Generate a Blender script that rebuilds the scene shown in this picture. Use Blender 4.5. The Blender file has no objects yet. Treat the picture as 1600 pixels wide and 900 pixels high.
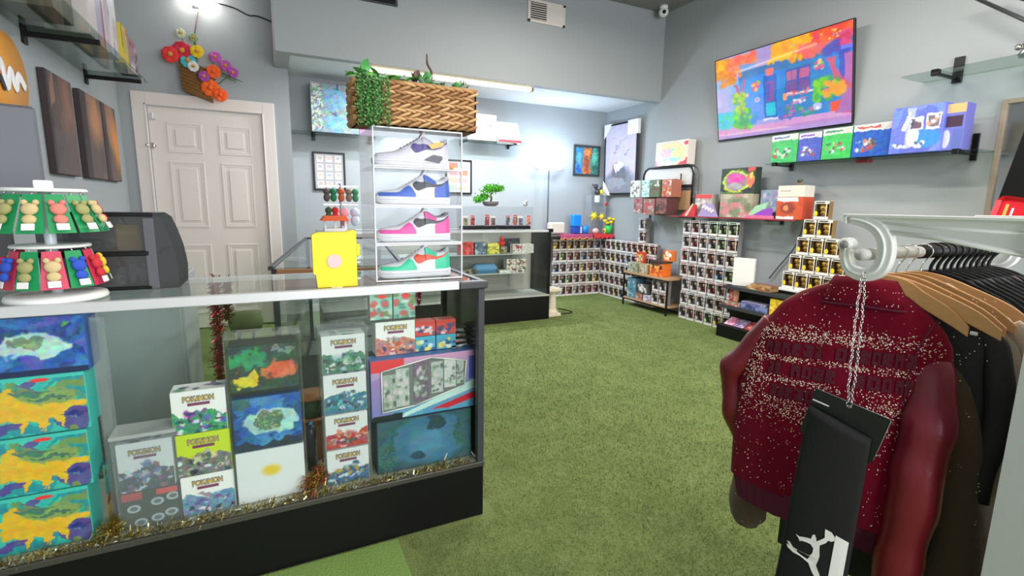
import bpy, bmesh, math, random
import numpy as np
from mathutils import Vector, Matrix, noise
random.seed(7)
PI = math.pi
SC = bpy.context.scene
C = SC.collection
# ------------------------------------------------------------------ camera
cam = bpy.data.cameras.new('camera'); camo = bpy.data.objects.new('camera', cam); C.objects.link(camo)
YAW, PIT, ROL, CH, FPX = math.radians(26.1), math.radians(-9.52), math.radians(0.915), 1.30, 776.0
cF = Vector((math.sin(YAW)*math.cos(PIT), math.cos(YAW)*math.cos(PIT), math.sin(PIT)))
cr = Vector((math.cos(YAW), -math.sin(YAW), 0)); cu = cr.cross(cF)
cR = cr*math.cos(ROL) + cu*math.sin(ROL); cU = -cr*math.sin(ROL) + cu*math.cos(ROL)
camo.matrix_world = Matrix(((cR.x, cU.x, -cF.x, 0), (cR.y, cU.y, -cF.y, 0), (cR.z, cU.z, -cF.z, CH), (0, 0, 0, 1)))
cam.sensor_width = 36; cam.lens = FPX*36/1600; cam.clip_start = 0.02
SC.camera = camo
# ------------------------------------------------------------------ world, exposure
wd = bpy.data.worlds.new('world'); SC.world = wd; wd.use_nodes = True
wd.node_tree.nodes['Background'].inputs[0].default_value = (0.8, 0.9, 1, 1)
wd.node_tree.nodes['Background'].inputs[1].default_value = 0.3
vs = SC.view_settings; vs.view_transform = 'Standard'; vs.look = 'None'; vs.gamma = 1; vs.exposure = 0.1
SC.cycles.transparent_max_bounces = 40; SC.cycles.max_bounces = 8
def area(loc, rot, sx, sy, power, col=(1, 1, 1), name='ceiling_lamp_light'):
    l = bpy.data.lights.new(name, 'AREA'); l.shape = 'RECTANGLE'; l.size = sx; l.size_y = sy; l.energy = power; l.color = col
    o = bpy.data.objects.new(name, l); C.objects.link(o); o.location = loc; o.rotation_euler = rot
    return o
def point(loc, r, power, col=(1, 1, 1), name='bulb_light'):
    l = bpy.data.lights.new(name, 'POINT'); l.shadow_soft_size = r; l.energy = power; l.color = col
    o = bpy.data.objects.new(name, l); C.objects.link(o); o.location = loc
    return o
L_ALC = 85; L_TORCH = 12; L_DOOR = 2
TUBES = [(1.0, -0.9, 34), (1.4, 1.5, 14), (3.1, -0.9, 64), (3.1, 1.5, 52), (2.5, 3.3, 66)]
for tx, ty, tp in TUBES:
    area((tx, ty, 3.42), (0, 0, 0), 0.16, 1.2, tp, (1, 0.94, 0.85))
area((1.9, 5.36, 2.575), (0, 0, 0), 1.7, 0.06, L_ALC, (0.86, 0.93, 1))
for tx in (3.37, 3.73): point((tx, 5.93, 1.95), 0.05, L_TORCH, (0.62, 0.80, 1))
point((-0.44, 5.58, 3.16), 0.05, L_DOOR, (1, 0.97, 0.9))
area((1.8, -2.7, 1.7), (PI/2, 0, 0), 3.4, 2.0, 230, (0.92, 0.93, 1), 'added_front_fill')  # added fill from behind the camera; the front wall has no window
# ------------------------------------------------------------------ materials
def lin(c):
    r = []
    for v in c[:3]:
        v = v/255.0
        r.append(v/12.92 if v <= 0.04045 else ((v+0.055)/1.055)**2.4)
    return tuple(r)+(1,)
MATS = {}
def M(name, col, rough=0.5, metal=0.0, bump=0.0, bscale=60, var=0.0, spec=0.5, sheen=0, coat=0, stretch=None):
    if name in MATS: return MATS[name]
    m = bpy.data.materials.new(name); m.use_nodes = True; nt = m.node_tree; b = nt.nodes['Principled BSDF']
    c = lin(col)
    b.inputs['Base Color'].default_value = c; b.inputs['Roughness'].default_value = rough; b.inputs['Metallic'].default_value = metal
    b.inputs['Specular IOR Level'].default_value = spec; b.inputs['Sheen Weight'].default_value = sheen; b.inputs['Coat Weight'].default_value = coat
    if bump or var:
        tc = nt.nodes.new('ShaderNodeTexCoord'); mp = nt.nodes.new('ShaderNodeMapping'); nz = nt.nodes.new('ShaderNodeTexNoise')
        nt.links.new(tc.outputs['Object'], mp.inputs[0]); nt.links.new(mp.outputs[0], nz.inputs['Vector'])
        if stretch: mp.inputs['Scale'].default_value = stretch
        nz.inputs['Scale'].default_value = bscale; nz.inputs['Detail'].default_value = 4
        if var:
            mx = nt.nodes.new('ShaderNodeMix'); mx.data_type = 'RGBA'
            mx.inputs[6].default_value = tuple(x*(1-var) for x in c[:3])+(1,)
            mx.inputs[7].default_value = tuple(min(1, x*(1+var)) for x in c[:3])+(1,)
            nt.links.new(nz.outputs['Fac'], mx.inputs[0]); nt.links.new(mx.outputs[2], b.inputs['Base Color'])
        if bump:
            bp = nt.nodes.new('ShaderNodeBump'); bp.inputs['Strength'].default_value = bump; bp.inputs['Distance'].default_value = 0.01
            nt.links.new(nz.outputs['Fac'], bp.inputs['Height']); nt.links.new(bp.outputs[0], b.inputs['Normal'])
    MATS[name] = m; return m
def emis(name, col, s):
    if name in MATS: return MATS[name]
    m = bpy.data.materials.new(name); m.use_nodes = True; b = m.node_tree.nodes['Principled BSDF']
    b.inputs['Base Color'].default_value = (0.8, 0.8, 0.8, 1)
    b.inputs['Emission Color'].default_value = lin(col); b.inputs['Emission Strength'].default_value = s
    MATS[name] = m; return m
def thin(name, tint=(240, 246, 244), ior=1.45, haze=0.0, rough=0.02):
    m = bpy.data.materials.new(name); m.use_nodes = True; nt = m.node_tree; nt.nodes.clear()
    o = nt.nodes.new('ShaderNodeOutputMaterial'); t = nt.nodes.new('ShaderNodeBsdfTransparent'); g = nt.nodes.new('ShaderNodeBsdfGlossy')
    mx = nt.nodes.new('ShaderNodeMixShader'); fr = nt.nodes.new('ShaderNodeFresnel'); fr.inputs[0].default_value = ior
    t.inputs[0].default_value = lin(tint); g.inputs['Roughness'].default_value = rough
    ge = nt.nodes.new('ShaderNodeNewGeometry'); su = nt.nodes.new('ShaderNodeMath'); su.operation = 'SUBTRACT'; su.inputs[0].default_value = 1; mu = nt.nodes.new('ShaderNodeMath'); mu.operation = 'MULTIPLY'
    nt.links.new(ge.outputs['Backfacing'], su.inputs[1]); nt.links.new(su.outputs[0], mu.inputs[0]); nt.links.new(fr.outputs[0], mu.inputs[1])
    nt.links.new(mu.outputs[0], mx.inputs[0]); nt.links.new(t.outputs[0], mx.inputs[1]); nt.links.new(g.outputs[0], mx.inputs[2])
    last = mx
    if haze:
        d = nt.nodes.new('ShaderNodeBsdfDiffuse'); d.inputs[0].default_value = (0.9, 0.92, 0.93, 1); m2 = nt.nodes.new('ShaderNodeMixShader')
        m2.inputs[0].default_value = haze; nt.links.new(mx.outputs[0], m2.inputs[1]); nt.links.new(d.outputs[0], m2.inputs[2]); last = m2
    nt.links.new(last.outputs[0], o.inputs[0]); MATS[name] = m; return m
def printmat(name, rough=0.35, em=0.0, coat=0.0):
    m = bpy.data.materials.new(name); m.use_nodes = True; nt = m.node_tree; b = nt.nodes['Principled BSDF']
    a = nt.nodes.new('ShaderNodeAttribute'); a.attribute_name = 'ink'
    b.inputs['Roughness'].default_value = rough; b.inputs['Coat Weight'].default_value = coat
    if em:
        b.inputs['Base Color'].default_value = (0.01, 0.01, 0.01, 1)
        nt.links.new(a.outputs['Color'], b.inputs['Emission Color']); b.inputs['Emission Strength'].default_value = em
    else: nt.links.new(a.outputs['Color'], b.inputs['Base Color'])
    MATS[name] = m; return m
GLASS = thin('case_glass', (250, 253, 251), 1.38); ACR = thin('clear_acrylic', (250, 251, 252), 1.3, 0.012); FILM = thin('window_film', (249, 249, 250), 1.2)
ACRH = thin('milky_acrylic', (244, 246, 248), 1.35, 0.07)
PRINT = printmat('printed_card', 0.35, 0, 0.2); PRINTM = printmat('printed_matte', 0.7); PRINTG = printmat('printed_under_glass', 0.15, 0, 0.5); SCREEN = printmat('lit_screen', 0.12, 1.0, 1.0)
wallm = M('grey_wall_paint', (160, 165, 168), 0.65, bump=0.05, bscale=180, var=0.02)
ceilm = M('dark_ceiling', (128, 127, 126), 0.8, bump=0.2, bscale=40)
whitec = M('alcove_ceiling_white', (226, 228, 232), 0.6)
doorm = M('door_white_paint', (226, 217, 210), 0.4)
trimm = M('trim_white_paint', (222, 214, 208), 0.4)
black = M('black_laminate', (9, 9, 10), 0.45, spec=.3); blackm = M('black_metal', (20, 20, 22), 0.4, 0.3); dkgrey = M('dark_grey_plastic', (58, 60, 64), 0.4)
alu = M('brushed_aluminium', (206, 208, 208), 0.35, 0.25); chrome = M('chrome_steel', (215, 213, 210), 0.15, 1.0)
white = M('white_plastic', (234, 236, 232), 0.35); cardw = M('white_card', (236, 234, 232), 0.5)
woodl = M('beech_wood', (196, 146, 92), 0.45, bump=0.1, bscale=30, var=0.12, stretch=(1, 8, 8)); woodm = M('brown_wood', (168, 116, 76), 0.45, bump=0.05, bscale=12, var=0.15, stretch=(1, 9, 9))
# ------------------------------------------------------------------ mesh builder
class MB:
    def __init__(s): s.v = []; s.f = []; s.m = []; s.mats = []; s.sm = []
    def mi(s, m):
        if m not in s.mats: s.mats.append(m)
        return s.mats.index(m)
    def add(s, vs_, fs, m, smooth=False):
        k = len(s.v); s.v += [tuple(p) for p in vs_]; i = s.mi(m)
        for f in fs: s.f.append(tuple(k+q for q in f)); s.m.append(i); s.sm.append(smooth)
        return s
    def box(s, x0, y0, z0, x1, y1, z1, m, rot=None):
        p = [(x0, y0, z0), (x1, y0, z0), (x1, y1, z0), (x0, y1, z0), (x0, y0, z1), (x1, y0, z1), (x1, y1, z1), (x0, y1, z1)]
        if rot: p = [rot @ Vector(q) for q in p]
        return s.add(p, [(0, 3, 2, 1), (4, 5, 6, 7), (0, 1, 5, 4), (1, 2, 6, 5), (2, 3, 7, 6), (3, 0, 4, 7)], m)
    def cbox(s, x0, y0, z0, x1, y1, z1, m, c=0.002, rot=None):
        X, Y, Z = (x0, x1), (y0, y1), (z0, z1); vs_ = []; idx = {}
        for i in (0, 1):
            for j in (0, 1):
                for k in (0, 1):
                    dx, dy, dz = (1-2*i)*c, (1-2*j)*c, (1-2*k)*c
                    for a, p in enumerate(((X[i], Y[j]+dy, Z[k]+dz), (X[i]+dx, Y[j], Z[k]+dz), (X[i]+dx, Y[j]+dy, Z[k]))):
                        idx[i, j, k, a] = len(vs_); vs_.append(p)
        I = idx; fs = []
        for i in (0, 1):
            f = [I[i, 0, 0, 0], I[i, 1, 0, 0], I[i, 1, 1, 0], I[i, 0, 1, 0]]; fs.append(f if i else f[::-1])
            f = [I[0, i, 0, 1], I[1, i, 0, 1], I[1, i, 1, 1], I[0, i, 1, 1]]; fs.append(f[::-1] if i else f)
            f = [I[0, 0, i, 2], I[1, 0, i, 2], I[1, 1, i, 2], I[0, 1, i, 2]]; fs.append(f if i else f[::-1])
            for j in (0, 1):
                fs.append([I[i, j, 0, 0], I[i, j, 1, 0], I[i, j, 1, 1], I[i, j, 0, 1]])
                fs.append([I[i, 0, j, 0], I[i, 1, j, 0], I[i, 1, j, 2], I[i, 0, j, 2]])
                fs.append([I[0, i, j, 1], I[1, i, j, 1], I[1, i, j, 2], I[0, i, j, 2]])
                for k in (0, 1): fs.append([I[i, j, k, 0], I[i, j, k, 1], I[i, j, k, 2]])
        if rot: vs_ = [rot @ Vector(q) for q in vs_]
        return s.add(vs_, fs, m)
    def lathe(s, prof, m, n=20, c=(0, 0, 0), sx=1, sy=1, smooth=True):
        vs_ = []; fs = []
        for r, z in prof:
            for i in range(n):
                a = 2*PI*i/n; vs_.append((c[0]+r*math.cos(a)*sx, c[1]+r*math.sin(a)*sy, c[2]+z))
        for j in range(len(prof)-1):
            for i in range(n):
                k = (i+1) % n; fs.append((j*n+i, j*n+k, (j+1)*n+k, (j+1)*n+i))
        fs.append(tuple(range(n))[::-1]); fs.append(tuple((len(prof)-1)*n+i for i in range(n)))
        return s.add(vs_, fs, m, smooth)
    def ball(s, c, r, m, n=10, k=7, sc=(1, 1, 1), rot=None):
        pr = [(0.02*r+r*math.sin(PI*i/k)*0.98, -r*math.cos(PI*i/k)) for i in range(k+1)]
        b = MB(); b.lathe(pr, m, n); vs_ = [Vector((p[0]*sc[0], p[1]*sc[1], p[2]*sc[2])) for p in b.v]
        if rot: vs_ = [rot @ p for p in vs_]
        return s.add([p+Vector(c) for p in vs_], b.f, m, True)
    def tube(s, pts, rad, m, n=8, closed=False, flat=1.0, up=None, nz=0, seed=0):
        pts = [Vector(p) for p in pts]; N = len(pts); rad = [lerpk([(j/(len(rad)-1), q) for j, q in enumerate(rad)], i/(N-1)) for i in range(N)] if isinstance(rad, (list, tuple)) else [rad]*N
        vs_ = []; fs = []; side = None
        for i, p in enumerate(pts):
            a = pts[(i-1) % N] if (closed or i) else p; b = pts[(i+1) % N] if (closed or i < N-1) else p
            t = (b-a).normalized()
            if side is None:
                ref = Vector(up) if up else (Vector((0, 0, 1)) if abs(t.z) < 0.9 else Vector((1, 0, 0)))
                side = t.cross(ref).normalized()
            side = (side - t*side.dot(t)).normalized(); w = t.cross(side)
            for k in range(n):
                an = 2*PI*k/n; r = rad[i]
                q = p + side*math.cos(an)*r + w*math.sin(an)*r*flat
                if nz: q += (q-p)*nz*noise.noise(q*11+Vector((seed, 0, 0)))
                vs_.append(q)
        M_ = N if closed else N-1
        for i in range(M_):
            for k in range(n):
                a = i*n+k; b = i*n+(k+1) % n; j = (i+1) % N; fs.append((a, b, j*n+(k+1) % n, j*n+k))
        if not closed: fs.append(tuple(range(n))[::-1]); fs.append(tuple((N-1)*n+k for k in range(n)))
        return s.add(vs_, fs, m, True)
    def bar(s, a, b, r, m, n=6): return s.tube([a, b], r, m, n)
    def prism(s, poly, y0, y1, m, f=None):
        n = len(poly); vs_ = [(x, y0, z) for x, z in poly]+[(x, y1, z) for x, z in poly]
        if f: vs_ = [f(*p) for p in vs_]
        fs = [tuple(range(n)), tuple(range(n, 2*n))[::-1]]+[(i, i+n, (i+1) % n+n, (i+1) % n) for i in range(n)]
        return s.add(vs_, fs, m)
    def mesh(s, name):
        me = bpy.data.meshes.new(name); me.from_pydata(s.v, [], s.f)
        for m in s.mats: me.materials.append(m)
        me.polygons.foreach_set('material_index', s.m); me.polygons.foreach_set('use_smooth', s.sm)
        me.update(); return me
    def obj(s, name, parent=None, loc=None, rz=0): return mobj(name, s.mesh(name), parent, loc, rz)
def mobj(name, me, parent=None, loc=None, rz=0, label=None):
    o = bpy.data.objects.new(name, me); C.objects.link(o)
    if parent: o.parent = parent
    if loc is not None: o.location = loc
    if rz: o.rotation_euler.z = rz
    if label: o['label'] = label
    return o
def tag(o, label, cat, group=None, kind=None):
    o['label'] = label; o['category'] = cat
    if group: o['group'] = group
    if kind: o['kind'] = kind
    return o
def thing(name, label, cat, loc=(0, 0, 0), rz=0, group=None, rot=None):
    o = bpy.data.objects.new(name, None); C.objects.link(o); o.empty_display_size = 0.05
    o.location = loc; o.rotation_euler = rot if rot else (0, 0, rz)
    return tag(o, label, cat, group)
def struct(o): o['kind'] = 'structure'; return o
KIDS = {}
def dup(o, parent=None):
    c = o.copy(); C.objects.link(c)
    if parent is not None: c.parent = parent
    for ch in list(o.children): dup(ch, c)
    return c
def recalc(o):
    bm = bmesh.new(); bm.from_mesh(o.data); bmesh.ops.recalc_face_normals(bm, faces=bm.faces); bm.to_mesh(o.data); bm.free(); return o
def catmull(P, n=6):
    P = [Vector(p) for p in P]; Q = [2*P[0]-P[1]]+P+[2*P[-1]-P[-2]]; out = []
    for i in range(1, len(Q)-2):
        for k in range(n):
            t = k/n; a, b, c, d = Q[i-1:i+3]
            out.append(0.5*((2*b)+(c-a)*t+(2*a-5*b+4*c-d)*t*t+(3*b-a-3*c+d)*t**3))
    out.append(P[-1]); return out
def lerpk(ks, x):
    for (a, va), (b, vb) in zip(ks, ks[1:]):
        if x <= b: t = max(0, (x-a)/(b-a)); return va+(vb-va)*t
    return ks[-1][1]
# ------------------------------------------------------------------ flat prints painted on a colour grid
class Cv:
    def __init__(s, w, h, bg):
        s.w, s.h = w, h; s.a = np.zeros((h, w, 3)); s.a[:] = bg
        s.X, s.Y = np.meshgrid((np.arange(w)+.5)/w, (np.arange(h)+.5)/h); s.r = np.random.RandomState(w*31+h)
    def seed(s, k): s.r = np.random.RandomState(k); return s
    def put(s, m, c, al=1.0):
        m = m*al; s.a = s.a*(1-m[..., None])+np.array(c, float)*m[..., None]; return s
    def rect(s, x0, y0, x1, y1, c, al=1.0): return s.put(((s.X >= x0) & (s.X <= x1) & (s.Y >= y0) & (s.Y <= y1))*1.0, c, al)
    def ell(s, x, y, rx, ry, c, al=1.0, soft=0.15):
        d = np.sqrt(((s.X-x)/rx)**2+((s.Y-y)/ry)**2); return s.put(np.clip((1-d)/soft+.5, 0, 1), c, al)
    def poly(s, P, c, al=1.0):
        m = np.zeros_like(s.X, bool); n = len(P)
        for i in range(n):
            (x0, y0), (x1, y1) = P[i], P[(i+1) % n]
            if y0 == y1: continue
            k = ((s.Y >= min(y0, y1)) & (s.Y < max(y0, y1))) & (s.X < (x1-x0)*(s.Y-y0)/(y1-y0)+x0); m ^= k
        return s.put(m*1.0, c, al)
    def noise(s, k, ph):
        v = 0
        for q in range(4):
            r = s.r; a, b = r.uniform(-k, k, 2)*(1+q*.6); v = v+np.sin(a*s.X*6+b*s.Y*6+r.uniform(0, 6)+2*np.sin(b*s.X*4-a*s.Y*3+ph))/(1+q*.5)
        return v
    def swirl(s, cols, k=1.2, box=None, al=0.9, lim=0.35):
        bx = np.ones_like(s.X) if box is None else ((s.X > box[0]) & (s.Y > box[1]) & (s.X < box[2]) & (s.Y < box[3]))*1.0
        for i, c in enumerate(cols): s.put((s.noise(k, i) > lim)*bx, c, al)
        return s
    def blobs(s, n, cols, box, r0, r1, al=0.9):
        for i in range(n):
            s.ell(s.r.uniform(box[0], box[2]), s.r.uniform(box[1], box[3]), s.r.uniform(r0, r1), s.r.uniform(r0, r1)*s.w/s.h*0.8, cols[s.r.randint(len(cols))], al, .6)
        return s
    def grad(s, c0, c1):
        s.a = np.array(c0, float)*(1-s.Y[..., None])+np.array(c1, float)*s.Y[..., None]; return s
    def warp(s, amp=.03, k=1.6, seed=1):
        o = s.r; s.r = np.random.RandomState(seed); dx = s.noise(k, 0)*amp*.6; dy = s.noise(k, 1)*amp*.6; dx2 = s.noise(k*4, 2)*amp*.25; dy2 = s.noise(k*4, 3)*amp*.25; s.r = o
        ix = np.clip(((s.X+dx+dx2)*s.w).astype(int), 0, s.w-1); iy = np.clip(((s.Y+dy+dy2)*s.h).astype(int), 0, s.h-1); s.a = s.a[iy, ix]; return s
    def mottle(s, amt=22, k=4, box=None):
        bx = 1.0 if box is None else ((s.X > box[0]) & (s.Y > box[1]) & (s.X < box[2]) & (s.Y < box[3]))*1.0
        for ch in range(3): s.a[..., ch] = np.clip(s.a[..., ch]+(s.noise(k, ch)*.35+s.noise(k*2.2, ch+2)*.25)*amt*bx, 0, 255)
        return s
    def speck(s, amt=8):
        s.a = np.clip(s.a+s.r.normal(0, amt, s.a.shape[:2])[..., None], 0, 255); return s
def print_mesh(cv, w, h, mat, name='printed_face', fn=None):
    W, H = cv.w, cv.h; xs = np.linspace(-w/2, w/2, W); zs = np.linspace(h, 0, H); gx, gz = np.meshgrid(xs, zs)
    co = np.stack([gx, np.zeros_like(gx), gz], -1).reshape(-1, 3)
    if fn: co = np.array([fn(*p) for p in co])
    i = np.arange(W*H).reshape(H, W); q = np.stack([i[1:, :-1], i[1:, 1:], i[:-1, 1:], i[:-1, :-1]], -1).reshape(-1, 4)
    me = bpy.data.meshes.new(name); me.vertices.add(W*H); me.vertices.foreach_set('co', co.ravel())
    me.loops.add(q.size); me.loops.foreach_set('vertex_index', q.ravel()); me.polygons.add(len(q))
    me.polygons.foreach_set('loop_start', np.arange(len(q))*4); me.update(calc_edges=True)
    at_ = me.attributes.new('ink', 'FLOAT_COLOR', 'POINT'); a = np.clip(cv.a.reshape(-1, 3)/255, 0, 1)
    a = np.where(a <= 0.04045, a/12.92, ((a+0.055)/1.055)**2.4); a = np.concatenate([a, np.ones((len(a), 1))], 1)
    at_.data.foreach_set('color', a.ravel().astype(np.float32)); me.materials.append(mat); return me
TXT = {}
def text_mesh(body, size, mat, offset=0.0, extrude=0.0003, shear=0.0, width=None):
    k = (body, size, mat.name, offset, shear, width)
    if k in TXT: return TXT[k]
    cu_ = bpy.data.curves.new('t', 'FONT'); cu_.body = body; cu_.size = size; cu_.extrude = extrude; cu_.align_x = 'CENTER'; cu_.offset = offset; cu_.shear = shear; cu_.resolution_u = 3
    o = bpy.data.objects.new('t', cu_); C.objects.link(o); dg = bpy.context.evaluated_depsgraph_get(); me = bpy.data.meshes.new_from_object(o.evaluated_get(dg))
    bpy.data.objects.remove(o); me.transform(Matrix.Rotation(PI/2, 4, 'X'))
    if width:
        xs = [v.co.x for v in me.vertices]; s = width/(max(xs)-min(xs)); me.transform(Matrix.Diagonal((s, 1, 1, 1)))
    me.name = 'lettering'; me.materials.clear(); me.materials.append(mat); TXT[k] = me; return me
def letters(parent, body, size, mat, x, y, z, offset=0.0, shear=0, width=None, name='lettering'):
    return mobj(name, text_mesh(body, size, mat, offset, 0.0003, shear, width), parent, (x, y, z))
INKB = M('blue_ink', (40, 62, 120), 0.5); INKG = M('gold_ink', (206, 172, 84), 0.45); INKW = M('white_ink', (240, 240, 240), 0.5); INKR = M('red_ink', (176, 40, 46), 0.5); INKK = M('black_ink', (24, 24, 26), 0.5); INKP = M('mauve_ink', (128, 62, 96), 0.5)
def logo(parent, w, x, y, z, sub=True, subm=None):
    letters(parent, 'POKéMON', w*0.29, INKB, x, y, z-.002*w, 0.022*w, 0, w*1.03)
    letters(parent, 'POKéMON', w*0.28, INKG, x, y-0.0008, z, 0.006*w, 0, w)
    if sub:
        b = MB().box(x-w*.36, y-.0006, z-w*.17, x+w*.36, y, z-w*.06, subm or INKP); b.obj('title_strip', parent)
def carton(name, label, cat, loc, w, d, h, front=None, side=None, top=None, col=(235, 234, 232), rz=0, group=None, mat=PRINT, matb=None, tilt=0):
    """a card box: origin at the front bottom centre, front towards -y"""
    t = thing(name, label, cat, loc, rz, group)
    if tilt: t.rotation_euler.x = tilt
    m = matb or M('card_%d_%d_%d' % col, col, 0.5)
    MB().cbox(-w/2, 0, 0, w/2, d, h, m, min(.002, h*.1)).obj('carton', t)
    if front is not None: mobj('printed_front', print_mesh(front, w*.985, h*.985, mat), t, (0, -0.0008, h*.007))
    if side is not None:
        o = mobj('printed_side', print_mesh(side, d*.985, h*.985, mat), t, (-w/2-.0008, d/2, h*.007)); o.rotation_euler.z = -PI/2
    if top is not None:
        o = mobj('printed_top', print_mesh(top, w*.985, d*.985, mat), t, (0, d*.007, h+.0008)); o.rotation_euler.x = -PI/2
    return t
ORD = ['first', 'second', 'third', 'fourth', 'fifth', 'sixth', 'seventh', 'eighth', 'ninth', 'tenth', 'eleventh', 'twelfth']
# ================================================================== STRUCTURE
XL, XR, YF, YD, YS, ZC, ZS = -1.15, 4.6, 6.28, 5.80, 5.16, 3.67, 2.62
YB = -3.0
def turf_mat():
    m = bpy.data.materials.new('green_turf'); m.use_nodes = True; nt = m.node_tree; b = nt.nodes['Principled BSDF']; b.inputs['Roughness'].default_value = 0.95; b.inputs['Specular IOR Level'].default_value = 0.15
    tc = nt.nodes.new('ShaderNodeTexCoord'); n1 = nt.nodes.new('ShaderNodeTexNoise'); n1.inputs['Scale'].default_value = 4; n1.inputs['Detail'].default_value = 8; n1.inputs['Roughness'].default_value = .7
    n2 = nt.nodes.new('ShaderNodeTexNoise'); n2.inputs['Scale'].default_value = 140; n2.inputs['Detail'].default_value = 3
    cr_ = nt.nodes.new('ShaderNodeValToRGB'); cr_.color_ramp.elements[0].color = lin((88, 102, 55)); cr_.color_ramp.elements[0].position = .3; cr_.color_ramp.elements[1].color = lin((130, 144, 88)); cr_.color_ramp.elements[1].position = .7
    ad = nt.nodes.new('ShaderNodeMath'); ad.operation = 'MULTIPLY_ADD'; ad.inputs[1].default_value = .55
    nt.links.new(tc.outputs['Object'], n1.inputs['Vector']); nt.links.new(tc.outputs['Object'], n2.inputs['Vector'])
    m2 = nt.nodes.new('ShaderNodeMath'); m2.operation = 'MULTIPLY'; m2.inputs[1].default_value = .45
    nt.links.new(n2.outputs['Fac'], m2.inputs[0]); nt.links.new(n1.outputs['Fac'], ad.inputs[0]); nt.links.new(m2.outputs[0], ad.inputs[2]); nt.links.new(ad.outputs[0], cr_.inputs[0]); nt.links.new(cr_.outputs[0], b.inputs['Base Color'])
    bp = nt.nodes.new('ShaderNodeBump'); bp.inputs['Strength'].default_value = .8; bp.inputs['Distance'].default_value = .01; nt.links.new(n2.outputs['Fac'], bp.inputs['Height']); nt.links.new(bp.outputs[0], b.inputs['Normal'])
    return m
turf = turf_mat()
struct(MB().box(XL, YB, -.1, XR, YF+.1, 0, turf).obj('floor'))
struct(MB().box(XL-.1, YB, ZC, XR+.1, YF+.1, ZC+.1, ceilm).obj('ceiling'))
struct(MB().box(XR, YB, 0, XR+.1, YF+.1, ZC, wallm).obj('wall_right'))
struct(MB().box(XL-.1, YB, 0, XL, YD+.1, ZC, wallm).obj('wall_left'))
struct(MB().box(.27, YF, 0, XR, YF+.1, ZS+.06, wallm).obj('wall_far'))
w = MB().box(XL, YD, 0, -1.0, YD+.1, ZC, wallm).box(.06, YD, 0, .147, YD+.1, ZC, wallm).box(-1.0, YD, 2.21, .06, YD+.1, ZC, wallm)
w.box(.147, YD, 0, .27, YF+.1, 2.62, wallm)
struct(w.obj('wall_door'))
struct(MB().box(.147, YS, ZS, XR, YS+.10, ZC, wallm).box(.147, YS+.10, ZS+.045, .27, YF+.1, ZC, wallm).box(.27, YF, ZS+.06, XR, YF+.1, ZC, wallm).box(.147, YS+.1, ZS, .27, YD+.05, ZS+.045, wallm).obj('wall_bulkhead'))
struct(MB().box(.27, YS+.10, ZS+.045, XR, YF, ZS+.10, whitec).obj('trim_alcove_ceiling'))
struct(MB().box(XL, YB-.1, 0, XR, YB, ZC, wallm).obj('wall_front'))
# ceiling and bulkhead air grilles
v = thing('air_vent', 'white wall air vent with slats at its left half, high on the bulkhead', 'air vent', (2.895, YS, 3.385))
MB().cbox(-.235, -.02, -.115, .235, -.001, -.09, trimm).cbox(-.235, -.02, .09, .235, -.001, .115, trimm).cbox(-.235, -.02, -.115, -.205, -.001, .115, trimm).cbox(.205, -.02, -.115, .235, -.001, .115, trimm).box(.0, -.014, -.09, .205, -.001, .09, trimm).box(-.205, -.004, -.09, 0, -.001, .09, black).obj('vent_frame', v)
sl = MB().box(-.205, -.004, -.004, 0, .004, .004, trimm, rot=Matrix.Rotation(.5, 3, 'X')).mesh('slat')
for i in range(8): mobj('slat', sl, v, (0, -.009, -.078+i*.0222))
v = thing('dark_vent', 'dark return air opening at the top left of the bulkhead', 'air vent', (1.0, YS, 3.38))
MB().cbox(-.25, -.02, -.215, .245, -.001, -.2, dkgrey).cbox(.22, -.02, -.2, .245, -.001, .2, dkgrey).cbox(-.25, -.02, -.2, -.235, -.001, .2, dkgrey).box(-.235, -.006, -.2, .22, -.001, .2, black).obj('vent_frame', v)
sl = MB().box(-.235, -.006, -.008, .22, .002, .008, black, rot=Matrix.Rotation(.5, 3, 'X')).mesh('slat')
for i in range(12): mobj('slat', sl, v, (0, -.012, -.185+i*.033))
# door
d = struct(MB().cbox(-.945, YD+.012, .01, .005, YD+.05, 2.15, doorm, .003).obj('door_1'))
def molding(x0, x1, z0, z1):
    b = MB()
    for i, (e, y) in enumerate(((0, .000), (.018, .010))):
        e2 = e+.018
        y0 = YD+.0119-y*0-.006+i*.003
        b.cbox(x0+e, y0, z0+e, x1-e, YD+.013, z0+e2, doorm, .002).cbox(x0+e, y0, z1-e2, x1-e, YD+.013, z1-e, doorm, .002)
        b.cbox(x0+e, y0, z0+e2, x0+e2, YD+.013, z1-e2, doorm, .002).cbox(x1-e2, y0, z0+e2, x1-e, YD+.013, z1-e2, doorm, .002)
    b.cbox(x0+.065, YD+.004, z0+.065, x1-.065, YD+.013, z1-.065, doorm, .003)
    return b
for x0, x1 in ((-.81, -.525), (-.385, -.105)):
    for z0, z1 in ((1.74, 2.02), (1.03, 1.66), (.16, .86)): molding(x0, x1, z0, z1).obj('door_panel', d)
for z in (1.85, 1.1, .3): MB().cbox(.0, YD-.012, z-.05, .018, YD+.012, z+.05, alu, .003).lathe([(.006, -.055), (.006, .055)], alu, 8, (.009, YD-.012, z)).obj('hinge', d)
MB().cbox(-.99, YD-.012, 1.785, -.90, YD+.012, 1.80, chrome).cbox(-.935, YD-.03, 1.77, -.915, YD+.012, 1.82, chrome).ball((-.97, YD-.02, 1.792), .016, chrome).obj('door_latch', d)
MB().cbox(-.925, YD-.004, 2.03, -.905, YD+.012, 2.09, alu).cbox(-.925, YD-.02, 2.03, -.88, YD-.004, 2.04, alu).obj('door_hook', d)
b = MB()
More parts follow.
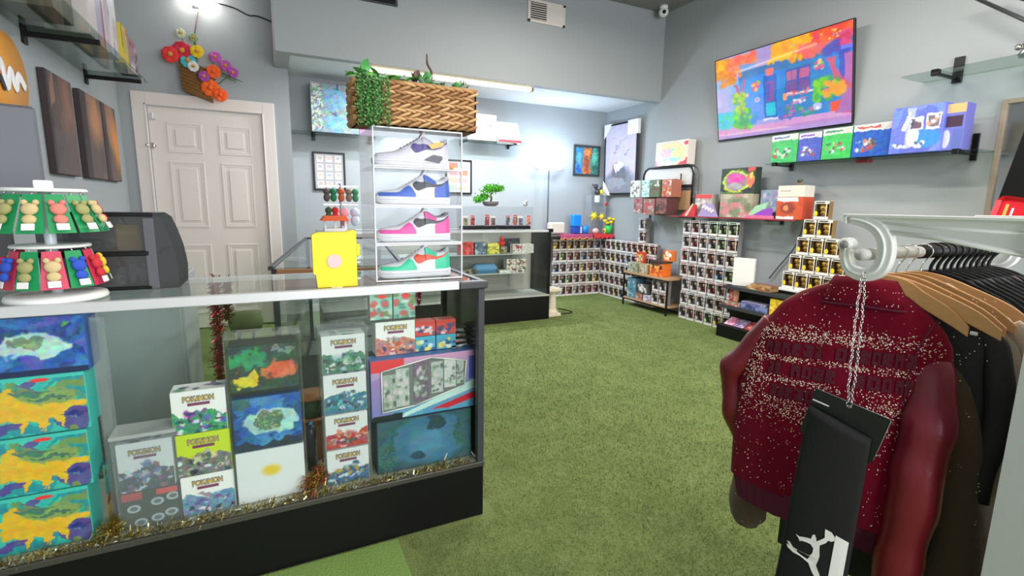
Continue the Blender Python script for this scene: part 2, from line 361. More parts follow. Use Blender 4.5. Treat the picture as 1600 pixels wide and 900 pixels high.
b.cbox(-1.06, YD-.022, 0, -.955, YD+.01, 2.27, trimm, .004).cbox(.012, YD-.022, 0, .12, YD+.01, 2.27, trimm, .004).cbox(-.955, YD-.022, 2.165, .012, YD+.01, 2.27, trimm, .004)
b.cbox(-.965, YD-.028, 0, -.95, YD+.01, 2.17, trimm, .003).cbox(.006, YD-.028, 0, .018, YD+.01, 2.17, trimm, .003).cbox(-.965, YD-.028, 2.155, .018, YD+.01, 2.175, trimm, .003)
struct(b.obj('trim_door_frame'))
struct(MB().cbox(.36, YF-.012, 0, XR, YF, .09, trimm).obj('baseboard_far')); struct(MB().cbox(XR-.012, YB, 0, XR, YF-.012, .09, trimm).obj('baseboard_right'))
# near partition that carries the closet brackets
struct(MB().box(1.305, .12, 0, 1.62, .40, 1.42, M('partition_paint', (196, 200, 198), .6, var=.02)).obj('wall_partition'))
# ceiling light fixtures (above the frame, they light the front room)
for i, (tx, ty, tp) in enumerate(TUBES):
    t = thing('ceiling_tube_light', 'long white tube light hung under the dark ceiling, '+['behind the glass counter', 'above the glass counter', 'behind the clothes rail', 'above the clothes rail', 'nearest the bulkhead'][i], 'ceiling light', (tx, ty, 3.45), group='tube lights under the ceiling')
    MB().cbox(-.09, -.62, .0, .09, .62, .05, white, .004).obj('housing', t)
    for s in (-.5, .5): MB().bar((0, s, .05), (0, s, .22), .004, blackm).obj('hanging_wire', t)
t = thing('linear_light_fixture', 'long slim tube light under the bulkhead edge, partly behind the plant basket', 'ceiling light', (1.9, YS+.16, ZS))
MB().cbox(-.92, -.04, 0, .92, .04, .045, white, .004).obj('housing', t)
MB().box(-.90, -.03, -.03, .90, .03, -.001, emis('warm_tube_diffuser', (255, 220, 160), 7)).obj('diffuser', t)
MB().cbox(.90, -.035, -.035, .925, .035, .045, M('brass_cap', (160, 130, 80), .4)).obj('end_cap', t)
# torchiere in the alcove
t = thing('floor_lamp', 'two headed uplight floor lamp glowing white against the far wall', 'floor lamp', (3.55, 6.14, 0))
MB().lathe([(.12, 0), (.12, .015), (.02, .03)], dkgrey, 24).obj('base', t)
MB().bar((0, 0, .02), (0, 0, 1.78), .011, dkgrey, 10).obj('pole', t)
for s in (-1, 1):
    MB().tube([(0, 0, 1.77), (s*.05, 0, 1.80), (s*.17, 0, 1.80)], .007, white).obj('arm', t)
    sh = MB().lathe([(.012, -.07), (.03, -.062), (.055, -.02), (.062, 0), (.06, 0), (.03, -.05)], M('frosted_shade', (250, 250, 255), .5), 20, (s*.18, 0, 1.85)).obj('lamp_shade', t)
    MB().ball((s*.18, 0, 1.90), .085, emis('cool_bulb', (222, 236, 255), 9), 18, 12).obj('bulb', t)  # bulbs drawn oversized, the glare halo is put into their shape
# door light with its cord
t = thing('wall_light', 'bright white wall light above the door with a black cord', 'wall light', (-.455, YD, 3.13))
MB().cbox(-.15, -.05, .05, .15, 0, .10, white).obj('housing', t)
for s in (-.08, .075): MB().cbox(s-.07, -.13, -.02, s+.07, -.03, .05, emis('white_lamp', (255, 250, 240), 14), .012).obj('lamp_head', t)
MB().lathe([(.03, -.06), (.02, 0), (.008, .02)], white, 12, (-.03, -.07, -.03)).obj('socket', t)
MB().tube(catmull([(.15, -.02, .0), (.28, -.01, -.015), (.4, -.01, -.06), (.48, -.01, -.055), (.60, -.02, -.09)]), .006, blackm, 6).obj('cord', t)
MB().tube(catmull([(-.15, -.02, .0), (-.3, -.01, .01), (-.45, -.01, .05)]), .006, blackm, 6).obj('cord', t)
# dome security camera
t = thing('security_camera', 'white dome security camera under the ceiling in the corner', 'security camera', (4.40, 4.98, ZC))
MB().lathe([(.05, 0), (.05, -.03), (.042, -.04)], white, 20).obj('mount', t)
MB().ball((0, 0, -.07), .058, white, 16, 12).obj('housing', t)
MB().ball((-.03, -.045, -.085), .022, black, 10, 8).obj('lens', t)
# two dark ceiling rails near the right top corner
for k in (0, 1): tag(MB().tube([(4.45, 1.95+k*-.11, 2.76), (4.45, 1.2-k*.11, 2.16+.12*k)], .012, dkgrey, 8).obj('wall_rail'), ['dark slanted rail on the right wall, lower one at the top corner', 'dark slanted rail on the right wall, upper one at the top corner'][k], 'rail')
# turf pile: short blades over the visible aisle
rs = np.random.RandomState(3); NB = 300000
az = rs.uniform(math.radians(-16), math.radians(76), NB); dd = 1.05*np.exp(rs.rand(NB)*math.log(7.4/1.05)); X = dd*np.sin(az); Y = dd*np.cos(az)
ok = (X < 4.58) & (X > -.5) & (Y < 6.26) & ~((X < .80) & (Y > 1.74) & (Y < 5.5)) & ~((X < .42) & (Y < 1.8)) & ~((X < 2.92) & (Y > 4.84)) & ~((X > 1.1) & (Y < .45)) & ~((X > 4.22) & (Y > 2.4))
X = X[ok]; Y = Y[ok]; dd = dd[ok]; n = len(X); k_ = np.clip(dd/2.2, .8, 2.2)
a = rs.uniform(0, 2*PI, n); h = rs.uniform(.005, .013, n)*np.clip(k_, 1, 1.3); wd_ = rs.uniform(.0007, .0014, n)*k_; lx = rs.normal(0, .006, n); ly = rs.normal(0, .006, n)
z0 = np.zeros(n); V = np.stack([np.stack([X-np.cos(a)*wd_, Y-np.sin(a)*wd_, z0], -1), np.stack([X+np.cos(a)*wd_, Y+np.sin(a)*wd_, z0], -1), np.stack([X+lx, Y+ly, h], -1)], 1).reshape(-1, 3)
me = bpy.data.meshes.new('turf_pile'); me.vertices.add(len(V)); me.vertices.foreach_set('co', V.ravel()); me.loops.add(len(V)); me.loops.foreach_set('vertex_index', np.arange(len(V))); me.polygons.add(n); me.polygons.foreach_set('loop_start', np.arange(n)*3); me.update(calc_edges=True)
me.materials.append(turf); tag(mobj('turf_pile', me), 'short green artificial turf blades covering the shop floor', 'turf', kind='stuff')
tag(MB().cbox(-.9, 1.2, .0, .383, 1.765, .006, M('fresh_turf', (118, 146, 78), .95, bump=.6, bscale=150, var=.3, spec=.1), .002).obj('turf_mat'), 'brighter green turf strip laid in front of the glass counter', 'turf mat')
# ================================================================== GLASS SHOWCASES
# front counter
FX0, FX1, FY0, FY1, FZ, DZ = -1.12, .75, 1.772, 2.25, 1.0, .245
t = thing('glass_counter', 'long glass display counter with black base in the left foreground', 'display counter', (0, 0, 0))
MB().cbox(FX0, FY0+.004, 0, FX1, FY1, DZ-.012, black, .003).obj('base', t)
MB().cbox(FX0, FY0+.006, DZ-.012, FX1-.02, FY1, DZ, M('deck_foil', (190, 186, 170), .35, .4, var=.15), .002).obj('deck', t)
MB().cbox(FX0, FY0-.012, FZ-.022, FX1-.11, FY0+.012, FZ+.008, alu, .002).obj('front_top_rail', t)
MB().cbox(FX1-.11, FY0-.014, FZ-.024, FX1+.008, FY0+.03, FZ+.006, dkgrey, .005).obj('corner_cap', t)
MB().cbox(FX1-.02, FY0+.03, FZ-.02, FX1+.006, FY1, FZ+.006, dkgrey, .003).obj('end_top_rail', t)
MB().cbox(FX0, FY1-.02, FZ-.02, FX1-.02, FY1, FZ+.002, alu, .002).obj('back_top_rail', t)
MB().cbox(FX1-.028, FY0, DZ, FX1, FY0+.03, FZ-.024, dkgrey, .003).obj('corner_post', t); MB().cbox(FX1-.028, FY1-.03, DZ, FX1, FY1, FZ-.024, black, .003).obj('corner_post', t)
MB().cbox(FX0, FY0-.006, DZ-.018, FX1, FY0+.010, DZ+.002, M('bronze_strip', (84, 82, 76), .35, .5), .002).obj('front_bottom_rail', t)
MB().box(FX0, FY0+.002, DZ, FX1-.028, FY0+.006, FZ-.02, GLASS).obj('front_pane', t)
MB().box(FX0, FY0+.012, FZ-.004, FX1-.02, FY1-.02, FZ+.002, GLASS).obj('top_pane', t)
MB().box(FX1-.016, FY0+.03, DZ, FX1-.012, FY1-.03, FZ-.02, M('end_panel_dark', (26, 27, 30), .12)).obj('end_panel', t)
for k in (0, 1): MB().box(FX0+k*.9, FY1-.012-k*.006, DZ, FX0+.95+k*.87, FY1-.008-k*.006, FZ-.02, GLASS).obj('sliding_door', t)
# side showcase running back from the counter
t = thing('side_showcase', 'glass topped side counter with dark rail and wooden end behind yellow tin', 'display counter', (.0, 2.53, 0), math.radians(-8))
MB().cbox(0, .0, 0, .60, 2.0, .22, black).obj('base', t); MB().cbox(.0, .0, .90, .60, .03, .985, woodm).obj('end_board', t)
MB().cbox(.03, .03, .86, .57, .34, .93, woodm).obj('drawer_box', t)
MB().cbox(-.012, -.012, .985, .012, 2.0, 1.003, dkgrey).obj('top_rail', t); MB().cbox(.588, -.012, .985, .612, 2.0, 1.003, dkgrey).obj('top_rail', t); MB().cbox(-.012, 1.98, .985, .6, 2.0, 1.003, dkgrey).obj('top_rail', t)
MB().box(.012, -.01, .990, .588, 1.98, .996, GLASS).obj('top_pane', t)
for x in (.0, .575):
    for y in (0, 1.97): MB().cbox(x, y, .22, x+.025, y+.025, .985, dkgrey).obj('corner_post', t)
MB().box(.005, .03, .22, .009, 1.97, .985, GLASS).obj('side_pane', t); MB().box(.591, .03, .22, .595, 1.97, .985, GLASS).obj('side_pane', t)
MB().box(.02, .03, .55, .58, 1.97, .556, GLASS).obj('glass_shelf', t)
# far showcase
t = thing('far_showcase', 'glass display case with black base in front of the alcove', 'display counter', (0, 0, 0))
GX0, GX1, GY0, GY1, GZ = .42, 2.87, 4.87, 5.32, 1.02
MB().cbox(GX0, GY0, 0, GX1, GY1, .27, black, .003).obj('base', t); MB().cbox(GX0, GY0, .27, GX1, GY1, .29, M('deck_grey', (178, 178, 176), .4), .002).obj('deck', t)
MB().cbox(GX0, GY0-.008, GZ-.018, GX1-.03, GY0+.012, GZ+.006, alu).obj('front_top_rail', t); MB().cbox(GX0, GY1-.015, GZ-.018, GX1, GY1, GZ+.004, alu).obj('back_top_rail', t)
MB().cbox(GX1-.04, GY0-.012, GZ-.02, GX1+.02, GY0+.03, GZ+.02, black, .004).obj('corner_cap', t)
MB().cbox(GX1-.025, GY0, .29, GX1, GY0+.03, GZ-.02, black).obj('corner_post', t); MB().cbox(GX1-.02, GY0+.03, .29, GX1-.012, GY1, GZ-.01, M('end_panel_dark', (26, 27, 30), .12)).obj('end_panel', t)
MB().cbox(GX0, GY1-.012, .29, GX1-.02, GY1-.004, GZ-.02, M('case_back', (176, 170, 164), .5)).obj('back_panel', t)
MB().box(GX0, GY0+.002, .29, GX1-.025, GY0+.006, GZ-.018, GLASS).obj('front_pane', t); MB().box(GX0, GY0+.012, GZ-.003, GX1-.02, GY1-.015, GZ+.003, GLASS).obj('top_pane', t)
for z, x1 in ((.75, 2.62), (.535, 2.60)):
    MB().cbox(GX0+.01, GY0+.10, z, x1, GY1-.02, z+.008, M('shelf_glass_edge', (196, 204, 204), .15, spec=.8)).obj('glass_shelf', t)
    MB().bar((x1-.05, GY1-.06, z-.2), (x1-.05, GY1-.06, z), .005, alu).obj('shelf_support', t)
# ================================================================== STOCK IN THE FRONT COUNTER
YI = 1.84
def art_yellow(seed):
    c = Cv(110, 90, (60, 190, 178)).seed(5); Y_ = (238, 186, 52)
    c.swirl([(96, 84, 150), (120, 150, 90), (44, 150, 160)], 1.5, al=.95, lim=.5)
    c.ell(.45, .62, .36, .20, Y_); c.ell(.25, .45, .17, .10, Y_); c.ell(.75, .50, .24, .12, Y_); c.ell(.30, .34, .10, .16, Y_); c.poly([(.2, .75), (.3, .97), (.42, .78), (.5, .96), (.62, .76), (.75, .9), (.8, .66)], Y_)
    c.ell(.62, .33, .30, .13, (140, 168, 96)); c.ell(.50, .26, .2, .05, (78, 130, 110)); c.ell(.66, .36, .22, .03, (80, 120, 100)); c.ell(.9, .68, .12, .10, (94, 78, 150)); c.ell(.88, .72, .12, .04, (50, 60, 130))
    c.ell(.12, .86, .16, .08, (90, 80, 150)); c.ell(.06, .94, .2, .04, (40, 160, 170)); c.ell(.05, .2, .08, .06, (96, 84, 150))
    c.rect(0, 0, 1, .07, (70, 200, 186)); c.warp(.05, 1.5).mottle(14, 4); c.rect(0, 0, 1, .05, (70, 200, 186)); c.ell(.56, .07, .09, .032, (250, 60, 60), soft=.3)
    return c
ay = art_yellow(1)
for i, (z, x, wl) in enumerate(((.246, -.668, 'bottom box of the stack of three yellow patterned boxes in the counter'), (.428, -.652, 'middle box of the stack of three yellow patterned boxes in the counter'), (.610, -.640, 'top box of the stack of three yellow patterned boxes in the counter'))):
    carton('trading_card_box', wl, 'card box', (x, YI, z), .235, .11, .178, ay, None, None, (70, 190, 178), group='yellow boxes in the left of the counter')
sb = Cv(90, 70, (40, 96, 176)).seed(9); sb.swirl([(60, 120, 200), (30, 70, 140), (90, 100, 190)], 1.3); sb.ell(.36, .50, .34, .24, (176, 214, 214)); sb.ell(.55, .60, .3, .14, (190, 222, 216)); sb.ell(.34, .46, .2, .13, (120, 138, 112)); sb.ell(.38, .5, .14, .08, (150, 160, 130)); sb.ell(.72, .1, .07, .05, (110, 190, 90)); sb.warp(.09, 1.4, 3).mottle(26, 4).rect(0, .9, 1, 1, (24, 40, 84))
carton('trading_card_box', 'blue box with pale cloud splash on top of the yellow boxes', 'card box', (-.615, YI, .790), .215, .11, .172, sb, None, None, (50, 90, 160), group='blue splash boxes in the counter')
t = thing('acrylic_case', 'clear acrylic case corner beside the blue box in the counter', 'acrylic case', (-.495, YI+.02, .246)); MB().box(-.008, 0, 0, -.004, .10, .70, ACRH).box(-.004, 0, 0, .030, .004, .70, ACRH).obj('acrylic_panel', t)
def white_booster(seed, cols, top=(236, 234, 232), h=.145, w=.155):
    c = Cv(70, 62, top).seed(seed)
    c.rect(0, .62, 1, 1, cols[0]); c.put(((c.Y > .55+.07*np.sin(c.X*9+seed)) & (c.Y < .66))*1.0, cols[0])
    c.blobs(46, cols+[(230, 230, 232), (60, 70, 80)], (.03, .62, .97, .97), .02, .07).blobs(14, cols, (.28, .46, .72, .7), .04, .08); c.warp(.03, 2, seed).mottle(26, 5, (0, .5, 1, 1)); return c
def booster(x, z, seed, cols, label, w=.155, h=.145, top=(236, 234, 232), y=YI, d=.08, grp='white booster boxes in the counter', mark=True):
    tp = Cv(30, 16, top).seed(seed).blobs(10, cols, (.1, .1, .9, .9), .05, .12)
    t = carton('booster_box', label, 'card box', (x, y, z), w, d, h, white_booster(seed, cols, top), None, tp, top, group=grp)
    if mark: logo(t, w*.56, 0, -.002, h*.76)
    return t
# column one: boxes in an acrylic cover
t = booster(-.398, .372, 31, [(70, 80, 96), (150, 90, 110), (110, 120, 170), (190, 190, 200)], 'white booster box with purple and grey art over the dark round emblem box', w=.148, h=.165)
c = Cv(70, 60, (44, 56, 48)).seed(4); c.rect(0, 0, .35, .22, (200, 60, 70)); c.rect(.62, .02, 1, .16, (236, 70, 70))
for x, y in ((.2, .45), (.62, .35), (.9, .28), (.3, .85), (.6, .8), (.85, .72)): c.ell(x, y, .12, .11, (196, 200, 200)); c.ell(x, y, .07, .06, (96, 110, 110))
carton('booster_box', 'dark box with round silver emblems at the bottom left of the counter', 'card box', (-.396, YI-.003, .246), .152, .08, .125, c, None, None, (44, 56, 48))
t = thing('acrylic_case', 'clear acrylic cover with grey lid over the first stack of boosters', 'acrylic case', (-.397, YI-.004, .246)); MB().box(-.084, -.006, 0, .084, -.003, .31, ACRH).box(-.084, -.003, 0, -.081, .095, .31, ACRH).box(.081, -.003, 0, .084, .095, .31, ACRH).obj('acrylic_panel', t); MB().cbox(-.088, -.008, .31, .088, .10, .322, M('milky_lid', (170, 172, 172), .2)).obj('lid', t)
tr = Cv(30, 50, (60, 120, 116)).seed(3); tr.swirl([(90, 150, 140), (120, 60, 50), (170, 130, 70)], 1.4)
carton('trading_card_box', 'small teal and red box standing left of the white boosters', 'card box', (-.497, YI+.06, .246), .055, .05, .21, tr, None, None, (60, 110, 110))
# column two
c2 = [(70, 150, 110), (90, 90, 190), (150, 60, 160), (60, 70, 100)]
booster(-.235, .246, 41, [(110, 150, 180), (120, 100, 150), (160, 130, 150), (80, 130, 140)], 'bottom white booster box of the second stack in the counter', h=.140)
booster(-.237, .388, 42, [(120, 120, 120), (180, 170, 170), (90, 100, 90), (210, 200, 160)], 'lime green booster box between two white ones in the counter', h=.148, top=(196, 214, 60))
booster(-.240, .538, 43, c2, 'white booster box with purple green art topping the second stack', h=.146)
# column three
CT = -.04
wc = Cv(60, 52, (238, 237, 236)); wc.rect(.22, .80, .78, .815, (180, 180, 180)); wc.rect(.3, .84, .7, .85, (190, 190, 190)); wc.ell(.5, .42, .13, .10, (244, 206, 62), soft=.8)
carton('trading_card_box', 'plain white card box with a soft yellow spot, bottom of third stack', 'card box', (CT, YI, .246), .218, .10, .190, wc, None, None, (236, 236, 236))
sb2 = Cv(100, 80, (34, 96, 164)).seed(12); sb2.swirl([(50, 120, 190), (26, 70, 130), (70, 140, 200)], 1.3); sb2.ell(.5, .48, .38, .22, (176, 220, 210)); sb2.ell(.36, .58, .2, .12, (170, 214, 204)); sb2.ell(.70, .52, .2, .12, (180, 222, 214)); sb2.ell(.48, .46, .2, .15, (98, 124, 98)); sb2.rect(0, .88, 1, 1, (30, 50, 70)); sb2.rect(0, .0, .24, .14, (60, 110, 110))
for k in range(4): sb2.poly([(.34+k*.08, .34), (.355+k*.08, .34), (.40+k*.07, .6), (.385+k*.07, .6)], (160, 180, 140))
sb2.warp(.07, 1.5, 4).mottle(24, 4)
carton('trading_card_box', 'blue box with pale splash, middle of the third stack in the counter', 'card box', (CT, YI, .440), .215, .10, .192, sb2, None, None, (40, 90, 150), group='blue splash boxes in the counter')
dk = Cv(90, 74, (52, 74, 62)).seed(3); dk.ell(.30, .28, .28, .20, (46, 150, 100), soft=.3); dk.ell(.22, .74, .20, .15, (238, 206, 50), soft=.3); dk.ell(.74, .58, .26, .2, (226, 106, 70), soft=.3); dk.ell(.8, .14, .1, .08, (120, 132, 122)); dk.warp(.10, 1.8, 6).mottle(24, 4).rect(0, .93, 1, 1, (24, 30, 28))
carton('trading_card_box', 'dark green box with green, yellow and orange patches atop third stack', 'card box', (CT, YI, .645), .215, .10, .172, dk, None, None, (36, 48, 42))
t = thing('acrylic_case', 'clear acrylic cover around the three boxes of the third stack', 'acrylic case', (CT, YI-.004, .246)); MB().box(-.118, -.006, 0, .118, -.003, .60, ACR).box(.114, -.003, 0, .118, .11, .60, ACRH).box(-.118, -.003, 0, -.114, .11, .60, ACRH).box(-.118, -.006, .60, .118, .11, .604, ACRH).obj('acrylic_panel', t)
# column four
C4 = .221
for z, sd, cols, lb, hh in ((.246, 51, [(70, 110, 150), (60, 80, 120), (200, 160, 70), (150, 180, 200)], 'white booster box with blue and gold art, lowest of the fourth stack', .135), (.388, 52, [(190, 60, 60), (220, 130, 110), (150, 110, 120), (230, 190, 180)], 'white booster box with red art, second lowest of the fourth stack', .133), (.527, 53, [(70, 130, 150), (110, 180, 200), (60, 90, 110), (190, 220, 230)], 'white booster box with ice blue art, third up in the fourth stack', .150), (.684, 54, [(80, 130, 110), (120, 170, 150), (60, 90, 80), (200, 210, 200)], 'white booster box with grey green art topping the fourth stack', .140)):
    booster(C4, z, sd, cols, lb, w=.152, h=hh)
t = thing('acrylic_case', 'clear acrylic cover with thick rim around the fourth stack of boosters', 'acrylic case', (C4, YI-.004, .246)); MB().box(-.086, -.006, 0, .086, -.003, .60, ACR).box(.083, -.003, 0, .086, .09, .60, ACRH).box(-.086, -.003, 0, -.083, .09, .60, ACRH).obj('acrylic_panel', t); MB().cbox(-.088, -.008, .585, .088, .095, .605, ACRH).obj('rim', t)
# right column
g = Cv(120, 66, (58, 92, 102)).seed(8); g.ell(.5, .5, .42, .5, (66, 112, 138)); g.ell(.52, .55, .2, .3, (84, 136, 168), soft=.8)
for k in range(9): g.ell(.03+k*.02, .9-k*.06, .03, .3, [(44, 84, 86), (84, 120, 112)][k % 2], .7); g.ell(.97-k*.02, .9-k*.07, .03, .3, [(44, 84, 86), (78, 116, 116)][k % 2], .7)
g.ell(.55, .2, .09, .14, (44, 66, 80), .9); g.ell(.42, .8, .12, .07, (46, 74, 86), .9); g.warp(.06, 1.3, 8).mottle(10, 3)
carton('trading_card_box', 'wide teal grey box lying under the angled set box, counter right end', 'card box', (.525, YI, .246), .39, .16, .212, g, None, Cv(20, 10, (70, 90, 96)), (54, 80, 90))
# the angled collection box
t = thing('collection_box', 'large collection box with a hexagonal window showing card packs', 'card box', (.53, YI+.01, .462))
PO = [(-.205, .0), (.205, .055), (.205, .245), (-.02, .245), (-.205, .205)]
c = Cv(130, 80, (96, 140, 180)).seed(6); c.grad((210, 150, 190), (80, 150, 190)); c.rect(0, 0, .3, .2, (220, 60, 70)); c.swirl([(150, 110, 180), (110, 170, 200)], .8, al=.6)
c.poly([(.26, 1), (.3, .92), (1, .50), (1, .66)], (196, 226, 222)); c.poly([(.55, .93), (1, .72), (1, .84), (.72, .95)], (206, 40, 60)); c.poly([(0, .92), (.28, .9), (.28, 1), (0, 1)], (30, 40, 46)); c.rect(.92, .1, 1, .5, (80, 90, 190))
MB().cbox(-.215, 0, 0, .215, .07, .245, M('card_blue', (70, 110, 170), .5)).obj('carton', t); mobj('printed_front', print_mesh(c, .428, .243, PRINT), t, (0, -.0008, .001))
win = [(-.175, .035), (-.05, .045), (.16, .10), (.17, .205), (.02, .235), (-.175, .20)]
MB().prism(win, -.002, -.0012, M('window_inset_grey', (112, 118, 116), .5)).obj('window_inset', t)
def pack_art(seed, base):
    return Cv(22, 40, base).seed(seed).blobs(22, [(190, 200, 196), (120, 130, 120), (150, 170, 150), (210, 190, 200), (90, 100, 96)], (.05, .15, .95, .95), .08, .2).speck(10)
for k, (x, z, ww, hh, bs) in enumerate(((-.145, .045, .05, .14, (160, 170, 160)), (-.095, .05, .052, .155, (180, 186, 180)), (-.02, .062, .062, .165, (120, 96, 120)), (.045, .085, .05, .13, (180, 186, 184)), (.1, .10, .05, .12, (200, 200, 200)), (.143, .11, .03, .10, (180, 190, 180)))):
    mobj('card_pack', print_mesh(pack_art(70+k, bs), ww, hh, PRINT), t, (x, -.004-.001*(k % 2), z))
b = MB()
for (xa, za), (xb, zb) in zip(win, win[1:]+win[:1]): b.bar((xa, -.006, za), (xb, -.006, zb), .003, white, 4)
b.obj('window_rim', t)
# boxes standing on top
t = booster(.425, .708, 61, [(200, 120, 110), (190, 80, 70), (150, 140, 150), (220, 190, 180)], 'white and red booster box above the collection box', w=.155, h=.135, y=1.90)
for i, x in enumerate((.372, .462)):
    c = Cv(36, 46, (150, 200, 190)).seed(80+i); c.blobs(24, [(200, 220, 210), (90, 150, 130), (120, 140, 90), (210, 90, 90)], (0, .1, 1, 1), .08, .2); c.ell(.55, .14, .2, .07, (246, 60, 60)); c.rect(0, .92, 1, 1, (60, 70, 70))
    carton('booster_pack_box', ['pale green mini box with red sticker, left one at the counter top', 'olive mini box with red sticker, right one at the counter top'][i], 'card box', (x, 1.90, .845), .086, .045, .115, c, None, None, (190, 200, 190))
for i, (x, z) in enumerate(((.545, .710), (.632, .710), (.545, .772), (.632, .772))):
    c = Cv(34, 26, (210, 70, 66) if i > 1 else (80, 160, 190)).seed(90+i); c.blobs(14, [(230, 220, 225), (60, 70, 130), (240, 200, 80), (120, 60, 100)] if i > 1 else [(60, 110, 150), (240, 214, 110), (220, 236, 240), (40, 80, 130)], (.05, .3, .95, .95), .07, .16); c.rect(0, 0, 1, .22, (206, 60, 56) if i > 1 else (70, 170, 200))
    carton('mini_card_box', '%s mini box, %s of the block of four at the counter right' % (['blue', 'blue', 'red', 'red'][i], ['lower left', 'lower right', 'upper left', 'upper right'][i]), 'card box', (x, 1.90, z), .084, .06, .060, c, None, None, (200, 90, 90) if i > 1 else (90, 150, 180), group='mini boxes in the counter')
for i in range(4):
    c = Cv(24, 8, (120, 130, 130)).seed(i).blobs(8, [(200, 200, 200), (60, 60, 70), (190, 90, 90)], (0, 0, 1, 1), .1, .2)
    t = carton('card_pack_stack', ['lowest', 'second', 'third', 'top'][i]+' silver card pack of the loose pile beside the mini boxes', 'card pack', (.692-i*.004, 1.90+i*.005, .708+i*.022), .07, .10, .012, c, None, None, (70, 74, 80)); t.rotation_euler.y = -.06+.05*i
# tinsel on the deck and garlands
def tinsel(name, label, pts, cols, n, L, seed, rr=.02):
    r = random.Random(seed); b = MB(); ms = [M('tinsel_%d_%d_%d' % q, q, .22, .85) for q in cols]
    for i in range(n):
        k = r.uniform(0, len(pts)-1.001); j = int(k); p = Vector(pts[j]).lerp(Vector(pts[j+1]), k-j)+Vector((r.gauss(0, rr*.4), r.gauss(0, rr*.4), r.gauss(0, rr*.4)))
        d_ = Vector((r.gauss(0, 1), r.gauss(0, 1), r.gauss(0, 1))).normalized()*L*r.uniform(.4, 1); s_ = d_.cross(Vector((r.random(), r.random(), r.random()))).normalized()*.0022
        b.add([p-s_, p+s_, p+d_+s_*.6, p+d_-s_*.6], [(0, 1, 2, 3)], r.choice(ms))
    return tag(b.obj(name), label, 'tinsel', kind='stuff')
tinsel('tinsel', 'gold and silver tinsel laid along the front edge of the counter deck', [(-.9, 1.79, .252), (.70, 1.79, .252)], [(226, 204, 140), (230, 230, 224), (176, 150, 80), (140, 130, 96)], 2600, .03, 5, .014)
tinsel('tinsel', 'gold tinsel heap between the yellow boxes and the dark booster box', [(-.52, 1.81, .26), (-.49, 1.83, .28)], [(220, 196, 110), (180, 150, 70)], 300, .035, 6, .03)
tinsel('tinsel', 'gold and red tinsel heap between the third and fourth stacks', [(.075, 1.82, .27), (.13, 1.86, .30)], [(220, 196, 110), (190, 150, 70), (190, 40, 60)], 500, .035, 7, .04)
tinsel('tinsel_garland', 'red tinsel garland hanging behind the counter near the door', [(-.215, 2.29, .50), (-.205, 2.29, .985)], [(190, 34, 66), (150, 24, 50), (220, 80, 100)], 1500, .035, 8, .016)
tinsel('tinsel_garland', 'brown gold garland hanging beside the red tinsel garland', [(-.175, 2.30, .82), (-.165, 2.30, .985)], [(150, 110, 60), (120, 90, 50)], 500, .03, 9, .014)
tinsel('tinsel_garland', 'short pink tinsel garland near the dark right end of the counter', [(.60, 2.19, .84), (.60, 2.19, .975)], [(200, 60, 100), (150, 40, 80)], 260, .02, 10, .006)
# floor side behind the counter
t = thing('storage_cabinet', 'pale grey cabinet standing behind the counter seen through its glass', 'cabinet', (-.62, 2.75, 0)); MB().cbox(-.5, 0, 0, .24, .45, .93, M('pale_grey_laminate', (170, 174, 178), .35), .004).obj('body', t); MB().cbox(-.48, -.012, .03, -.13, .002, .90, M('pale_grey_laminate', (0, 0, 0))).obj('door', t); MB().cbox(-.12, -.012, .03, .225, .002, .90, M('pale_grey_laminate', (0, 0, 0))).obj('door', t)
t = thing('step_stool', 'round olive stool behind the counter by the door', 'stool', (-.15, 3.2, 0)); MB().lathe([(.02, .555), (.08, .56), (.092, .60), (.085, .655), (.02, .665)], M('olive_cushion', (96, 104, 66), .8), 24).obj('seat', t)
for k in range(4): MB().bar((.05*math.cos(k*PI/2+.8), .05*math.sin(k*PI/2+.8), .56), (.12*math.cos(k*PI/2+.8), .12*math.sin(k*PI/2+.8), 0), .010, dkgrey).obj('leg', t)
t = thing('ribbon_spool', 'wooden ribbon spool with green ribbon behind the third box stack', 'spool', (.12, 2.12, .246)); MB().lathe([(.07, .26), (.07, .27)], woodm, 24).lathe([(.07, .17), (.07, .18)], woodm, 24).obj('flange', t); MB().lathe([(.055, .18), (.055, .26)], M('green_ribbon', (60, 84, 60), .5), 24).obj('ribbon', t); MB().lathe([(.06, 0), (.05, .17)], woodm, 16).obj('stand', t)
t = thing('table_ornament', 'small dark ornament with blue top behind the tinsel', 'ornament', (.105, 2.0, .246)); MB().lathe([(.02, 0), (.018, .12), (.022, .14), (.02, .17), (.005, .185)], dkgrey, 14).obj('body', t); MB().ball((0, 0, .19), .008, M('blue_plastic', (40, 150, 214), .3)).obj('cap', t)
# ================================================================== ON THE FRONT COUNTER
t = thing('tin_box', 'yellow tin standing on the counter with a round white label', 'tin', (.205, 1.83, 1.003))
yl = M('yellow_tin', (246, 214, 10), .5)
MB().prism([(-.062, 0), (.072, 0), (.073, .196), (.060, .200), (.035, .193), (-.055, .192), (-.074, .184), (-.074, .05), (-.066, .045)], 0, .035, yl).obj('body', t)
MB().cbox(.072, .008, .105, .086, .028, .15, yl, .004).obj('clasp', t)
MB().lathe([(.0245, -.001), (.0245, .001)], M('label_pink', (214, 190, 188), .5), 28, smooth=False).obj('round_label', t); lo = C.objects[t.children[-1].name]; lo.rotation_euler.x = PI/2; lo.location = (-.004, -.001, .092)
MB().lathe([(.020, -.001), (.020, .001)], M('label_white', (238, 228, 226), .5), 28, smooth=False).lathe([(.003, .001), (.003, .0016)], INKR, 10, smooth=False).obj('label_disc', t); lo2 = C.objects[t.children[-1].name]; lo2.rotation_euler.x = PI/2; lo2.location = (-.004, -.0024, .092)
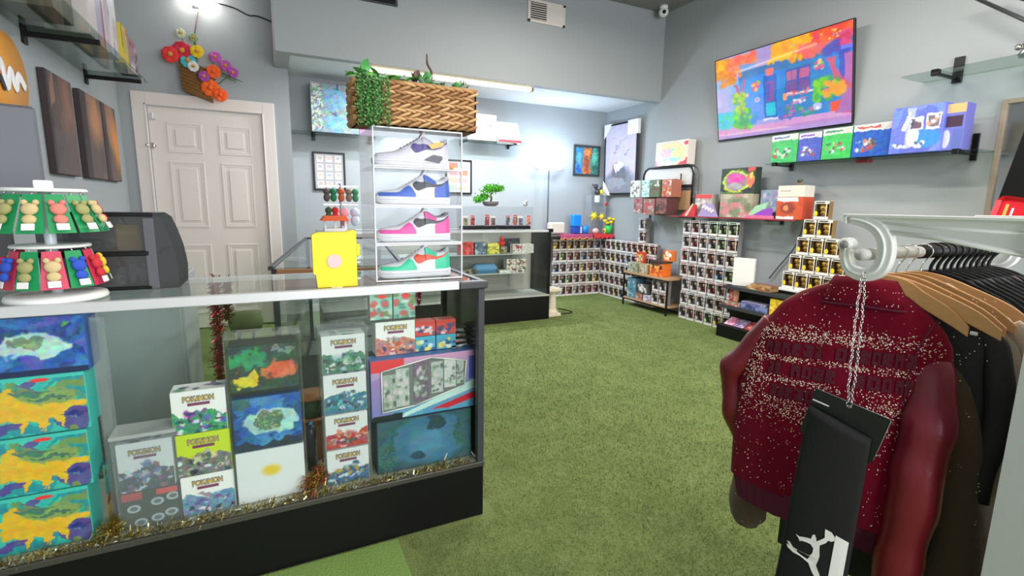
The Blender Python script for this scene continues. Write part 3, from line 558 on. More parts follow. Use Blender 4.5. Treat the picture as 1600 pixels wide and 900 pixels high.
# sneakers
SL = .30
def sh_w(x):   # half width of the sole outline, x 0 toe .. 1 heel
    return lerpk([(0, .004), (.02, .022), (.07, .036), (.18, .048), (.3, .051), (.45, .045), (.6, .038), (.8, .037), (.92, .034), (.975, .022), (1, .004)], x)
def sh_top(x): return lerpk([(0, .030), (.05, .048), (.15, .054), (.28, .060), (.4, .078), (.55, .106), (.62, .118), (.68, .112), (.78, .094), (.88, .096), (.95, .112), (.98, .112), (1, .06)], x)
ZB = .028
def sh_pt(x, q, side, off=0.0):
    """point on the upper; q 0 at the sole .. 1 at the top line"""
    h = sh_top(x)-ZB; w = sh_w(x); an = q*PI/2
    open_ = .55 if .62 < x < .97 else 0
    ww = w*(open_+(1-open_)*math.cos(an)**.75 if q < 1 else open_)*(1-.10*q)
    return Vector((x*SL, side*(ww+off), ZB+h*math.sin(an)**.9+off*.5*q))
def sneaker(name, label, loc, cols, group, lace=None):
    upper, panel, sw, lining, lacec = cols
    um = M('leather_%d_%d_%d' % upper, upper, .4); pm = M('leather_%d_%d_%d' % panel, panel, .4); sm_ = M('leather_%d_%d_%d' % sw, sw, .35); lm = M('lining_%d_%d_%d' % lining, lining, .8); lc = M('lace_%d_%d_%d' % lacec, lacec, .8); solem = M('sole_white', (236, 238, 240), .45)
    t = thing(name, label, 'sneaker', loc, 0, group)
    xs = [0, .02, .05]+[.05+i*.95/30 for i in range(1, 29)]+[.975, 1.0]
    b = MB(); vs_ = []; K = 9
    for x in xs:
        row = [sh_pt(x, k/K, 1) for k in range(K+1)]+[sh_pt(x, k/K, -1) for k in range(K, -1, -1)]; vs_ += row
    n = 2*K+2; fs = []
    for i in range(len(xs)-1):
        for k in range(n-1):
            if k == K and .62 < xs[i] < .96: continue
            a = i*n+k; fs.append((a, a+n, a+n+1, a+1))
    b.add(vs_, fs, um, True); b.obj('upper', t)
    b = MB(); 
    for zz, f in ((0, .98), (.006, 1.05), (.024, 1.07), (.030, 1.0)):
        pass
    prof = [(0, .97), (.004, 1.04), (.014, 1.07), (.026, 1.07), (.031, 1.0)]; vs_ = []; m_ = len(xs)
    ring = [(x, 1) for x in xs]+[(x, -1) for x in xs[::-1]]
    for z, f in prof: vs_ += [((x-.5)*SL*(1+.02*f)+.5*SL, s*sh_w(x)*f+s*.001, z+(.012*(1-x/.12)**2 if x < .12 and z < .01 else 0)) for x, s in ring]
    N = len(ring); fs = [(j*N+i, j*N+(i+1) % N, (j+1)*N+(i+1) % N, (j+1)*N+i) for j in range(len(prof)-1) for i in range(N)]+[tuple(range(N))[::-1], tuple(4*N+i for i in range(N))]
    b.add(vs_, fs, solem, True); recalc(b.obj('sole', t))
    b = MB(); b.tube([((x-.5)*SL*1.023+.5*SL, -sh_w(x)*1.07-.0012, .019) for x in xs[2:-2]], .0008, M('sole_stitch', (190, 194, 198), .5), 4); b.obj('sole_line', t)
    def overlay(nm, P, mat, off=.0016, sides=(-1,), nx=12, nq=6):
        # P: lower and upper edge as functions of x given by key lists
        x0, x1, lo, hi = P
        for s in sides:
            b = MB(); vs_ = []; fs = []
            for o in (off, .0):
                for i in range(nx+1):
                    x = x0+(x1-x0)*i/nx; a, c_ = lerpk(lo, x), lerpk(hi, x)
                    for j in range(nq+1): vs_.append(sh_pt(x, a+(c_-a)*j/nq, s, o))
            st = nq+1; B = (nx+1)*st
            for i in range(nx):
                for j in range(nq): a = i*st+j; fs.append((a, a+st, a+st+1, a+1))
            edge = [i*st for i in range(nx+1)]+[nx*st+j for j in range(1, nq+1)]+[i*st+nq for i in range(nx-1, -1, -1)]+[j for j in range(nq-1, 0, -1)]
            for p, q in zip(edge, edge[1:]+edge[:1]): fs.append((p, q, q+B, p+B))
            b.add(vs_, fs, mat, False); b.obj(nm, t)
    overlay('toe_overlay', (.012, .50, [(0, .0), (1, 0)], [(0, .75), (.06, .62), (.16, .42), (.28, .36), (.36, .62), (.42, .66), (.50, .10)]), pm, sides=(-1, 1))
    overlay('heel_overlay', (.76, .99, [(0, 0), (1, 0)], [(.76, .30), (.80, .52), (.9, .62), (1, .66)]), pm, sides=(-1, 1))
    overlay('heel_tab', (.90, .985, [(0, .70), (1, .70)], [(.90, .96), (1, .98)]), lm if upper != (238, 238, 240) else lm)
    overlay('eyestay', (.36, .64, [(.36, .74), (.5, .62), (.58, .44), (.64, .40)], [(.36, .98), (.5, .96), (.64, .96)]), um if lacec != (92, 64, 150) else pm, off=.0022)
    overlay('collar_panel', (.60, .79, [(.60, .42), (.7, .44), (.79, .56)], [(.60, .90), (.66, .94), (.79, .84)]), pm)
    # swoosh: hook on the left, tail sweeping up to the heel
    overlay('side_emblem', (.47, .975, [(.47, .50), (.50, .27), (.54, .20), (.60, .22), (.72, .34), (.975, .60)], [(.47, .52), (.485, .62), (.52, .66), (.55, .52), (.60, .45), (.72, .50), (.975, .64)]), sm_, off=.0046, nx=28, nq=6)
    b = MB()
    for i in range(7):
        x = .35+i*.043; z = sh_top(x); ww = sh_w(x)*.42
        b.tube(catmull([(x*SL, -ww, z-.010), (x*SL+.002, -ww*.4, z+.003), (x*SL+.006, ww*.4, z+.004), (x*SL+.010, ww, z-.008)], 3), .0028, lc, 6, flat=.6)
    b.obj('laces', t)
    MB().prism([(.43*SL, .080), (.60*SL, .112), (.645*SL, .135), (.675*SL, .136), (.66*SL, .105), (.60*SL, .085)], -.018, .018, um).obj('tongue', t)
    MB().box(.64*SL, -.018, .06, .93*SL, .018, .075, lm).obj('insole', t)
    b = MB(); b.tube([sh_pt(x, .97, -1, .0) for x in [.62+.345*i/10 for i in range(11)]], .004, lm, 8); b.tube([sh_pt(x, .97, 1, .0) for x in [.62+.345*i/10 for i in range(11)]], .004, lm, 8); b.obj('collar', t)
    return t
SX, SY = .525, 1.885
W_ = (238, 238, 240)
shoes = [((W_, (74, 218, 170), (234, 86, 50), (170, 180, 180), (236, 236, 238)), 'white sneaker with mint green panels and an orange side mark, lowest box'),
         ((W_, (236, 74, 166), (40, 40, 46), (120, 120, 124), (240, 238, 238)), 'white sneaker with hot pink panels and a black side mark, second box'),
         ((W_, (44, 98, 200), (50, 56, 62), (200, 204, 206), (236, 238, 240)), 'white sneaker with royal blue panels and a charcoal side mark, third box'),
         ((W_, (226, 226, 236), (74, 58, 140), (206, 200, 190), (92, 64, 150)), 'white sneaker with purple laces and side mark, topmost box')]
for i, (cols, lb) in enumerate(shoes):
    z = 1.004+i*.1425; BX0, BX1 = SX-.172, SX+.172
    t = thing('shoe_display_box', 'clear drop front shoe box, %s from the counter top' % ORD[i] if i else 'clear drop front shoe box standing directly on the counter top', 'shoe box', (SX, SY, z), group='clear shoe boxes in a stack')
    MB().box(-.170, .28, .002, .170, .283, .139, ACR).box(-.172, 0, .002, -.169, .28, .139, ACRH).box(.169, 0, .002, .172, .28, .139, ACRH).box(-.172, 0, .0, .172, .283, .003, ACR).box(-.172, .0, .138, .172, .283, .141, ACR).obj('shell', t)
    MB().box(-.168, -.003, .006, .168, -.001, .135, FILM).obj('front_door', t)
    r_ = MB()
    for x0, z0, x1, z1 in ((-.172, 0, .172, .005), (-.172, .136, .172, .141), (-.172, .005, -.167, .136), (.167, .005, .172, .136)): r_.cbox(x0, -.004, z0, x1, .004, z1, ACRH if 0 else M('frosted_edge', (226, 228, 234), .25), .001)
    r_.obj('door_frame', t)
    s = sneaker('sneaker', lb, (SX-.158+(.005 if i < 3 else 0), SY+.085, z+.0045), cols, 'sneakers in the clear boxes')
    if i == 3:
        b = MB().prism([(.205, .085), (.245, .10), (.27, .095), (.262, .082), (.22, .07)], -.05, -.045, M('gold_tag_card', (226, 186, 70), .4)).obj('hang_tag', s)
        MB().prism([(.19, .03), (.225, .05), (.262, .045), (.262, .035), (.25, .02)], -.049, -.044, dkgrey).obj('side_print', s)
        tag(MB().lathe([(.009, 0), (.009, .001)], M('red_sticker', (240, 50, 56), .4), 14).obj('price_sticker'), 'round red price sticker on the topmost shoe box front', 'sticker'); o = C.objects['price_sticker']; o.rotation_euler.x = PI/2; o.location = (.652, SY-.0045, z+.006)
    if i == 0:
        tag(MB().lathe([(.008, 0), (.008, .001)], M('orange_sticker', (250, 150, 80), .4), 14).obj('price_sticker'), 'orange price sticker on the lowest shoe box near its right edge', 'sticker'); o = [q for q in C.objects if q.name.startswith('price_sticker')][-1]; o.rotation_euler.x = PI/2; o.location = (.682, SY-.0045, z+.118)
# planter basket on the shoe boxes
BZ = 1.004+4*.1425+.002
t = thing('planter_basket', 'long woven basket planter standing on top of the shoe boxes', 'basket', (.53, SY+.0, BZ))
wick = M('wicker_core', (132, 96, 60), .8); straw = [M('straw_a', (186, 142, 92), .65, var=.2, bump=.3, bscale=90), M('straw_b', (162, 118, 74), .65, var=.2, bump=.3, bscale=90), M('straw_c', (206, 166, 114), .65, var=.2, bump=.3, bscale=90)]
BW, BD, BH = .225, .15, .155
MB().box(-BW, 0, 0, BW, BD, .004, wick).box(-BW, 0, 0, BW, .006, BH, wick).box(-BW, BD-.006, 0, BW, BD, BH, wick).box(-BW, 0, 0, -BW+.006, BD, BH, wick).box(BW-.006, 0, 0, BW, BD, BH, wick).box(-BW+.007, .007, .10, BW-.007, BD-.007, .115, M('potting_moss', (70, 66, 40), .95)).obj('basket_body', t)
sm3 = []
for m in straw:
    b = MB(); b.tube(catmull([(-.026, .001, -.003), (-.010, -.005, -.001), (.010, -.005, .001), (.026, .001, .003)], 3), [.005, .0095, .010, .0095, .005], m, 6, flat=.6); sm3.append(b.mesh('woven_strand'))
for r in range(10):
    for k in range(12):
        for (px_, py_, rz_) in [(-BW+.018+k*.0375+(.018 if r % 2 else 0), -.003, 0)]+([(-BW-.003, .015+k*.028, -PI/2)] if k < 5 else []):
            if px_ > BW-.005: continue
            o = mobj('woven_strand', sm3[random.randrange(3)], t, (px_, py_, .012+r*.0152)); o.rotation_euler = (0, (.28 if r % 2 else -.28), rz_)
b = MB(); b.tube([(-BW, 0, BH), (BW, 0, BH), (BW, BD, BH), (-BW, BD, BH)], .007, straw[1], 8, closed=True); b.obj('rim', t)
leafms = [M('leaf_bright', (96, 190, 40), .5), M('leaf_mid', (92, 168, 92), .5), M('leaf_deep', (58, 122, 50), .55), M('leaf_grey', (150, 186, 150), .55), M('leaf_plum', (120, 88, 96), .6)]
def leaf_mesh(L, W2, m, fold=.25, curl=.3):
    b = MB(); vs_ = []; n = 6
    for i in range(n+1):
        t_ = i/n; w = W2*math.sin(PI*min(1, t_*.93+.05))**.8; z = curl*L*t_*t_
        vs_ += [(-w, L*t_, -z+fold*w), (0, L*t_, -z), (w, L*t_, -z+fold*w)]
    fs = []
    for i in range(n): a = i*3; fs += [(a, a+1, a+4, a+3), (a+1, a+2, a+5, a+4)]
    b.add(vs_, fs, m, True); return b.mesh('leaf')
def put_leaf(par, me, p, az, el, s=1):
    o = mobj('leaf', me, par, p); o.rotation_euler = (el, 0, az); o.scale = (s, s, s); return o
r = random.Random(4)
pl = thing('leafy_plant', 'bright green leafy plant rising from the left of the basket', 'plant', (.36, SY+.06, BZ+.116)); L1 = leaf_mesh(.055, .022, leafms[0]); L2 = leaf_mesh(.05, .018, leafms[1])
for k in range(34): put_leaf(pl, L1 if r.random() < .6 else L2, (r.uniform(-.05, .12), r.uniform(-.05, .05), r.uniform(.02, .07)), r.uniform(0, 6.3), r.uniform(.2, 1.2), r.uniform(.7, 1.15))
b = MB()
for k in range(8): b.tube([(r.uniform(-.04, .1), r.uniform(-.04, .04), .0), (r.uniform(-.05, .12), r.uniform(-.04, .04), .06)], .0025, leafms[2], 5)
b.obj('stems', pl)
pl = thing('succulent', 'mixed green and plum succulents in the right half of the basket', 'plant', (.60, SY+.06, BZ+.116)); L3 = leaf_mesh(.04, .012, leafms[1], .5, -.3); L4 = leaf_mesh(.035, .010, leafms[3], .5, -.3); L5 = leaf_mesh(.03, .009, leafms[4], .5, -.3); L6 = leaf_mesh(.04, .013, leafms[2], .4, .2)
for cx, cy, cz, n, ms in ((-.11, 0, .03, 12, (L6, L3)), (-.04, -.02, .05, 22, (L3, L4)), (-.06, .03, .07, 12, (L5,)), (.03, .0, .04, 20, (L5, L6)), (.09, -.02, .03, 20, (L4, L3)), (.0, -.04, .02, 14, (L6, L3)), (.12, .0, .045, 12, (L4, L5))):
    for k in range(n): put_leaf(pl, ms[k % len(ms)], (cx+r.gauss(0, .008), cy+r.gauss(0, .008), cz+r.uniform(-.012, .012)), k*2.4, r.uniform(.1, 1.3), r.uniform(.7, 1.2))
b = MB(); b.tube(catmull([(-.01, 0, .0), (-.012, 0, .05), (-.004, 0, .10), (-.02, 0, .13), (-.022, 0, .165)]), [.007]*8+[.0045]*6+[.003]*3, M('driftwood', (92, 66, 58), .8), 6); b.obj('twig', pl)
b = MB()
for cx, cy, cz in ((-.10, 0, 0), (-.04, 0, .02), (.03, 0, .01), (.09, 0, .0)): b.lathe([(.012, 0), (.006, cz+.03)], leafms[2], 8, (cx, cy, 0))
b.obj('stems', pl)
# trailing cascade of small leaves
vine = thing('trailing_plant', 'green trailing plant cascading over the left front of the basket', 'plant', (.37, SY-.02, BZ+.15))
b = MB(); leafv = [M('vine_a', (70, 132, 62), .6), M('vine_b', (96, 158, 84), .6), M('vine_c', (50, 100, 46), .6)]
for s in range(26):
    x = -.082+r.random()*.135; y = r.uniform(-.012, .016); L = r.uniform(.13, .19) if x > -.075 else .10; n = int(L/.0065)
    for k in range(n):
        z = .012-k*.0065; p = Vector((x+.005*math.sin(k*.7+s), y-(.012 if k > 1 else 0), z)); s_ = 1 if k % 2 else -1
        a = Vector((s_*.009, -.004, .003+r.uniform(-.003, .003))); w2 = Vector((0, -.002, -.0042)); b.add([p, p+a*.5+w2, p+a, p+a*.5-w2], [(0, 1, 2, 3)], leafv[(s+k) % 3])
    b.tube([(x, y-.008, .012), (x, y-.012, .012-L)], .0012, leafv[2], 3)
o = b.obj('small_leaves', vine); o['kind'] = 'stuff'
MB().tube(catmull([(-.02, .04, -.03), (-.03, .01, .01), (-.04, -.02, .005)]), .006, leafv[2], 6).obj('stem', vine)
# ---- rotating peg display, left
SXc, SYc = -.575, 1.90
t = thing('rotating_display', 'white two tier rotating peg display at the left end of the counter', 'display stand', (SXc, SYc, 1.003))
MB().lathe([(.118, 0), (.120, .006), (.116, .016), (.02, .02)], white, 36).obj('base', t); MB().lathe([(.014, .016), (.014, .33)], M('clear_grey_pole', (206, 214, 218), .2), 16).obj('pole', t)
MB().lathe([(.090, .154), (.092, .158), (.088, .162)], white, 32).obj('tier_disc', t); MB().lathe([(.096, .312), (.098, .316), (.094, .322)], white, 32).obj('tier_disc', t); MB().cbox(-.018, -.018, .32, .018, .018, .345, white, .003).obj('top_cap', t)
plushm = [M('plush_beige', (206, 186, 136), .9), M('plush_olive', (160, 158, 104), .9), M('plush_pink', (214, 130, 116), .9), M('plush_yellow', (236, 196, 60), .9), M('plush_blue', (48, 84, 190), .9), M('plush_red', (200, 50, 60), .9)]
gcard = M('green_header_card', (24, 146, 84), .45); rcard = M('red_header_card', (204, 52, 84), .45)
def pegpack(i, ang, z, L, cm, pm, lb, flare):
    t = thing('plush_keychain_pack', lb, 'keychain pack', (SXc+.088*math.sin(ang), SYc-.088*math.cos(ang), z), group='packs on the rotating display', rot=(flare, 0, ang))
    MB().prism([(-.020, 0), (.020, 0), (.030, -L), (-.030, -L)], .0, .002, cm).obj('card', t)
    b = MB(); b.ball((0, -.010, -L*.42), .019, pm, 12, 9, (1, .6, .9)); b.ball((-.012, -.010, -L*.25), .008, pm, 8, 6); b.ball((.012, -.010, -L*.25), .008, pm, 8, 6); b.ball((0, -.010, -L*.68), .015, pm, 10, 8, (1.1, .6, .9)); b.obj('plush_charm', t)
    MB().cbox(-.014, -.016, -L*.97, .014, -.014, -L*.80, cardw, .001).obj('price_tag', t)
    MB().bar((0, 0, 0), (0, .006, .012), .002, chrome, 5).obj('peg_hook', t)
cn = ['beige', 'olive', 'pink', 'yellow', 'blue', 'red']
for i in range(9): ang = -2.0+i*.5; pegpack(i, ang, 1.308, .115, gcard, plushm[[0, 3, 0, 1, 0, 2, 1, 0, 5][i]], 'green carded %s plush charm, %s from the left on the upper tier' % (cn[[0, 3, 0, 1, 0, 2, 1, 0, 5][i]], ORD[i]), -.42)
for i in range(8): ang = -1.9+i*.54; pegpack(i, ang, 1.150, .108, [rcard, gcard][i % 2], plushm[[3, 5, 4, 1, 0, 4, 5, 3][i]], '%s carded %s plush charm, %s from the left on the lower tier' % (['red', 'green'][i % 2], cn[[3, 5, 4, 1, 0, 4, 5, 3][i]], ORD[i]), -.26)
# ---- black acrylic countertop case with curved side
t = thing('countertop_case', 'smoked acrylic countertop case with curved right side by the door', 'display case', (-.64, 2.00, 1.003))
smoke = thin('smoked_acrylic', (150, 152, 156), 1.45, .06); PR = [(0, 0), (.355, .0), (.358, .06), (.35, .13), (.335, .19), (.32, .235), (.30, .25), (0, .25)]
b = MB(); n = len(PR)
for i in range(n): (xa, za), (xb, zb) = PR[i], PR[(i+1) % n]; b.add([(xa, 0, za), (xb, 0, zb), (xb, .22, zb), (xa, .22, za)], [(0, 1, 2, 3)], smoke if i not in (0, 6) else dkgrey)
b.add([(x, .22, z) for x, z in PR], [tuple(range(n))], M('smoked_back', (84, 86, 90), .3)); b.add([(x, .0, z) for x, z in PR], [tuple(range(n))], smoke); b.obj('shell', t)
MB().cbox(0, .01, .118, .31, .21, .124, black, .001).obj('shelf', t); MB().cbox(.27, -.003, 0, .30, .22, .235, M('grey_side', (96, 96, 102), .25), .002).obj('end_panel', t); MB().cbox(0, -.004, .0, .28, .0, .012, black).cbox(0, -.004, .112, .28, .0, .128, black).cbox(0, -.004, .24, .30, .0, .252, black).obj('front_rails', t)
t2 = thing('yellow_pack', 'yellow pack standing on the shelf in the smoked case', 'pack', (-.425, 2.07, 1.128)); MB().cbox(-.035, 0, 0, .035, .03, .085, M('yellow_paper', (226, 182, 30), .4), .003).obj('carton', t2); MB().cbox(-.03, -.002, .05, .03, 0, .07, M('yellow_paper_light', (240, 206, 80), .4)).obj('label', t2)
for i, (x, z, w_, h_, q) in enumerate(((-.54, 1.128, .06, .03, (90, 110, 104)), (-.47, 1.128, .03, .055, (70, 50, 50)), (-.55, 1.016, .05, .06, (100, 92, 96)), (-.46, 1.016, .03, .05, (80, 82, 86)), (-.41, 1.016, .05, .065, (120, 124, 128)))):
    t3 = carton('card_tin', '%s small box inside the smoked case, %s' % (['grey green', 'dark brown', 'mauve grey', 'dark grey', 'light grey'][i], ['upper shelf left', 'upper shelf beside the yellow pack', 'lower level left', 'lower level middle', 'lower level right'][i]), 'box', (x, 2.08, z), w_, .05, h_, Cv(12, 12, q).seed(i).blobs(4, [(150, 150, 150), (60, 60, 64)], (0, 0, 1, 1), .1, .3), None, None, q)
# left edge: monitor, disc sign, wall pictures
t = thing('monitor', 'dark grey flat monitor on the left wall above the peg display', 'monitor', (-.90, 2.55, 1.18), PI/2*.25)
MB().cbox(-.22, -.02, .12, .13, .01, .46, M('monitor_back', (98, 100, 110), .5), .01).obj('panel', t); MB().cbox(-.06, .0, -.0, .02, .03, .14, dkgrey).obj('neck', t); MB().cbox(-.14, -.06, -.175, .06, .10, -.16, dkgrey, .004).cbox(-.06, .0, -.165, .02, .03, .02, dkgrey).obj('stand', t)
t = thing('round_sign', 'round orange wall sign with white script strokes at the left edge', 'sign', (XL+.002, 3.50, 1.90))
d_ = MB().lathe([(.21, 0), (.215, .006), (.21, .02)], M('sign_orange', (222, 152, 62), .5), 40).obj('disc', t); d_.rotation_euler.y = PI/2
b = MB(); b.tube(catmull([(.024, -.17, -.02), (.024, -.10, .05), (.024, -.06, -.06), (.024, 0, .03), (.024, .04, -.05), (.024, .09, .02), (.024, .16, -.03)]), .026, INKW, 8, flat=.15, up=(1, 0, 0)); b.obj('script_stroke', t)
MB().tube(catmull([(.028, -.20, -.06), (.028, -.14, -.03), (.028, -.10, -.08)]), .02, INKK, 8, flat=.15, up=(1, 0, 0)).obj('script_stroke', t)
cvs = Cv(40, 60, (84, 74, 74)).seed(2)
for i in range(3):
    y0, y1 = [(3.92, 4.36), (4.52, 5.00), (5.02, 5.42)][i]; w_ = y1-y0
    c = Cv(40, 64, (88, 78, 76)).seed(20+i); c.swirl([(150, 112, 90), (60, 52, 54), (110, 80, 78)], .7, al=.7); c.rect(0, .55, 1, 1, (92, 84, 84), .6)
    c.rect(0, 0, .25 if i else .1, 1, (44, 34, 40), .6); c.ell(.65, .3, .3, .25, (200, 140, 96), [.2, .7, .6][i], 1); 
    if i == 2: c.ell(.9, .55, .3, .3, (226, 140, 60), .8, 1)
    t = thing('canvas_print', ['dark grey brown canvas print, left panel of the wall triptych', 'brown and peach canvas print, middle panel of the wall triptych', 'brown orange canvas print, right panel nearest the door'][i], 'picture', (XL+.002, (y0+y1)/2, 1.44), -PI/2, 'three canvas panels on the left wall')
    t.rotation_euler.z = PI/2
    MB().cbox(-w_/2, .0, 0, w_/2, .0, .0, dkgrey); MB().cbox(-w_/2, -.035, 0, w_/2, 0, .60, M('canvas_edge', (58, 48, 50), .8), .003).obj('canvas', t); mobj('printed_front', print_mesh(c, w_*.99, .595, PRINTM), t, (0, -.0358, .004))
# upper left glass shelf
t = thing('wall_shelf', 'high glass wall shelf on black brackets at the top left', 'shelf', (XL, 0, 2.2))
MB().box(0, 3.1, 0, .36, 4.98, .01, thin('shelf_glass', (226, 236, 232), 1.5)).obj('glass_shelf', t)
for y in (3.80, 4.86): MB().cbox(0, y-.012, -.03, .34, y+.012, -.002, black, .003).cbox(0, y-.03, -.07, .012, y+.03, .03, black).obj('bracket', t)
def side_box(name, lb, cat, y, x, z, w, d, h, cv, col, **k):   # faces +x
    return carton(name, lb, cat, (x, y, z), w, d, h, cv, None, None, col, rz=PI/2, **k)
side_box('poster_box', 'tall white and lilac box on the high left shelf', 'box', 3.93, -.84, 2.212, .36, .20, .44, Cv(30, 40, (206, 196, 200)).seed(1).rect(.45, 0, .75, 1, (168, 160, 190)).rect(.78, 0, .88, 1, (150, 70, 90)), (206, 200, 196))
side_box('poster_box', 'brown grey box at the near end of the high left shelf', 'box', 3.48, -.88, 2.212, .30, .22, .40, Cv(20, 20, (122, 112, 92)), (120, 110, 90))
side_box('figure_box', 'white box with pale lilac print on the high left shelf', 'box', 4.24, -.83, 2.212, .20, .16, .42, Cv(30, 50, (200, 190, 200)).seed(2).swirl([(160, 150, 190), (230, 226, 226)], .8), (200, 190, 200))
side_box('card_pack', 'yellow trading pack with orange corner on the high left shelf', 'pack', 4.48, -.82, 2.212, .16, .05, .26, Cv(24, 40, (214, 190, 60)).seed(3).ell(.5, .4, .3, .3, (180, 180, 120)).rect(.75, 0, 1, .2, (230, 110, 60)).rect(0, 0, .12, .6, (60, 70, 40)), (214, 196, 60))
side_box('figure_box', 'mauve grey box at the far end of the high left shelf', 'box', 4.72, -.82, 2.212, .24, .10, .24, Cv(40, 40, (160, 140, 150)).seed(4).blobs(20, [(190, 180, 190), (90, 60, 80), (120, 110, 120)], (0, .1, 1, .9), .05, .14).rect(0, .8, .6, 1, (220, 214, 214)), (150, 140, 146))
# wall basket with flowers above the door
t = thing('wall_flower_basket', 'brown wicker wall basket hanging over the top of the door frame', 'basket', (-.515, YD-.002, 2.24))
wb = M('wall_wicker', (136, 94, 46), .8, bump=.5, bscale=80, var=.3)
b = MB(); b.prism([(-.12, .06), (.11, -.02), (.13, .26), (-.14, .34)], -.11, 0, wb); b.obj('basket_body', t)
for k in range(9): MB().tube([(-.122-.002*k, -.114, .08+k*.031), (.112+.002*k, -.114, .0+k*.031)], .008, wb, 5).obj('woven_band', t)
MB().tube([(-.01, -.0, .3), (.0, -.005, .60), (.045, -.01, .80)], .005, M('hanging_cord', (110, 84, 78), .8), 5).obj('hanging_cord', t)
FL = [((-.10, .40), (206, 34, 60), 'dark red', .085), ((-.19, .35), (226, 52, 52), 'bright red', .075), ((.02, .40), (238, 196, 30), 'yellow', .06), ((-.06, .32), (74, 186, 200), 'turquoise', .07), ((-.02, .27), (226, 226, 226), 'white', .05), ((.14, .24), (244, 98, 34), 'small orange', .065), ((.10, .10), (244, 104, 30), 'large orange', .085), ((.18, .04), (250, 98, 34), 'lowest orange', .065), ((.06, .19), (170, 70, 170), 'purple', .05), ((.16, .38), (196, 90, 180), 'upper lilac', .055), ((.24, .31), (190, 84, 176), 'middle lilac', .055), ((.30, .25), (180, 76, 170), 'outer lilac', .05), ((-.10, .55), (206, 212, 180), 'cream', .045), ((.0, .52), (150, 172, 120), 'pale green', .04)]
for i, ((x, z), q, nm, R_) in enumerate(FL):
    f = thing('artificial_flower', nm+' artificial flower in the wall basket above the door', 'flower', (-.515+x, YD-.13-.02*(i % 3), 2.24+z), group='artificial flowers over the door')
    pm = M('petal_%d_%d_%d' % q, q, .7); b = MB()
    for k in range(9):
        a = k*2*PI/9; b.ball((R_*.55*math.cos(a), .004*(k % 2), R_*.55*math.sin(a)), R_*.42, pm, 8, 5, (1, .25, 1))
    b.obj('petals', f); MB().ball((0, -.012, 0), R_*.28, M('flower_heart', (210, 150, 60), .8) if q[0] < 240 else pm, 8, 6).obj('flower_centre', f); MB().bar((0, 0, 0), (-x*.5, .05, -z*.5), .004, leafms[2]).obj('stem', f)
f = thing('fern_sprig', 'dark green sprig sticking out to the right of the wall basket', 'plant', (-.515, YD-.10, 2.24)); 
for k in range(8): put_leaf(f, leaf_mesh(.09, .018, leafms[2]) if k == 0 else [m for m in bpy.data.meshes if m.name.startswith('leaf')][-1], (.08+.03*k, -.01, .28-.012*k), -1.6+.3*(k % 3-1), .1)
MB().bar((.0, -.01, .3), (.32, -.01, .18), .004, leafms[2]).obj('stem', f)
# ================================================================== FAR SHOWCASE STOCK
def mini(name, lb, cat, x, y, z, w, d, h, col, cols, seed=0, head=None, rz=0, group=None, label_strip=None, k=10, res=150):
    c = Cv(max(10, int(w*res)), max(10, int(h*res)), col).seed(seed)
    if cols: c.blobs(k*2, cols, (.05, .1, .95, .95), .05, .16).speck(9)
    if head: c.rect(0, 0, 1, .2, head)
    return carton(name, lb, cat, (x, y, z), w, d, h, c, None, None, col, rz=rz, group=group)
zs = .759
for i, (x, w_, h_, col, cols, lb) in enumerate(((1.90, .16, .135, (206, 66, 66), [(230, 100, 90), (170, 40, 50)], 'red tin at the left of the upper shelf of the far case'), (2.065, .14, .13, (96, 112, 132), [(60, 74, 100), (140, 150, 160), (190, 200, 210)], 'grey blue box beside the red tin in the far case'), (2.215, .15, .055, (200, 190, 70), [(230, 220, 90), (110, 130, 60)], 'lower yellow box on the upper shelf of the far case'), (2.34, .08, .08, (130, 120, 90), [(60, 60, 50), (180, 170, 130)], 'small olive box on the upper shelf of the far case'), (2.55, .0001, .0, (0, 0, 0), None, ''))[:4]):
    mini('card_tin', lb, 'box', x, 5.0, zs, w_, .08, h_, col, cols, i)
mini('card_tin', 'upper yellow box stacked on the lower yellow one in the far case', 'box', 2.215, 5.0, zs+.056, .14, .08, .06, (226, 210, 60), [(240, 230, 120), (150, 150, 70)], 9)
t = thing('soft_toy', 'small red plush figure standing on the upper shelf of the far case', 'plush toy', (2.34, 5.06, zs+.08)); pr_ = M('plush_red2', (212, 50, 50), .9)
b = MB(); b.ball((0, 0, .03), .032, pr_, 12, 8, (1, .8, 1.1)); b.ball((0, -.005, .078), .026, pr_, 12, 8); b.ball((-.035, 0, .04), .014, pr_, 8, 6); b.ball((.035, 0, .04), .014, pr_, 8, 6); b.obj('body', t)
for s in (-1, 1): MB().lathe([(.008, 0), (.001, .02)], pr_, 8, (s*.013, 0, .095)).obj('ear', t)
mini('game_box', 'dark grey box at the back of the far case upper shelf', 'box', 2.52, 5.16, zs, .20, .08, .16, (66, 68, 74), [(100, 104, 110), (40, 40, 46)], 12)
mini('card_box', 'white and red box in front of the dark grey one', 'box', 2.53, 5.02, zs, .14, .07, .10, (214, 206, 200), [(190, 50, 60), (226, 220, 216), (120, 60, 70)], 13)
for j in range(3):
    for i in range(2): mini('card_box', '%s card box of the small block right of the upper shelf, %s' % (['white', 'white'][i], ['bottom', 'middle', 'top'][j]+' '+['left', 'right'][i]), 'box', 2.625+i*.075-.02, 5.0, zs+j*.034-.0, .073, .09, .033, (232, 230, 228), [(214, 200, 200), (190, 170, 170)], j*2+i, None, 0, 'white card boxes in the far case')
zs2 = .544
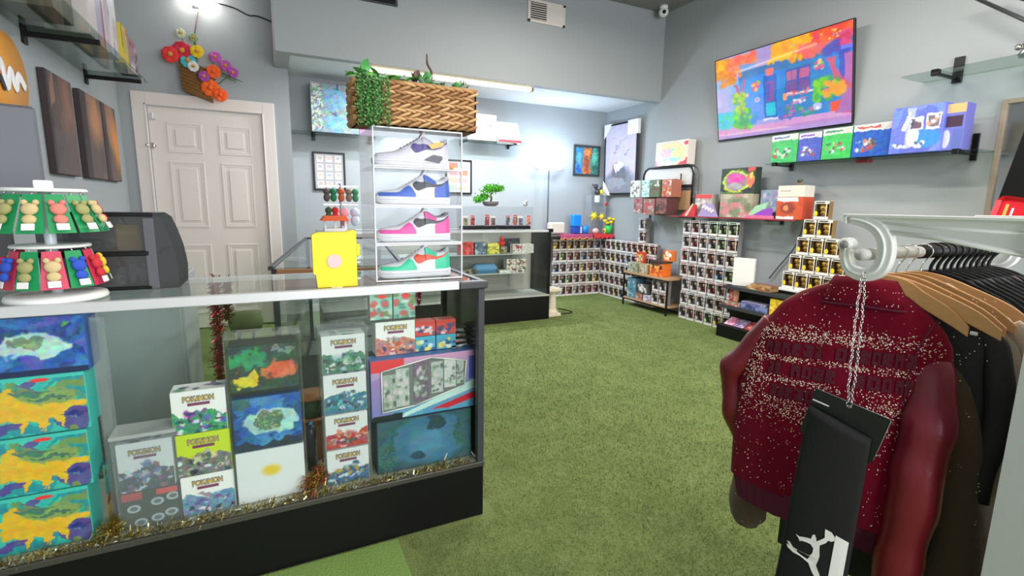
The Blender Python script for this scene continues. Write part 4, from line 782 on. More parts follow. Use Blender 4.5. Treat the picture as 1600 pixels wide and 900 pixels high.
for i, (x, w_, h_, col, cols, lb) in enumerate(((1.93, .18, .06, (90, 92, 88), [(60, 60, 60), (150, 146, 130)], 'grey flat tin on the lower shelf of the far case'), (2.56, .12, .075, (226, 222, 216), [(90, 60, 60), (200, 190, 180)], 'lower white box with brown print on the case lower shelf'), (2.36, .14, .03, (180, 176, 170), [(230, 230, 226)], 'flat pale box on the lower shelf of the far case'))): mini('card_tin', lb, 'box', x, 5.0, zs2, w_, .09, h_, col, cols, 20+i)
mini('card_tin', 'upper white box with brown print on the case lower shelf', 'box', 2.56, 5.0, zs2+.076, .12, .09, .075, (228, 224, 218), [(110, 70, 60), (200, 190, 180)], 28)
for i in range(2): mini('card_tin', 'white box with brown print, %s one of the left pair' % ['lower', 'upper'][i], 'box', 2.44, 5.01, zs2+i*.076+.0, .11, .09, .075, (226, 222, 214), [(100, 60, 56), (210, 200, 190)], 30+i)
tag(MB().cbox(-.15, -.07, 0, .15, .07, .10, M('blue_cushion_cloth', (96, 146, 190), .8), .04).obj('pouch', None, (2.14, 5.08, zs2)), 'soft blue pouch lying on the lower shelf of the far case', 'pouch')
# acrylic case and card slabs on the far counter
t = thing('acrylic_riser', 'clear acrylic riser case on the far counter holding card slabs', 'acrylic case', (2.27, 4.98, 1.03))
MB().box(-.42, 0, .245, .42, .20, .25, ACRH).box(-.42, 0, 0, -.416, .2, .245, ACR).box(.416, 0, 0, .42, .2, .245, ACR).box(-.42, .196, 0, .42, .2, .245, ACR).box(-.42, -.002, 0, .42, 0, .245, FILM).obj('shell', t)
for i in range(2): tag(MB().cbox(-.19, 0, 0, .19, .17, .028, black, .003).cbox(-.185, .005, .028, .185, .165, .038, M('tray_foam', (40, 40, 44), .9)).obj('display_tray', None, (2.06+i*.42, 4.995, 1.031)), 'low black display tray inside the acrylic riser, %s one' % ['left', 'right'][i], 'tray')
for i, (x, q) in enumerate(((1.90, (150, 150, 110)), (1.98, (190, 70, 60)), (2.15, (150, 60, 60)), (2.22, (120, 90, 90)), (2.40, (90, 96, 110)), (2.49, (176, 100, 80)), (2.56, (96, 106, 140)), (2.66, (214, 140, 120)))):
    c = Cv(16, 24, (226, 228, 228)).seed(40+i).rect(.12, .22, .88, .95, q).blobs(7, [(70, 60, 60), (210, 200, 190), q], (.15, .3, .85, .9), .08, .2).rect(.12, .05, .88, .16, (200, 70, 70) if i % 3 else (240, 240, 240))
    t = carton('graded_card', '%s graded card slab from the left inside the acrylic riser' % ORD[i], 'card slab', (x, 5.03, 1.0695), .066, .008, .105+.01*(i % 3), c, None, None, (226, 228, 230))
    MB().cbox(-.03, -.012, 0, .03, .03, .004, ACRH).obj('stand', t)
# bonsai
t = thing('bonsai', 'small artificial bonsai in a grey pot on the acrylic riser', 'plant', (2.21, 5.08, 1.2805))
MB().lathe([(.05, 0), (.075, .012), (.09, .045), (.08, .05), (.02, .045)], M('bonsai_pot', (104, 100, 104), .5), 20, sx=1.1, sy=.7).obj('pot', t)
MB().tube(catmull([(0, 0, .04), (.01, 0, .09), (.0, .0, .12), (.03, 0, .15)]), [.012, .009, .006], M('bonsai_bark', (90, 66, 50), .8), 8).tube(catmull([(.0, 0, .10), (-.06, 0, .10), (-.12, 0, .075)]), [.007, .004], MATS['bonsai_bark'], 6).obj('trunk', t)
r = random.Random(8); b = MB()
for cx, cz, rx, rz_ in ((.02, .20, .09, .035), (.07, .18, .08, .03), (-.02, .17, .08, .035), (.10, .20, .05, .02), (-.10, .085, .065, .03), (-.15, .06, .04, .022), (-.07, .11, .04, .02)):
    for k in range(220):
        p = Vector((cx+r.gauss(0, rx*.5), r.gauss(0, rx*.4), cz+r.gauss(0, rz_*.5))); d_ = Vector((r.gauss(0, 1), r.gauss(0, 1), abs(r.gauss(0, 1)))).normalized()*.018; e_ = d_.cross(Vector((0, 1, .3))).normalized()*.009
        b.add([p-e_, p+e_, p+d_], [(0, 1, 2)], leafms[0] if k % 3 else leafms[2])
o = b.obj('foliage', t); o['kind'] = 'stuff'
t = thing('metal_figurine', 'small silver dragon figurine at the right end of the acrylic riser', 'figurine', (2.63, 5.06, 1.2805)); b = MB(); b.ball((0, 0, .025), .022, chrome, 10, 8, (1.4, .8, 1)); b.ball((.02, 0, .055), .014, chrome, 8, 6); b.tube([(-.02, 0, .03), (-.045, 0, .02)], [.008, .002], chrome, 6); b.obj('body', t)
for s in (-1, 1): MB().prism([(0, .03), (s*.03, .075), (s*.005, .06)], .01*s, .012*s, chrome).obj('wing', t)
# ================================================================== ALCOVE BACK WALL
def wall_frame(name, lb, x0, x1, z0, z1, y, art, fw=.02, fm=None, rz=0):
    t = thing(name, lb, 'picture frame', ((x0+x1)/2, y, z0)); w, h = x1-x0, z1-z0; fm = fm or blackm
    MB().cbox(-w/2, -.025, 0, w/2, -.002, fw, fm).cbox(-w/2, -.025, h-fw, w/2, -.002, h, fm).cbox(-w/2, -.025, fw, -w/2+fw, -.002, h-fw, fm).cbox(w/2-fw, -.025, fw, w/2, -.002, h-fw, fm).obj('frame', t)
    mobj('printed_picture', print_mesh(art, w-2*fw, h-2*fw, PRINTG), t, (0, -.012, fw)); return t
for i, (x0, x1) in enumerate(((.50, .855), (2.09, 2.45))):
    c = Cv(60, 76, (70, 70, 72)).seed(i)
    for a in range(3):
        for b_ in range(4): c.rect(.08+a*.31, .05+b_*.24, .30+a*.31, .24+b_*.24, [(176, 168, 150), (150, 150, 150), (196, 170, 150), (130, 140, 140)][(a+b_*2+i) % 4]).rect(.11+a*.31, .08+b_*.24, .27+a*.31, .17+b_*.24, [(120, 90, 80), (90, 100, 120), (180, 110, 80)][(a*2+b_) % 3])
    if i: 
        c = Cv(60, 76, (206, 204, 200))
        for a in range(2):
            for b_ in range(4): c.rect(.10+a*.42, .05+b_*.24, .46+a*.42, .22+b_*.24, [(200, 120, 100), (180, 190, 170), (230, 180, 150), (210, 150, 150)][(a+b_*3) % 4])
    wall_frame('framed_card_set', ['black frame holding a grid of cards, left part of the alcove wall', 'black frame with pale card grid partly behind the clear shoe boxes'][i], x0, x1, 1.43, 1.865, YF, c)
c = Cv(64, 60, (60, 100, 110)).seed(3); c.rect(.03, .04, .32, .96, (46, 130, 210)); c.rect(.68, .04, .97, .96, (60, 150, 130)); c.rect(.35, .02, .65, .98, (206, 110, 50)); c.ell(.17, .4, .09, .2, (90, 170, 230)); c.ell(.17, .8, .1, .12, (40, 80, 170)); c.ell(.5, .22, .1, .13, (226, 140, 70)); c.ell(.5, .62, .12, .3, (150, 80, 40)); c.ell(.82, .35, .1, .2, (90, 190, 160)); c.ell(.84, .75, .1, .16, (36, 100, 80)); c.speck(14)
c.warp(.04, 2.5, 3).mottle(30, 6)
wall_frame('framed_picture', 'dark framed picture of blue, orange and green figures by the corner', 4.03, 4.49, 1.735, 2.17, YF, c, .025, M('frame_dark_green', (50, 58, 56), .4))
# left alcove shelf with shiny pack box
t = thing('wall_shelf', 'glass shelf with black clips behind the plant basket on the alcove wall', 'shelf', (0, YF, 2.045)); MB().box(.27, -.30, 0, 1.30, -.002, .008, MATS['shelf_glass']).obj('glass_shelf', t)
for x in (.52, 1.15): MB().cbox(x-.015, -.28, -.018, x+.015, -.002, -.001, blackm).cbox(x-.02, -.02, -.06, x+.02, -.002, .03, blackm).obj('bracket', t)
c = Cv(70, 66, (128, 150, 150)).seed(14); c.ell(.5, .3, .22, .22, (106, 158, 190)); c.ell(.5, .8, .24, .2, (110, 166, 200)); 
for k in range(14): c.ell(.08+.03*math.sin(k), .04+k*.07, .14, .03, [(200, 210, 206), (110, 130, 126)][k % 2]); c.ell(.92+.03*math.sin(k), .04+k*.07, .13, .03, [(196, 206, 200), (106, 126, 120)][k % 2])
c.ell(.55, .10, .08, .09, (66, 84, 96)); c.ell(.55, .6, .1, .09, (66, 84, 96)); c.warp(.10, 2.2, 5).mottle(40, 7)
carton('collection_box', 'silvery blue symmetrical patterned box on the left alcove shelf', 'card box', (.74, YF-.26, 2.055), .50, .12, .52, c, None, None, (120, 140, 144))
mini('card_pack', 'magenta and purple pack beside the silvery box on the alcove shelf', 'pack', 1.06, YF-.22, 2.055, .12, .05, .46, (150, 110, 160), [(210, 50, 110), (90, 80, 150), (220, 200, 226)], 5, (214, 60, 120))
t = thing('wall_shelf', 'glass shelf with two pale boxes right of the plant basket', 'shelf', (0, YF, 2.09)); MB().box(2.15, -.28, 0, 3.14, -.002, .008, MATS['shelf_glass']).obj('glass_shelf', t)
for x in (2.3, 2.98): MB().cbox(x-.012, -.26, -.016, x+.012, -.002, -.001, blackm).cbox(x-.015, -.02, -.05, x+.015, -.002, .03, blackm).obj('bracket', t)
c = Cv(40, 36, (222, 198, 200)).seed(6); c.ell(.5, .5, .3, .35, (236, 220, 220)); c.blobs(8, [(214, 120, 130), (230, 180, 186)], (.2, .2, .8, .8), .04, .1); carton('game_box', 'pale pink box on the glass shelf beside the basket plants', 'box', (2.52, YF-.24, 2.10), .36, .10, .32, c, None, None, (226, 206, 206))
c = Cv(40, 30, (236, 234, 232)).rect(0, .86, 1, 1, (206, 60, 70)); t = carton('sign_card_box', 'white box leaning back with a red lower edge on the glass shelf', 'box', (2.90, YF-.24, 2.10), .34, .05, .30, c, None, None, (236, 234, 232)); t.rotation_euler.x = -.45
# pink toy rack on the far counter, behind the tin
t = thing('keychain_rack', 'small countertop rack hung with green and red plush behind the yellow tin', 'display stand', (.64, 5.06, .0)); MB().lathe([(.12, 1.026), (.12, 1.04), (.015, 1.045), (.015, 1.47)], M('grey_stand', (120, 120, 124), .4), 20).cbox(-.16, -.01, 1.44, .16, .01, 1.455, chrome).cbox(-.16, -.01, 1.27, .16, .01, 1.28, chrome).obj('stand', t)
for i, (x, z, q, nm) in enumerate(((-.13, 1.44, (90, 80, 80), 'grey'), (-.07, 1.44, (30, 120, 80), 'green'), (-.0, 1.44, (190, 90, 50), 'rust'), (.07, 1.44, (130, 110, 100), 'taupe'), (.13, 1.44, (60, 130, 90), 'sea green'), (-.12, 1.265, (60, 90, 60), 'dark green'), (-.06, 1.265, (190, 40, 46), 'red'), (.02, 1.265, (226, 160, 176), 'large pink'), (.12, 1.265, (190, 200, 222), 'pale blue'))):
    k = thing('plush_charm', nm+' plush charm hanging from the small rack, %s row' % ('upper' if z > 1.4 else 'lower'), 'keychain', (.64+x, 5.04, z), group='charms on the small rack'); pm = M('charm_%d_%d_%d' % q, q, .85); s_ = 1.4 if 'large' in nm or 'pale' in nm else 1
    MB().ball((0, -.012, -.045*s_), .032*s_, pm, 10, 8, (1, .7, 1)).ball((0, -.012, -.10*s_), .030*s_, pm, 10, 8, (1, .7, 1.3)).obj('body', k); MB().bar((0, 0, .0), (0, -.01, -.02), .003, chrome, 5).obj('ring', k)
t = thing('toy_stall', 'little toy stall with an orange roof and white posts behind the tin', 'toy', (.565, 4.99, 1.026)); MB().cbox(-.10, -.08, 0, .10, .08, .03, white).obj('base', t); MB().prism([(-.125, .10), (.125, .10), (.09, .145), (-.09, .145)], -.10, .10, M('stall_orange', (240, 96, 40), .5)).obj('roof', t)
for x in (-.09, 0, .09): MB().cbox(x-.01, -.07, .03, x+.01, -.05, .10, white).obj('post', t)
# ================================================================== CORNER TABLE
t = thing('corner_table', 'low wood table top across the corner above the stacked figurine boxes', 'table', (0, 0, 0)); MB().cbox(3.00, 5.98, .872, 4.585, 6.265, .892, M('table_grey', (110, 100, 96), .5)).obj('table_top', t)
for x in (3.02, 4.56): MB().cbox(x-.015, 6.235, 0, x+.015, 6.262, .872, dkgrey).obj('leg', t)
def cloth(name, lb, x0, x1, y0, y1, z, q, q2, seed):
    b = MB(); n = 26; vs_ = []; m = M('cloth_%d' % seed, q, .8, var=.3, bscale=26)
    r = random.Random(seed)
    for i in range(n+1):
        x = x0+(x1-x0)*i/n; dr = .035+.03*abs(math.sin(i*.55+seed))
        vs_ += [(x, y1, z+.002), (x, y0, z+.003), (x, y0-.012, z-.004), (x+.01*math.sin(i), y0-.02, z-dr)]
    for j in range(2):
        pass
    b.add(vs_, [(i*4+k, i*4+4+k, i*4+5+k, i*4+1+k) for i in range(n) for k in range(3)], m); bb = MB()
    for i in range(n): bb.tube([(x0+(x1-x0)*i/n+.01*math.sin(i), y0-.021, z-(.035+.03*abs(math.sin(i*.55+seed)))), (x0+(x1-x0)*(i+1)/n+.01*math.sin(i+1), y0-.021, z-(.035+.03*abs(math.sin((i+1)*.55+seed))))], .005, M('hem_%d_%d_%d' % q2, q2, .8), 4)
    t = thing(name, lb, 'cloth', (0, 0, 0)); b.obj('fabric', t); bb.obj('hem', t)
cloth('table_cloth', 'red and purple cloth with yellow hem over the corner table left part', 3.66, 4.20, 5.975, 6.24, .894, (170, 70, 110), (236, 170, 60), 1)
cloth('table_cloth', 'plain red cloth draped over the right part of the corner table', 4.22, 4.575, 5.97, 6.24, .894, (206, 48, 56), (190, 36, 46), 2)
tag(MB().cbox(-.12, -.06, 0, .12, .06, .16, M('cream_block', (216, 208, 196), .6), .02).obj('cream_box', None, (3.66, 6.09, .905)), 'cream coloured block shaped box at the left end of the corner table', 'box')
bl = M('bright_blue_plastic', (30, 140, 236), .35)
t = thing('drink_bottle', 'tall bright blue container with dark blue base on the corner table', 'container', (3.99, 6.09, .905)); MB().cbox(-.07, -.05, .10, .07, .05, .27, bl, .012).obj('body', t); MB().cbox(-.06, -.045, 0, .06, .045, .10, M('deep_blue', (36, 76, 176), .4), .01).obj('base', t)
t = thing('toy_blue', 'small blue and white cup beside the tall blue container', 'cup', (4.15, 6.09, .905)); MB().lathe([(.045, 0), (.055, .11), (.05, .11), (.04, .01)], bl, 18).obj('cup', t); MB().cbox(-.10, -.02, 0, -.056, .02, .10, white, .005).obj('side_label', t)
# acrylic stand with yellow toys
t = thing('acrylic_stand', 'clear stepped acrylic stand with yellow toys on the corner table', 'acrylic stand', (4.39, 6.12, .905)); MB().box(-.17, -.07, .0, -.166, .08, .55, ACRH).box(.09, -.07, 0, .094, .08, .50, ACRH).box(-.17, -.07, .20, .10, .08, .205, ACRH).box(-.17, -.07, .44, .10, .08, .445, ACRH).box(-.16, .07, 0, .14, .074, .56, ACR).box(-.10, -.05, .28, .06, .05, .40, ACRH).obj('shell', t)
yel = M('toy_yellow', (246, 218, 50), .5)
for i, (x, z, s_) in enumerate(((4.30, 1.113, 1.0), (4.44, 1.113, .8), (4.50, .92, .9))):
    k = thing('yellow_toy', ['larger yellow spiky toy on the left step of the clear stand', 'smaller yellow spiky toy on the right step of the clear stand', 'yellow spiky toy on the table right of the clear stand'][i], 'toy', (x, 6.09-.05*(i == 2), z-.002)); b = MB(); b.ball((0, 0, .045*s_), .045*s_, yel, 12, 8)
    b.obj('body', k)
    for q in range(6): a = q*PI/3; MB().lathe([(.014*s_, 0), (.002, .04*s_)], yel, 6).obj('spike', k); o = k.children[-1]; sp = C.objects[o.name]; sp.location = (.04*s_*math.cos(a), 0, .045*s_+.04*s_*math.sin(a)); sp.rotation_euler.y = PI/2-a
t = thing('flower_pot', 'bright green pot with yellow flowers on the red cloth', 'potted flowers', (4.52, 6.02, .90)); MB().lathe([(.04, 0), (.06, .12), (.055, .12), (.03, .02)], M('pot_green', (50, 190, 80), .4), 16).obj('pot', t)
for i, (dx, dz) in enumerate(((-.08, .19), (.0, .22), (.07, .21), (.03, .17), (-.04, .16))):
    f = MB().ball((dx, -.02, dz), .035, yel, 10, 6, (1, .8, .6)).obj('flower', t); MB().bar((0, 0, .1), (dx, -.02, dz), .004, leafms[2], 5).obj('stem', t)
tag(MB().lathe([(.028, -.001), (.028, .001)], M('red_round', (226, 60, 70), .5), 16).obj('round_tag'), 'round red sticker on the clear stand', 'sticker'); o = C.objects['round_tag']; o.rotation_euler.x = PI/2; o.location = (4.47, 6.03, 1.33)
t = thing('display_figure', 'black and yellow toy figure atop the clear acrylic stand', 'figurine', (4.36, 6.11, 1.352)); b = MB(); b.cbox(-.03, -.03, 0, .03, .03, .10, white, .008); b.ball((0, 0, .15), .045, dkgrey, 10, 8); b.ball((-.03, 0, .23), .035, dkgrey, 10, 8); b.tube([(0, 0, .15), (.08, 0, .22)], .012, dkgrey, 6); b.tube([(0, 0, .16), (-.09, 0, .26)], .012, dkgrey, 6); b.obj('body', t); MB().ball((.05, -.02, .15), .035, yel, 10, 8).obj('yellow_part', t)
tag(MB().ball((0, 0, .03), .055, M('pink_plush', (226, 190, 190), .9), 12, 8, (1, .6, .7)).obj('small_plush', None, (4.30, 6.03, .912)), 'small pale pink plush on the red cloth', 'plush toy')
# roman pedestal
t = thing('pedestal', 'cream plaster column pedestal beside the far case', 'pedestal', (2.99, 5.02, 0)); cm = M('cream_plaster', (222, 212, 188), .6)
MB().cbox(-.085, -.085, 0, .085, .085, .035, cm, .004).lathe([(.078, .035), (.08, .05), (.06, .065), (.055, .08)], cm, 24).obj('base', t)
b = MB(); pf = []
n = 48; vs_ = []
for z, f in ((.08, 1), (.27, .92)):
    for i in range(n): a = 2*PI*i/n; R_ = .052*f*(1-.06*(i % 4 == 0)); vs_.append((R_*math.cos(a), R_*math.sin(a), z))
b.add(vs_, [(i, (i+1) % n, n+(i+1) % n, n+i) for i in range(n)], cm); b.obj('fluted_shaft', t)
MB().lathe([(.05, .27), (.068, .285), (.07, .30)], cm, 24).cbox(-.085, -.085, .30, .085, .085, .335, cm, .004).obj('capital', t)
MB().tube([(-.085, -.03, .28), (.085, -.03, .28)], .02, cm, 10).obj('scroll', t)
tag(MB().tube(catmull([(2.95, 5.1, .012), (3.15, 5.0, .012), (3.3, 5.05, .012), (3.25, 5.3, .012)]), .006, black, 6).obj('power_cord'), 'black power cord on the turf beside the pedestal', 'cord')
# ================================================================== FIGURINE BOXES
PW, PD, PH = .112, .09, .158
def pop_proto(body, hair, skin, extra, carda, strip, gold=False):
    t = bpy.data.objects.new('figurine_box', None); C.objects.link(t); t.empty_display_size = .05
    cm = M('popcard_%d_%d_%d' % carda, carda, .45); ink = M('popstrip_%d_%d_%d' % strip, strip, .5); ic = (128, 120, 118) if not gold else (136, 108, 66); inn = M('popinner_%d_%d_%d' % ic, ic, .7)
    b = MB(); w = PW/2; z0, z1 = .024, .134
    b.box(-w, 0, 0, w, PD, .002, cm).box(-w, 0, PH-.002, w, PD, PH, cm).box(-w, PD-.002, 0, w, PD, PH, cm).box(w-.002, .03, 0, w, PD, PH, inn).box(w-.002, .0, 0, w, .03, z0, cm).box(w-.002, 0, z1, w, .03, PH, cm).box(-w, .025, 0, -w+.002, PD, PH, inn).box(-w, 0, 0, -w+.002, .025, z0, cm).box(-w, 0, z1, -w+.002, .025, PH, cm)
    b.box(-w, 0, 0, w, .002, z0, cm).box(-w, 0, z1, w, .002, PH, cm).box(-w, 0, z0, -w+.004, .002, z1, cm).box(w-.007, 0, z0, w, .002, z1, cm).box(-w+.004, PD-.008, z0-.01, w-.004, PD-.003, z1+.01, inn).box(-w+.004, .01, z0-.004, w-.004, PD-.003, z0, inn)
    b.obj('carton', t)
    MB().box(-w+.012, -.0008, PH-.018, w-.020, 0, PH-.007, ink).obj('name_strip', t)
    MB().lathe([(.016, 0), (.017, .001), (.016, .0012)], M('popextra_%d_%d_%d' % extra, extra, .5), 12, sy=1.35).obj('side_picture', t); sp = C.objects[t.children[-1].name]; sp.rotation_euler.x = PI/2; sp.location = (-w+.020, -.0004, .048)
    MB().box(-w+.004, .0004, z0, w-.007, .0008, z1, FILM).obj('window_film', t)
    bm_, hm, sk = M('popbody_%d_%d_%d' % body, body, .4, .0 if not gold else .6), M('pophair_%d_%d_%d' % hair, hair, .5, .0 if not gold else .6), M('popskin_%d_%d_%d' % skin, skin, .5, 0 if not gold else .6)
    b = MB(); cx = .004
    b.ball((cx, .040, .098), .030, sk, 10, 7, (1.1, .9, .85)); b.ball((cx, .047, .107), .032, hm, 10, 6, (1.12, .9, .82)); b.ball((cx, .042, .058), .019, bm_, 8, 6, (1, .8, 1.3))
    for s in (-1, 1): b.ball((cx+s*.0125, .015, .096), .0055, black, 6, 5, (1, .5, 1.1)); b.tube([(cx+s*.007, .042, .048), (cx+s*.008, .04, .031)], .007, hm, 6); b.tube([(cx+s*.013, .042, .066), (cx+s*.021, .036, .050)], .0055, bm_, 6)
    b.obj('figurine', t); return t
PV = [((60, 60, 66), (40, 36, 36), (206, 170, 140), (200, 200, 206), (220, 215, 213), (60, 58, 62), 'dark grey'), ((150, 90, 70), (96, 60, 44), (196, 150, 120), (190, 176, 160), (218, 212, 208), (150, 60, 60), 'brown'), ((120, 120, 130), (160, 130, 90), (210, 180, 150), (220, 210, 200), (222, 218, 216), (70, 70, 90), 'grey'), ((60, 110, 150), (46, 60, 100), (200, 170, 150), (150, 180, 210), (230, 232, 234), (60, 80, 130), 'blue'), ((150, 50, 60), (60, 30, 34), (206, 160, 130), (214, 150, 150), (232, 228, 228), (160, 46, 56), 'red'), ((90, 140, 80), (50, 70, 44), (170, 180, 120), (180, 200, 140), (232, 232, 226), (60, 100, 60), 'green'), ((200, 160, 60), (150, 110, 50), (220, 180, 130), (236, 210, 80), (232, 228, 216), (90, 80, 60), 'tan'), ((190, 180, 180), (200, 196, 196), (220, 200, 190), (210, 204, 206), (222, 218, 218), (130, 100, 110), 'pale')]
protos = [pop_proto(*v[:6]) for v in PV]
goldp = pop_proto((190, 150, 60), (206, 164, 70), (214, 176, 90), (244, 208, 40), (236, 232, 224), (70, 64, 60), True)
used = [False]*9
RW = ['bottom', 'second', 'third', 'fourth', 'fifth', 'sixth', 'top', 'eighth']
def pop(i, loc, rz, lb, group):
    p = (protos+[goldp])[i]; t = p if not used[i] else dup(p); used[i] = True
    t.location = loc; t.rotation_euler = (0, 0, rz); tag(t, lb, 'figurine box', group); return t
r = random.Random(11)
pick = lambda: r.choice([0, 0, 1, 1, 2, 2, 3, 4, 5, 6, 7, 7])
for row in range(5):
    for col in range(7):
        i = pick(); pop(i, (4.375-col*.117+r.uniform(-.002, .002), 6.07+r.uniform(-.004, .004), row*.164+.002*row), 0, 'boxed %s figurine, far wall stack, %s row, %s from the corner' % (PV[i][6], RW[row] if row < 4 else 'top', ORD[col]), 'figurine boxes stacked on the far wall')
for row in range(5):
    for col in range(10):
        i = pick(); pop(i, (4.445+r.uniform(-.004, .004), 6.02-col*.117+r.uniform(-.002, .002)-.0, row*.166), -PI/2, 'boxed %s figurine, side wall stack, %s row, %s from the corner' % (PV[i][6], RW[row] if row < 4 else 'top', ORD[col]), 'figurine boxes by the corner on the side wall')
for row in range(2):
    i = pick(); pop(i, (4.445, 5.20, .830+row*.166), -PI/2, 'boxed %s figurine standing %s on the end of the side wall stack' % (PV[i][6], ['lower', 'highest'][row]), 'figurine boxes by the corner on the side wall')
for row in range(7):
    n = 6 if row else 5
    for col in range(6):
        i = pick()
        pop(i, (4.40+r.uniform(-.004, .004)+(.0 if row > 2 else -.03*(3-row)/3), 4.36-col*.130+r.uniform(-.004, .004)-(.05 if row < 3 else 0), row*.166), -PI/2, 'boxed %s figurine, tall stack under red shelf, %s row, %s from left' % (PV[i][6], RW[row], ORD[col]), 'figurine boxes below the red edged shelf')
# gold pyramid on a white stand
t = thing('white_stand', 'white low stand carrying the pyramid of gold figurine boxes', 'stand', (4.40, 2.75, 0)); MB().cbox(-.07, -.34, .52, .18, .34, .565, white, .003).obj('top', t)
for y in (-.32, .30): MB().cbox(-.07, y, 0, .17, y+.02, .52, white, .002).obj('side_panel', t)
MB().cbox(-.07, -.3, .24, .17, .3, .26, white, .002).obj('shelf', t)
k = 0
for row, (n, y0) in enumerate(((5, 3.005), (4, 2.955), (3, 2.90), (2, 2.855), (1, 2.775))):
    hh = [.567, .730, .892, 1.054, 1.216][row]
    if row == 4: n = 1
    for col in range(n): pop(8, (4.35+.0*col, y0-col*.128, hh), -PI/2, 'boxed gold figurine of the pyramid, %s row, %s from the left' % (RW[row] if row < 4 else 'top', ORD[col]) if n > 1 else 'boxed gold figurine alone at the top of the pyramid', 'gold figurine boxes in a pyramid')
# ================================================================== LOW UNIT, GONDOLA
t = thing('low_shelf_unit', 'low black metal frame unit with wood top beside the figurine stack', 'shelf unit', (4.24, 4.85, 0)); wt = M('unit_wood_top', (176, 140, 104), .5, var=.1, bscale=20)
MB().cbox(0, -.41, .43, .33, .42, .455, wt, .002).obj('top', t); MB().cbox(0, -.40, .09, .33, .41, .11, wt, .002).obj('shelf', t)
for x in (.0, .31):
    for y in (-.41, .40): MB().cbox(x, y, 0, x+.02, y+.02, .43, blackm).obj('leg', t)
b = MB(); 
for z in (.085, .415): b.cbox(0, -.41, z, .02, .42, z+.015, blackm).cbox(.31, -.41, z, .33, .42, z+.015, blackm)
b.obj('rail', t)
def rb(name, lb, cat, y, z, w, d, h, col, cols, seed, x=4.27, head=None, group=None, k=10, res=150): return mini(name, lb, cat, x, y, z, w, d, h, col, cols, seed, head, -PI/2, group, None, k, res)
rb('figure_box', 'blue illustrated box at the left of the low unit shelf', 'box', 5.13, .112, .17, .15, .26, (84, 130, 150), [(120, 170, 190), (60, 70, 80), (190, 200, 200)], 1)
rb('sign_box', 'dark box with white block pattern inside the low unit', 'box', 4.92, .20, .18, .14, .12, (90, 88, 86), [(226, 224, 220), (60, 60, 60)], 2)
rb('figure_box', 'brown pink box beneath the dark patterned box in the low unit', 'box', 4.98, .112, .12, .14, .08, (170, 120, 100), [(206, 160, 150), (110, 90, 90)], 3); rb('figure_box', 'pale lilac pack lying in the middle of the low unit', 'box', 4.83, .112, .12, .16, .08, (190, 190, 206), [(150, 120, 150), (226, 226, 236)], 4)
for i, (y, z) in enumerate(((4.68, .112), (4.55, .112), (4.68, .272), (4.55, .272))): 
    if z < .3: pop([0, 1, 2, 7][i], (4.27, y, z), -PI/2, 'boxed figurine inside the low unit, %s' % ['lower left of four', 'lower right of four', 'upper left of four', 'upper right of four'][i], 'figurine boxes inside the low unit')
for o in [q for q in C.objects if q.name.startswith('figurine_box') and q.get('group') == 'figurine boxes inside the low unit']: o.scale = (.97, .97, .97)
rb('plastic_tub', 'clear plastic tub of cards on the left of the low unit top', 'tub', 5.13, .457, .2, .12, .12, (150, 156, 130), [(110, 120, 100), (190, 190, 170)], 5)
rb('plastic_tub', 'tan card tub in the middle of the low unit top', 'tub', 4.93, .457, .14, .12, .12, (176, 160, 130), [(120, 110, 90), (210, 200, 180)], 6)
rb('booster_box', 'red and green illustrated box standing behind the tubs on the low unit', 'box', 5.10, .457, .14, .05, .26, (200, 70, 50), [(240, 210, 60), (60, 140, 80), (230, 226, 220)], 7, x=4.36, k=14)
rb('booster_box', 'lower orange box on the right of the low unit top', 'box', 4.70, .457, .22, .14, .09, (238, 116, 36), [(250, 160, 60), (190, 80, 40)], 8, x=4.28); rb('booster_box', 'middle orange and black box stacked on the low unit top', 'box', 4.70, .548, .22, .14, .075, (240, 124, 44), [(60, 40, 36), (250, 180, 80)], 9, x=4.28, head=(60, 44, 40)); rb('booster_box', 'flat dark lid box on top of the orange boxes', 'box', 4.69, .624, .24, .15, .02, (70, 50, 46), None, 10, x=4.275)
rb('booster_box', 'small orange box leaning at the back of the low unit top', 'box', 4.62, .646, .14, .08, .13, (236, 130, 60), [(250, 210, 90), (210, 60, 50), (250, 250, 240)], 11, x=4.38)
# gondola
t = thing('gondola_shelving', 'low black gondola shelving in front of the figurine stack', 'shelf unit', (0, 0, 0)); GYa, GYb = 2.80, 3.56
MB().cbox(4.10, GYa, 0, 4.30, GYb, .13, black, .004).obj('base_deck', t); MB().cbox(4.28, GYa, .13, 4.30, GYb, .55, black).obj('back_panel', t)
for i, (z, x0) in enumerate(((.33, 4.12), (.53, 4.13))): MB().cbox(x0, GYa, z-.025, 4.28, GYb-.02*i, z, black, .003).cbox(x0-.008, GYa, z-.03, x0, GYb-.02*i, z+.005, dkgrey).obj('shelf', t)
for y in (GYa, GYb-.03): MB().cbox(4.285, y, .0, 4.315, y+.03, .56, blackm).obj('upright', t)
t = carton('canvas_board', 'blank white board standing upright on the gondola top shelf', 'board', (4.23, 3.40, .532), .20, .045, .28, None, None, None, (234, 232, 226), rz=-PI/2); t.rotation_euler.z = -PI/2+.35
rb('board_game', 'flat brown game box lying right of the white board', 'box', 3.16, .532, .26, .12, .03, (150, 120, 80), [(190, 110, 60), (110, 90, 60), (210, 190, 140)], 12, x=4.15); rb('board_game', 'second flat brown box on top beside the white board', 'box', 3.14, .563, .22, .11, .025, (130, 90, 70), [(190, 150, 100)], 13, x=4.16)
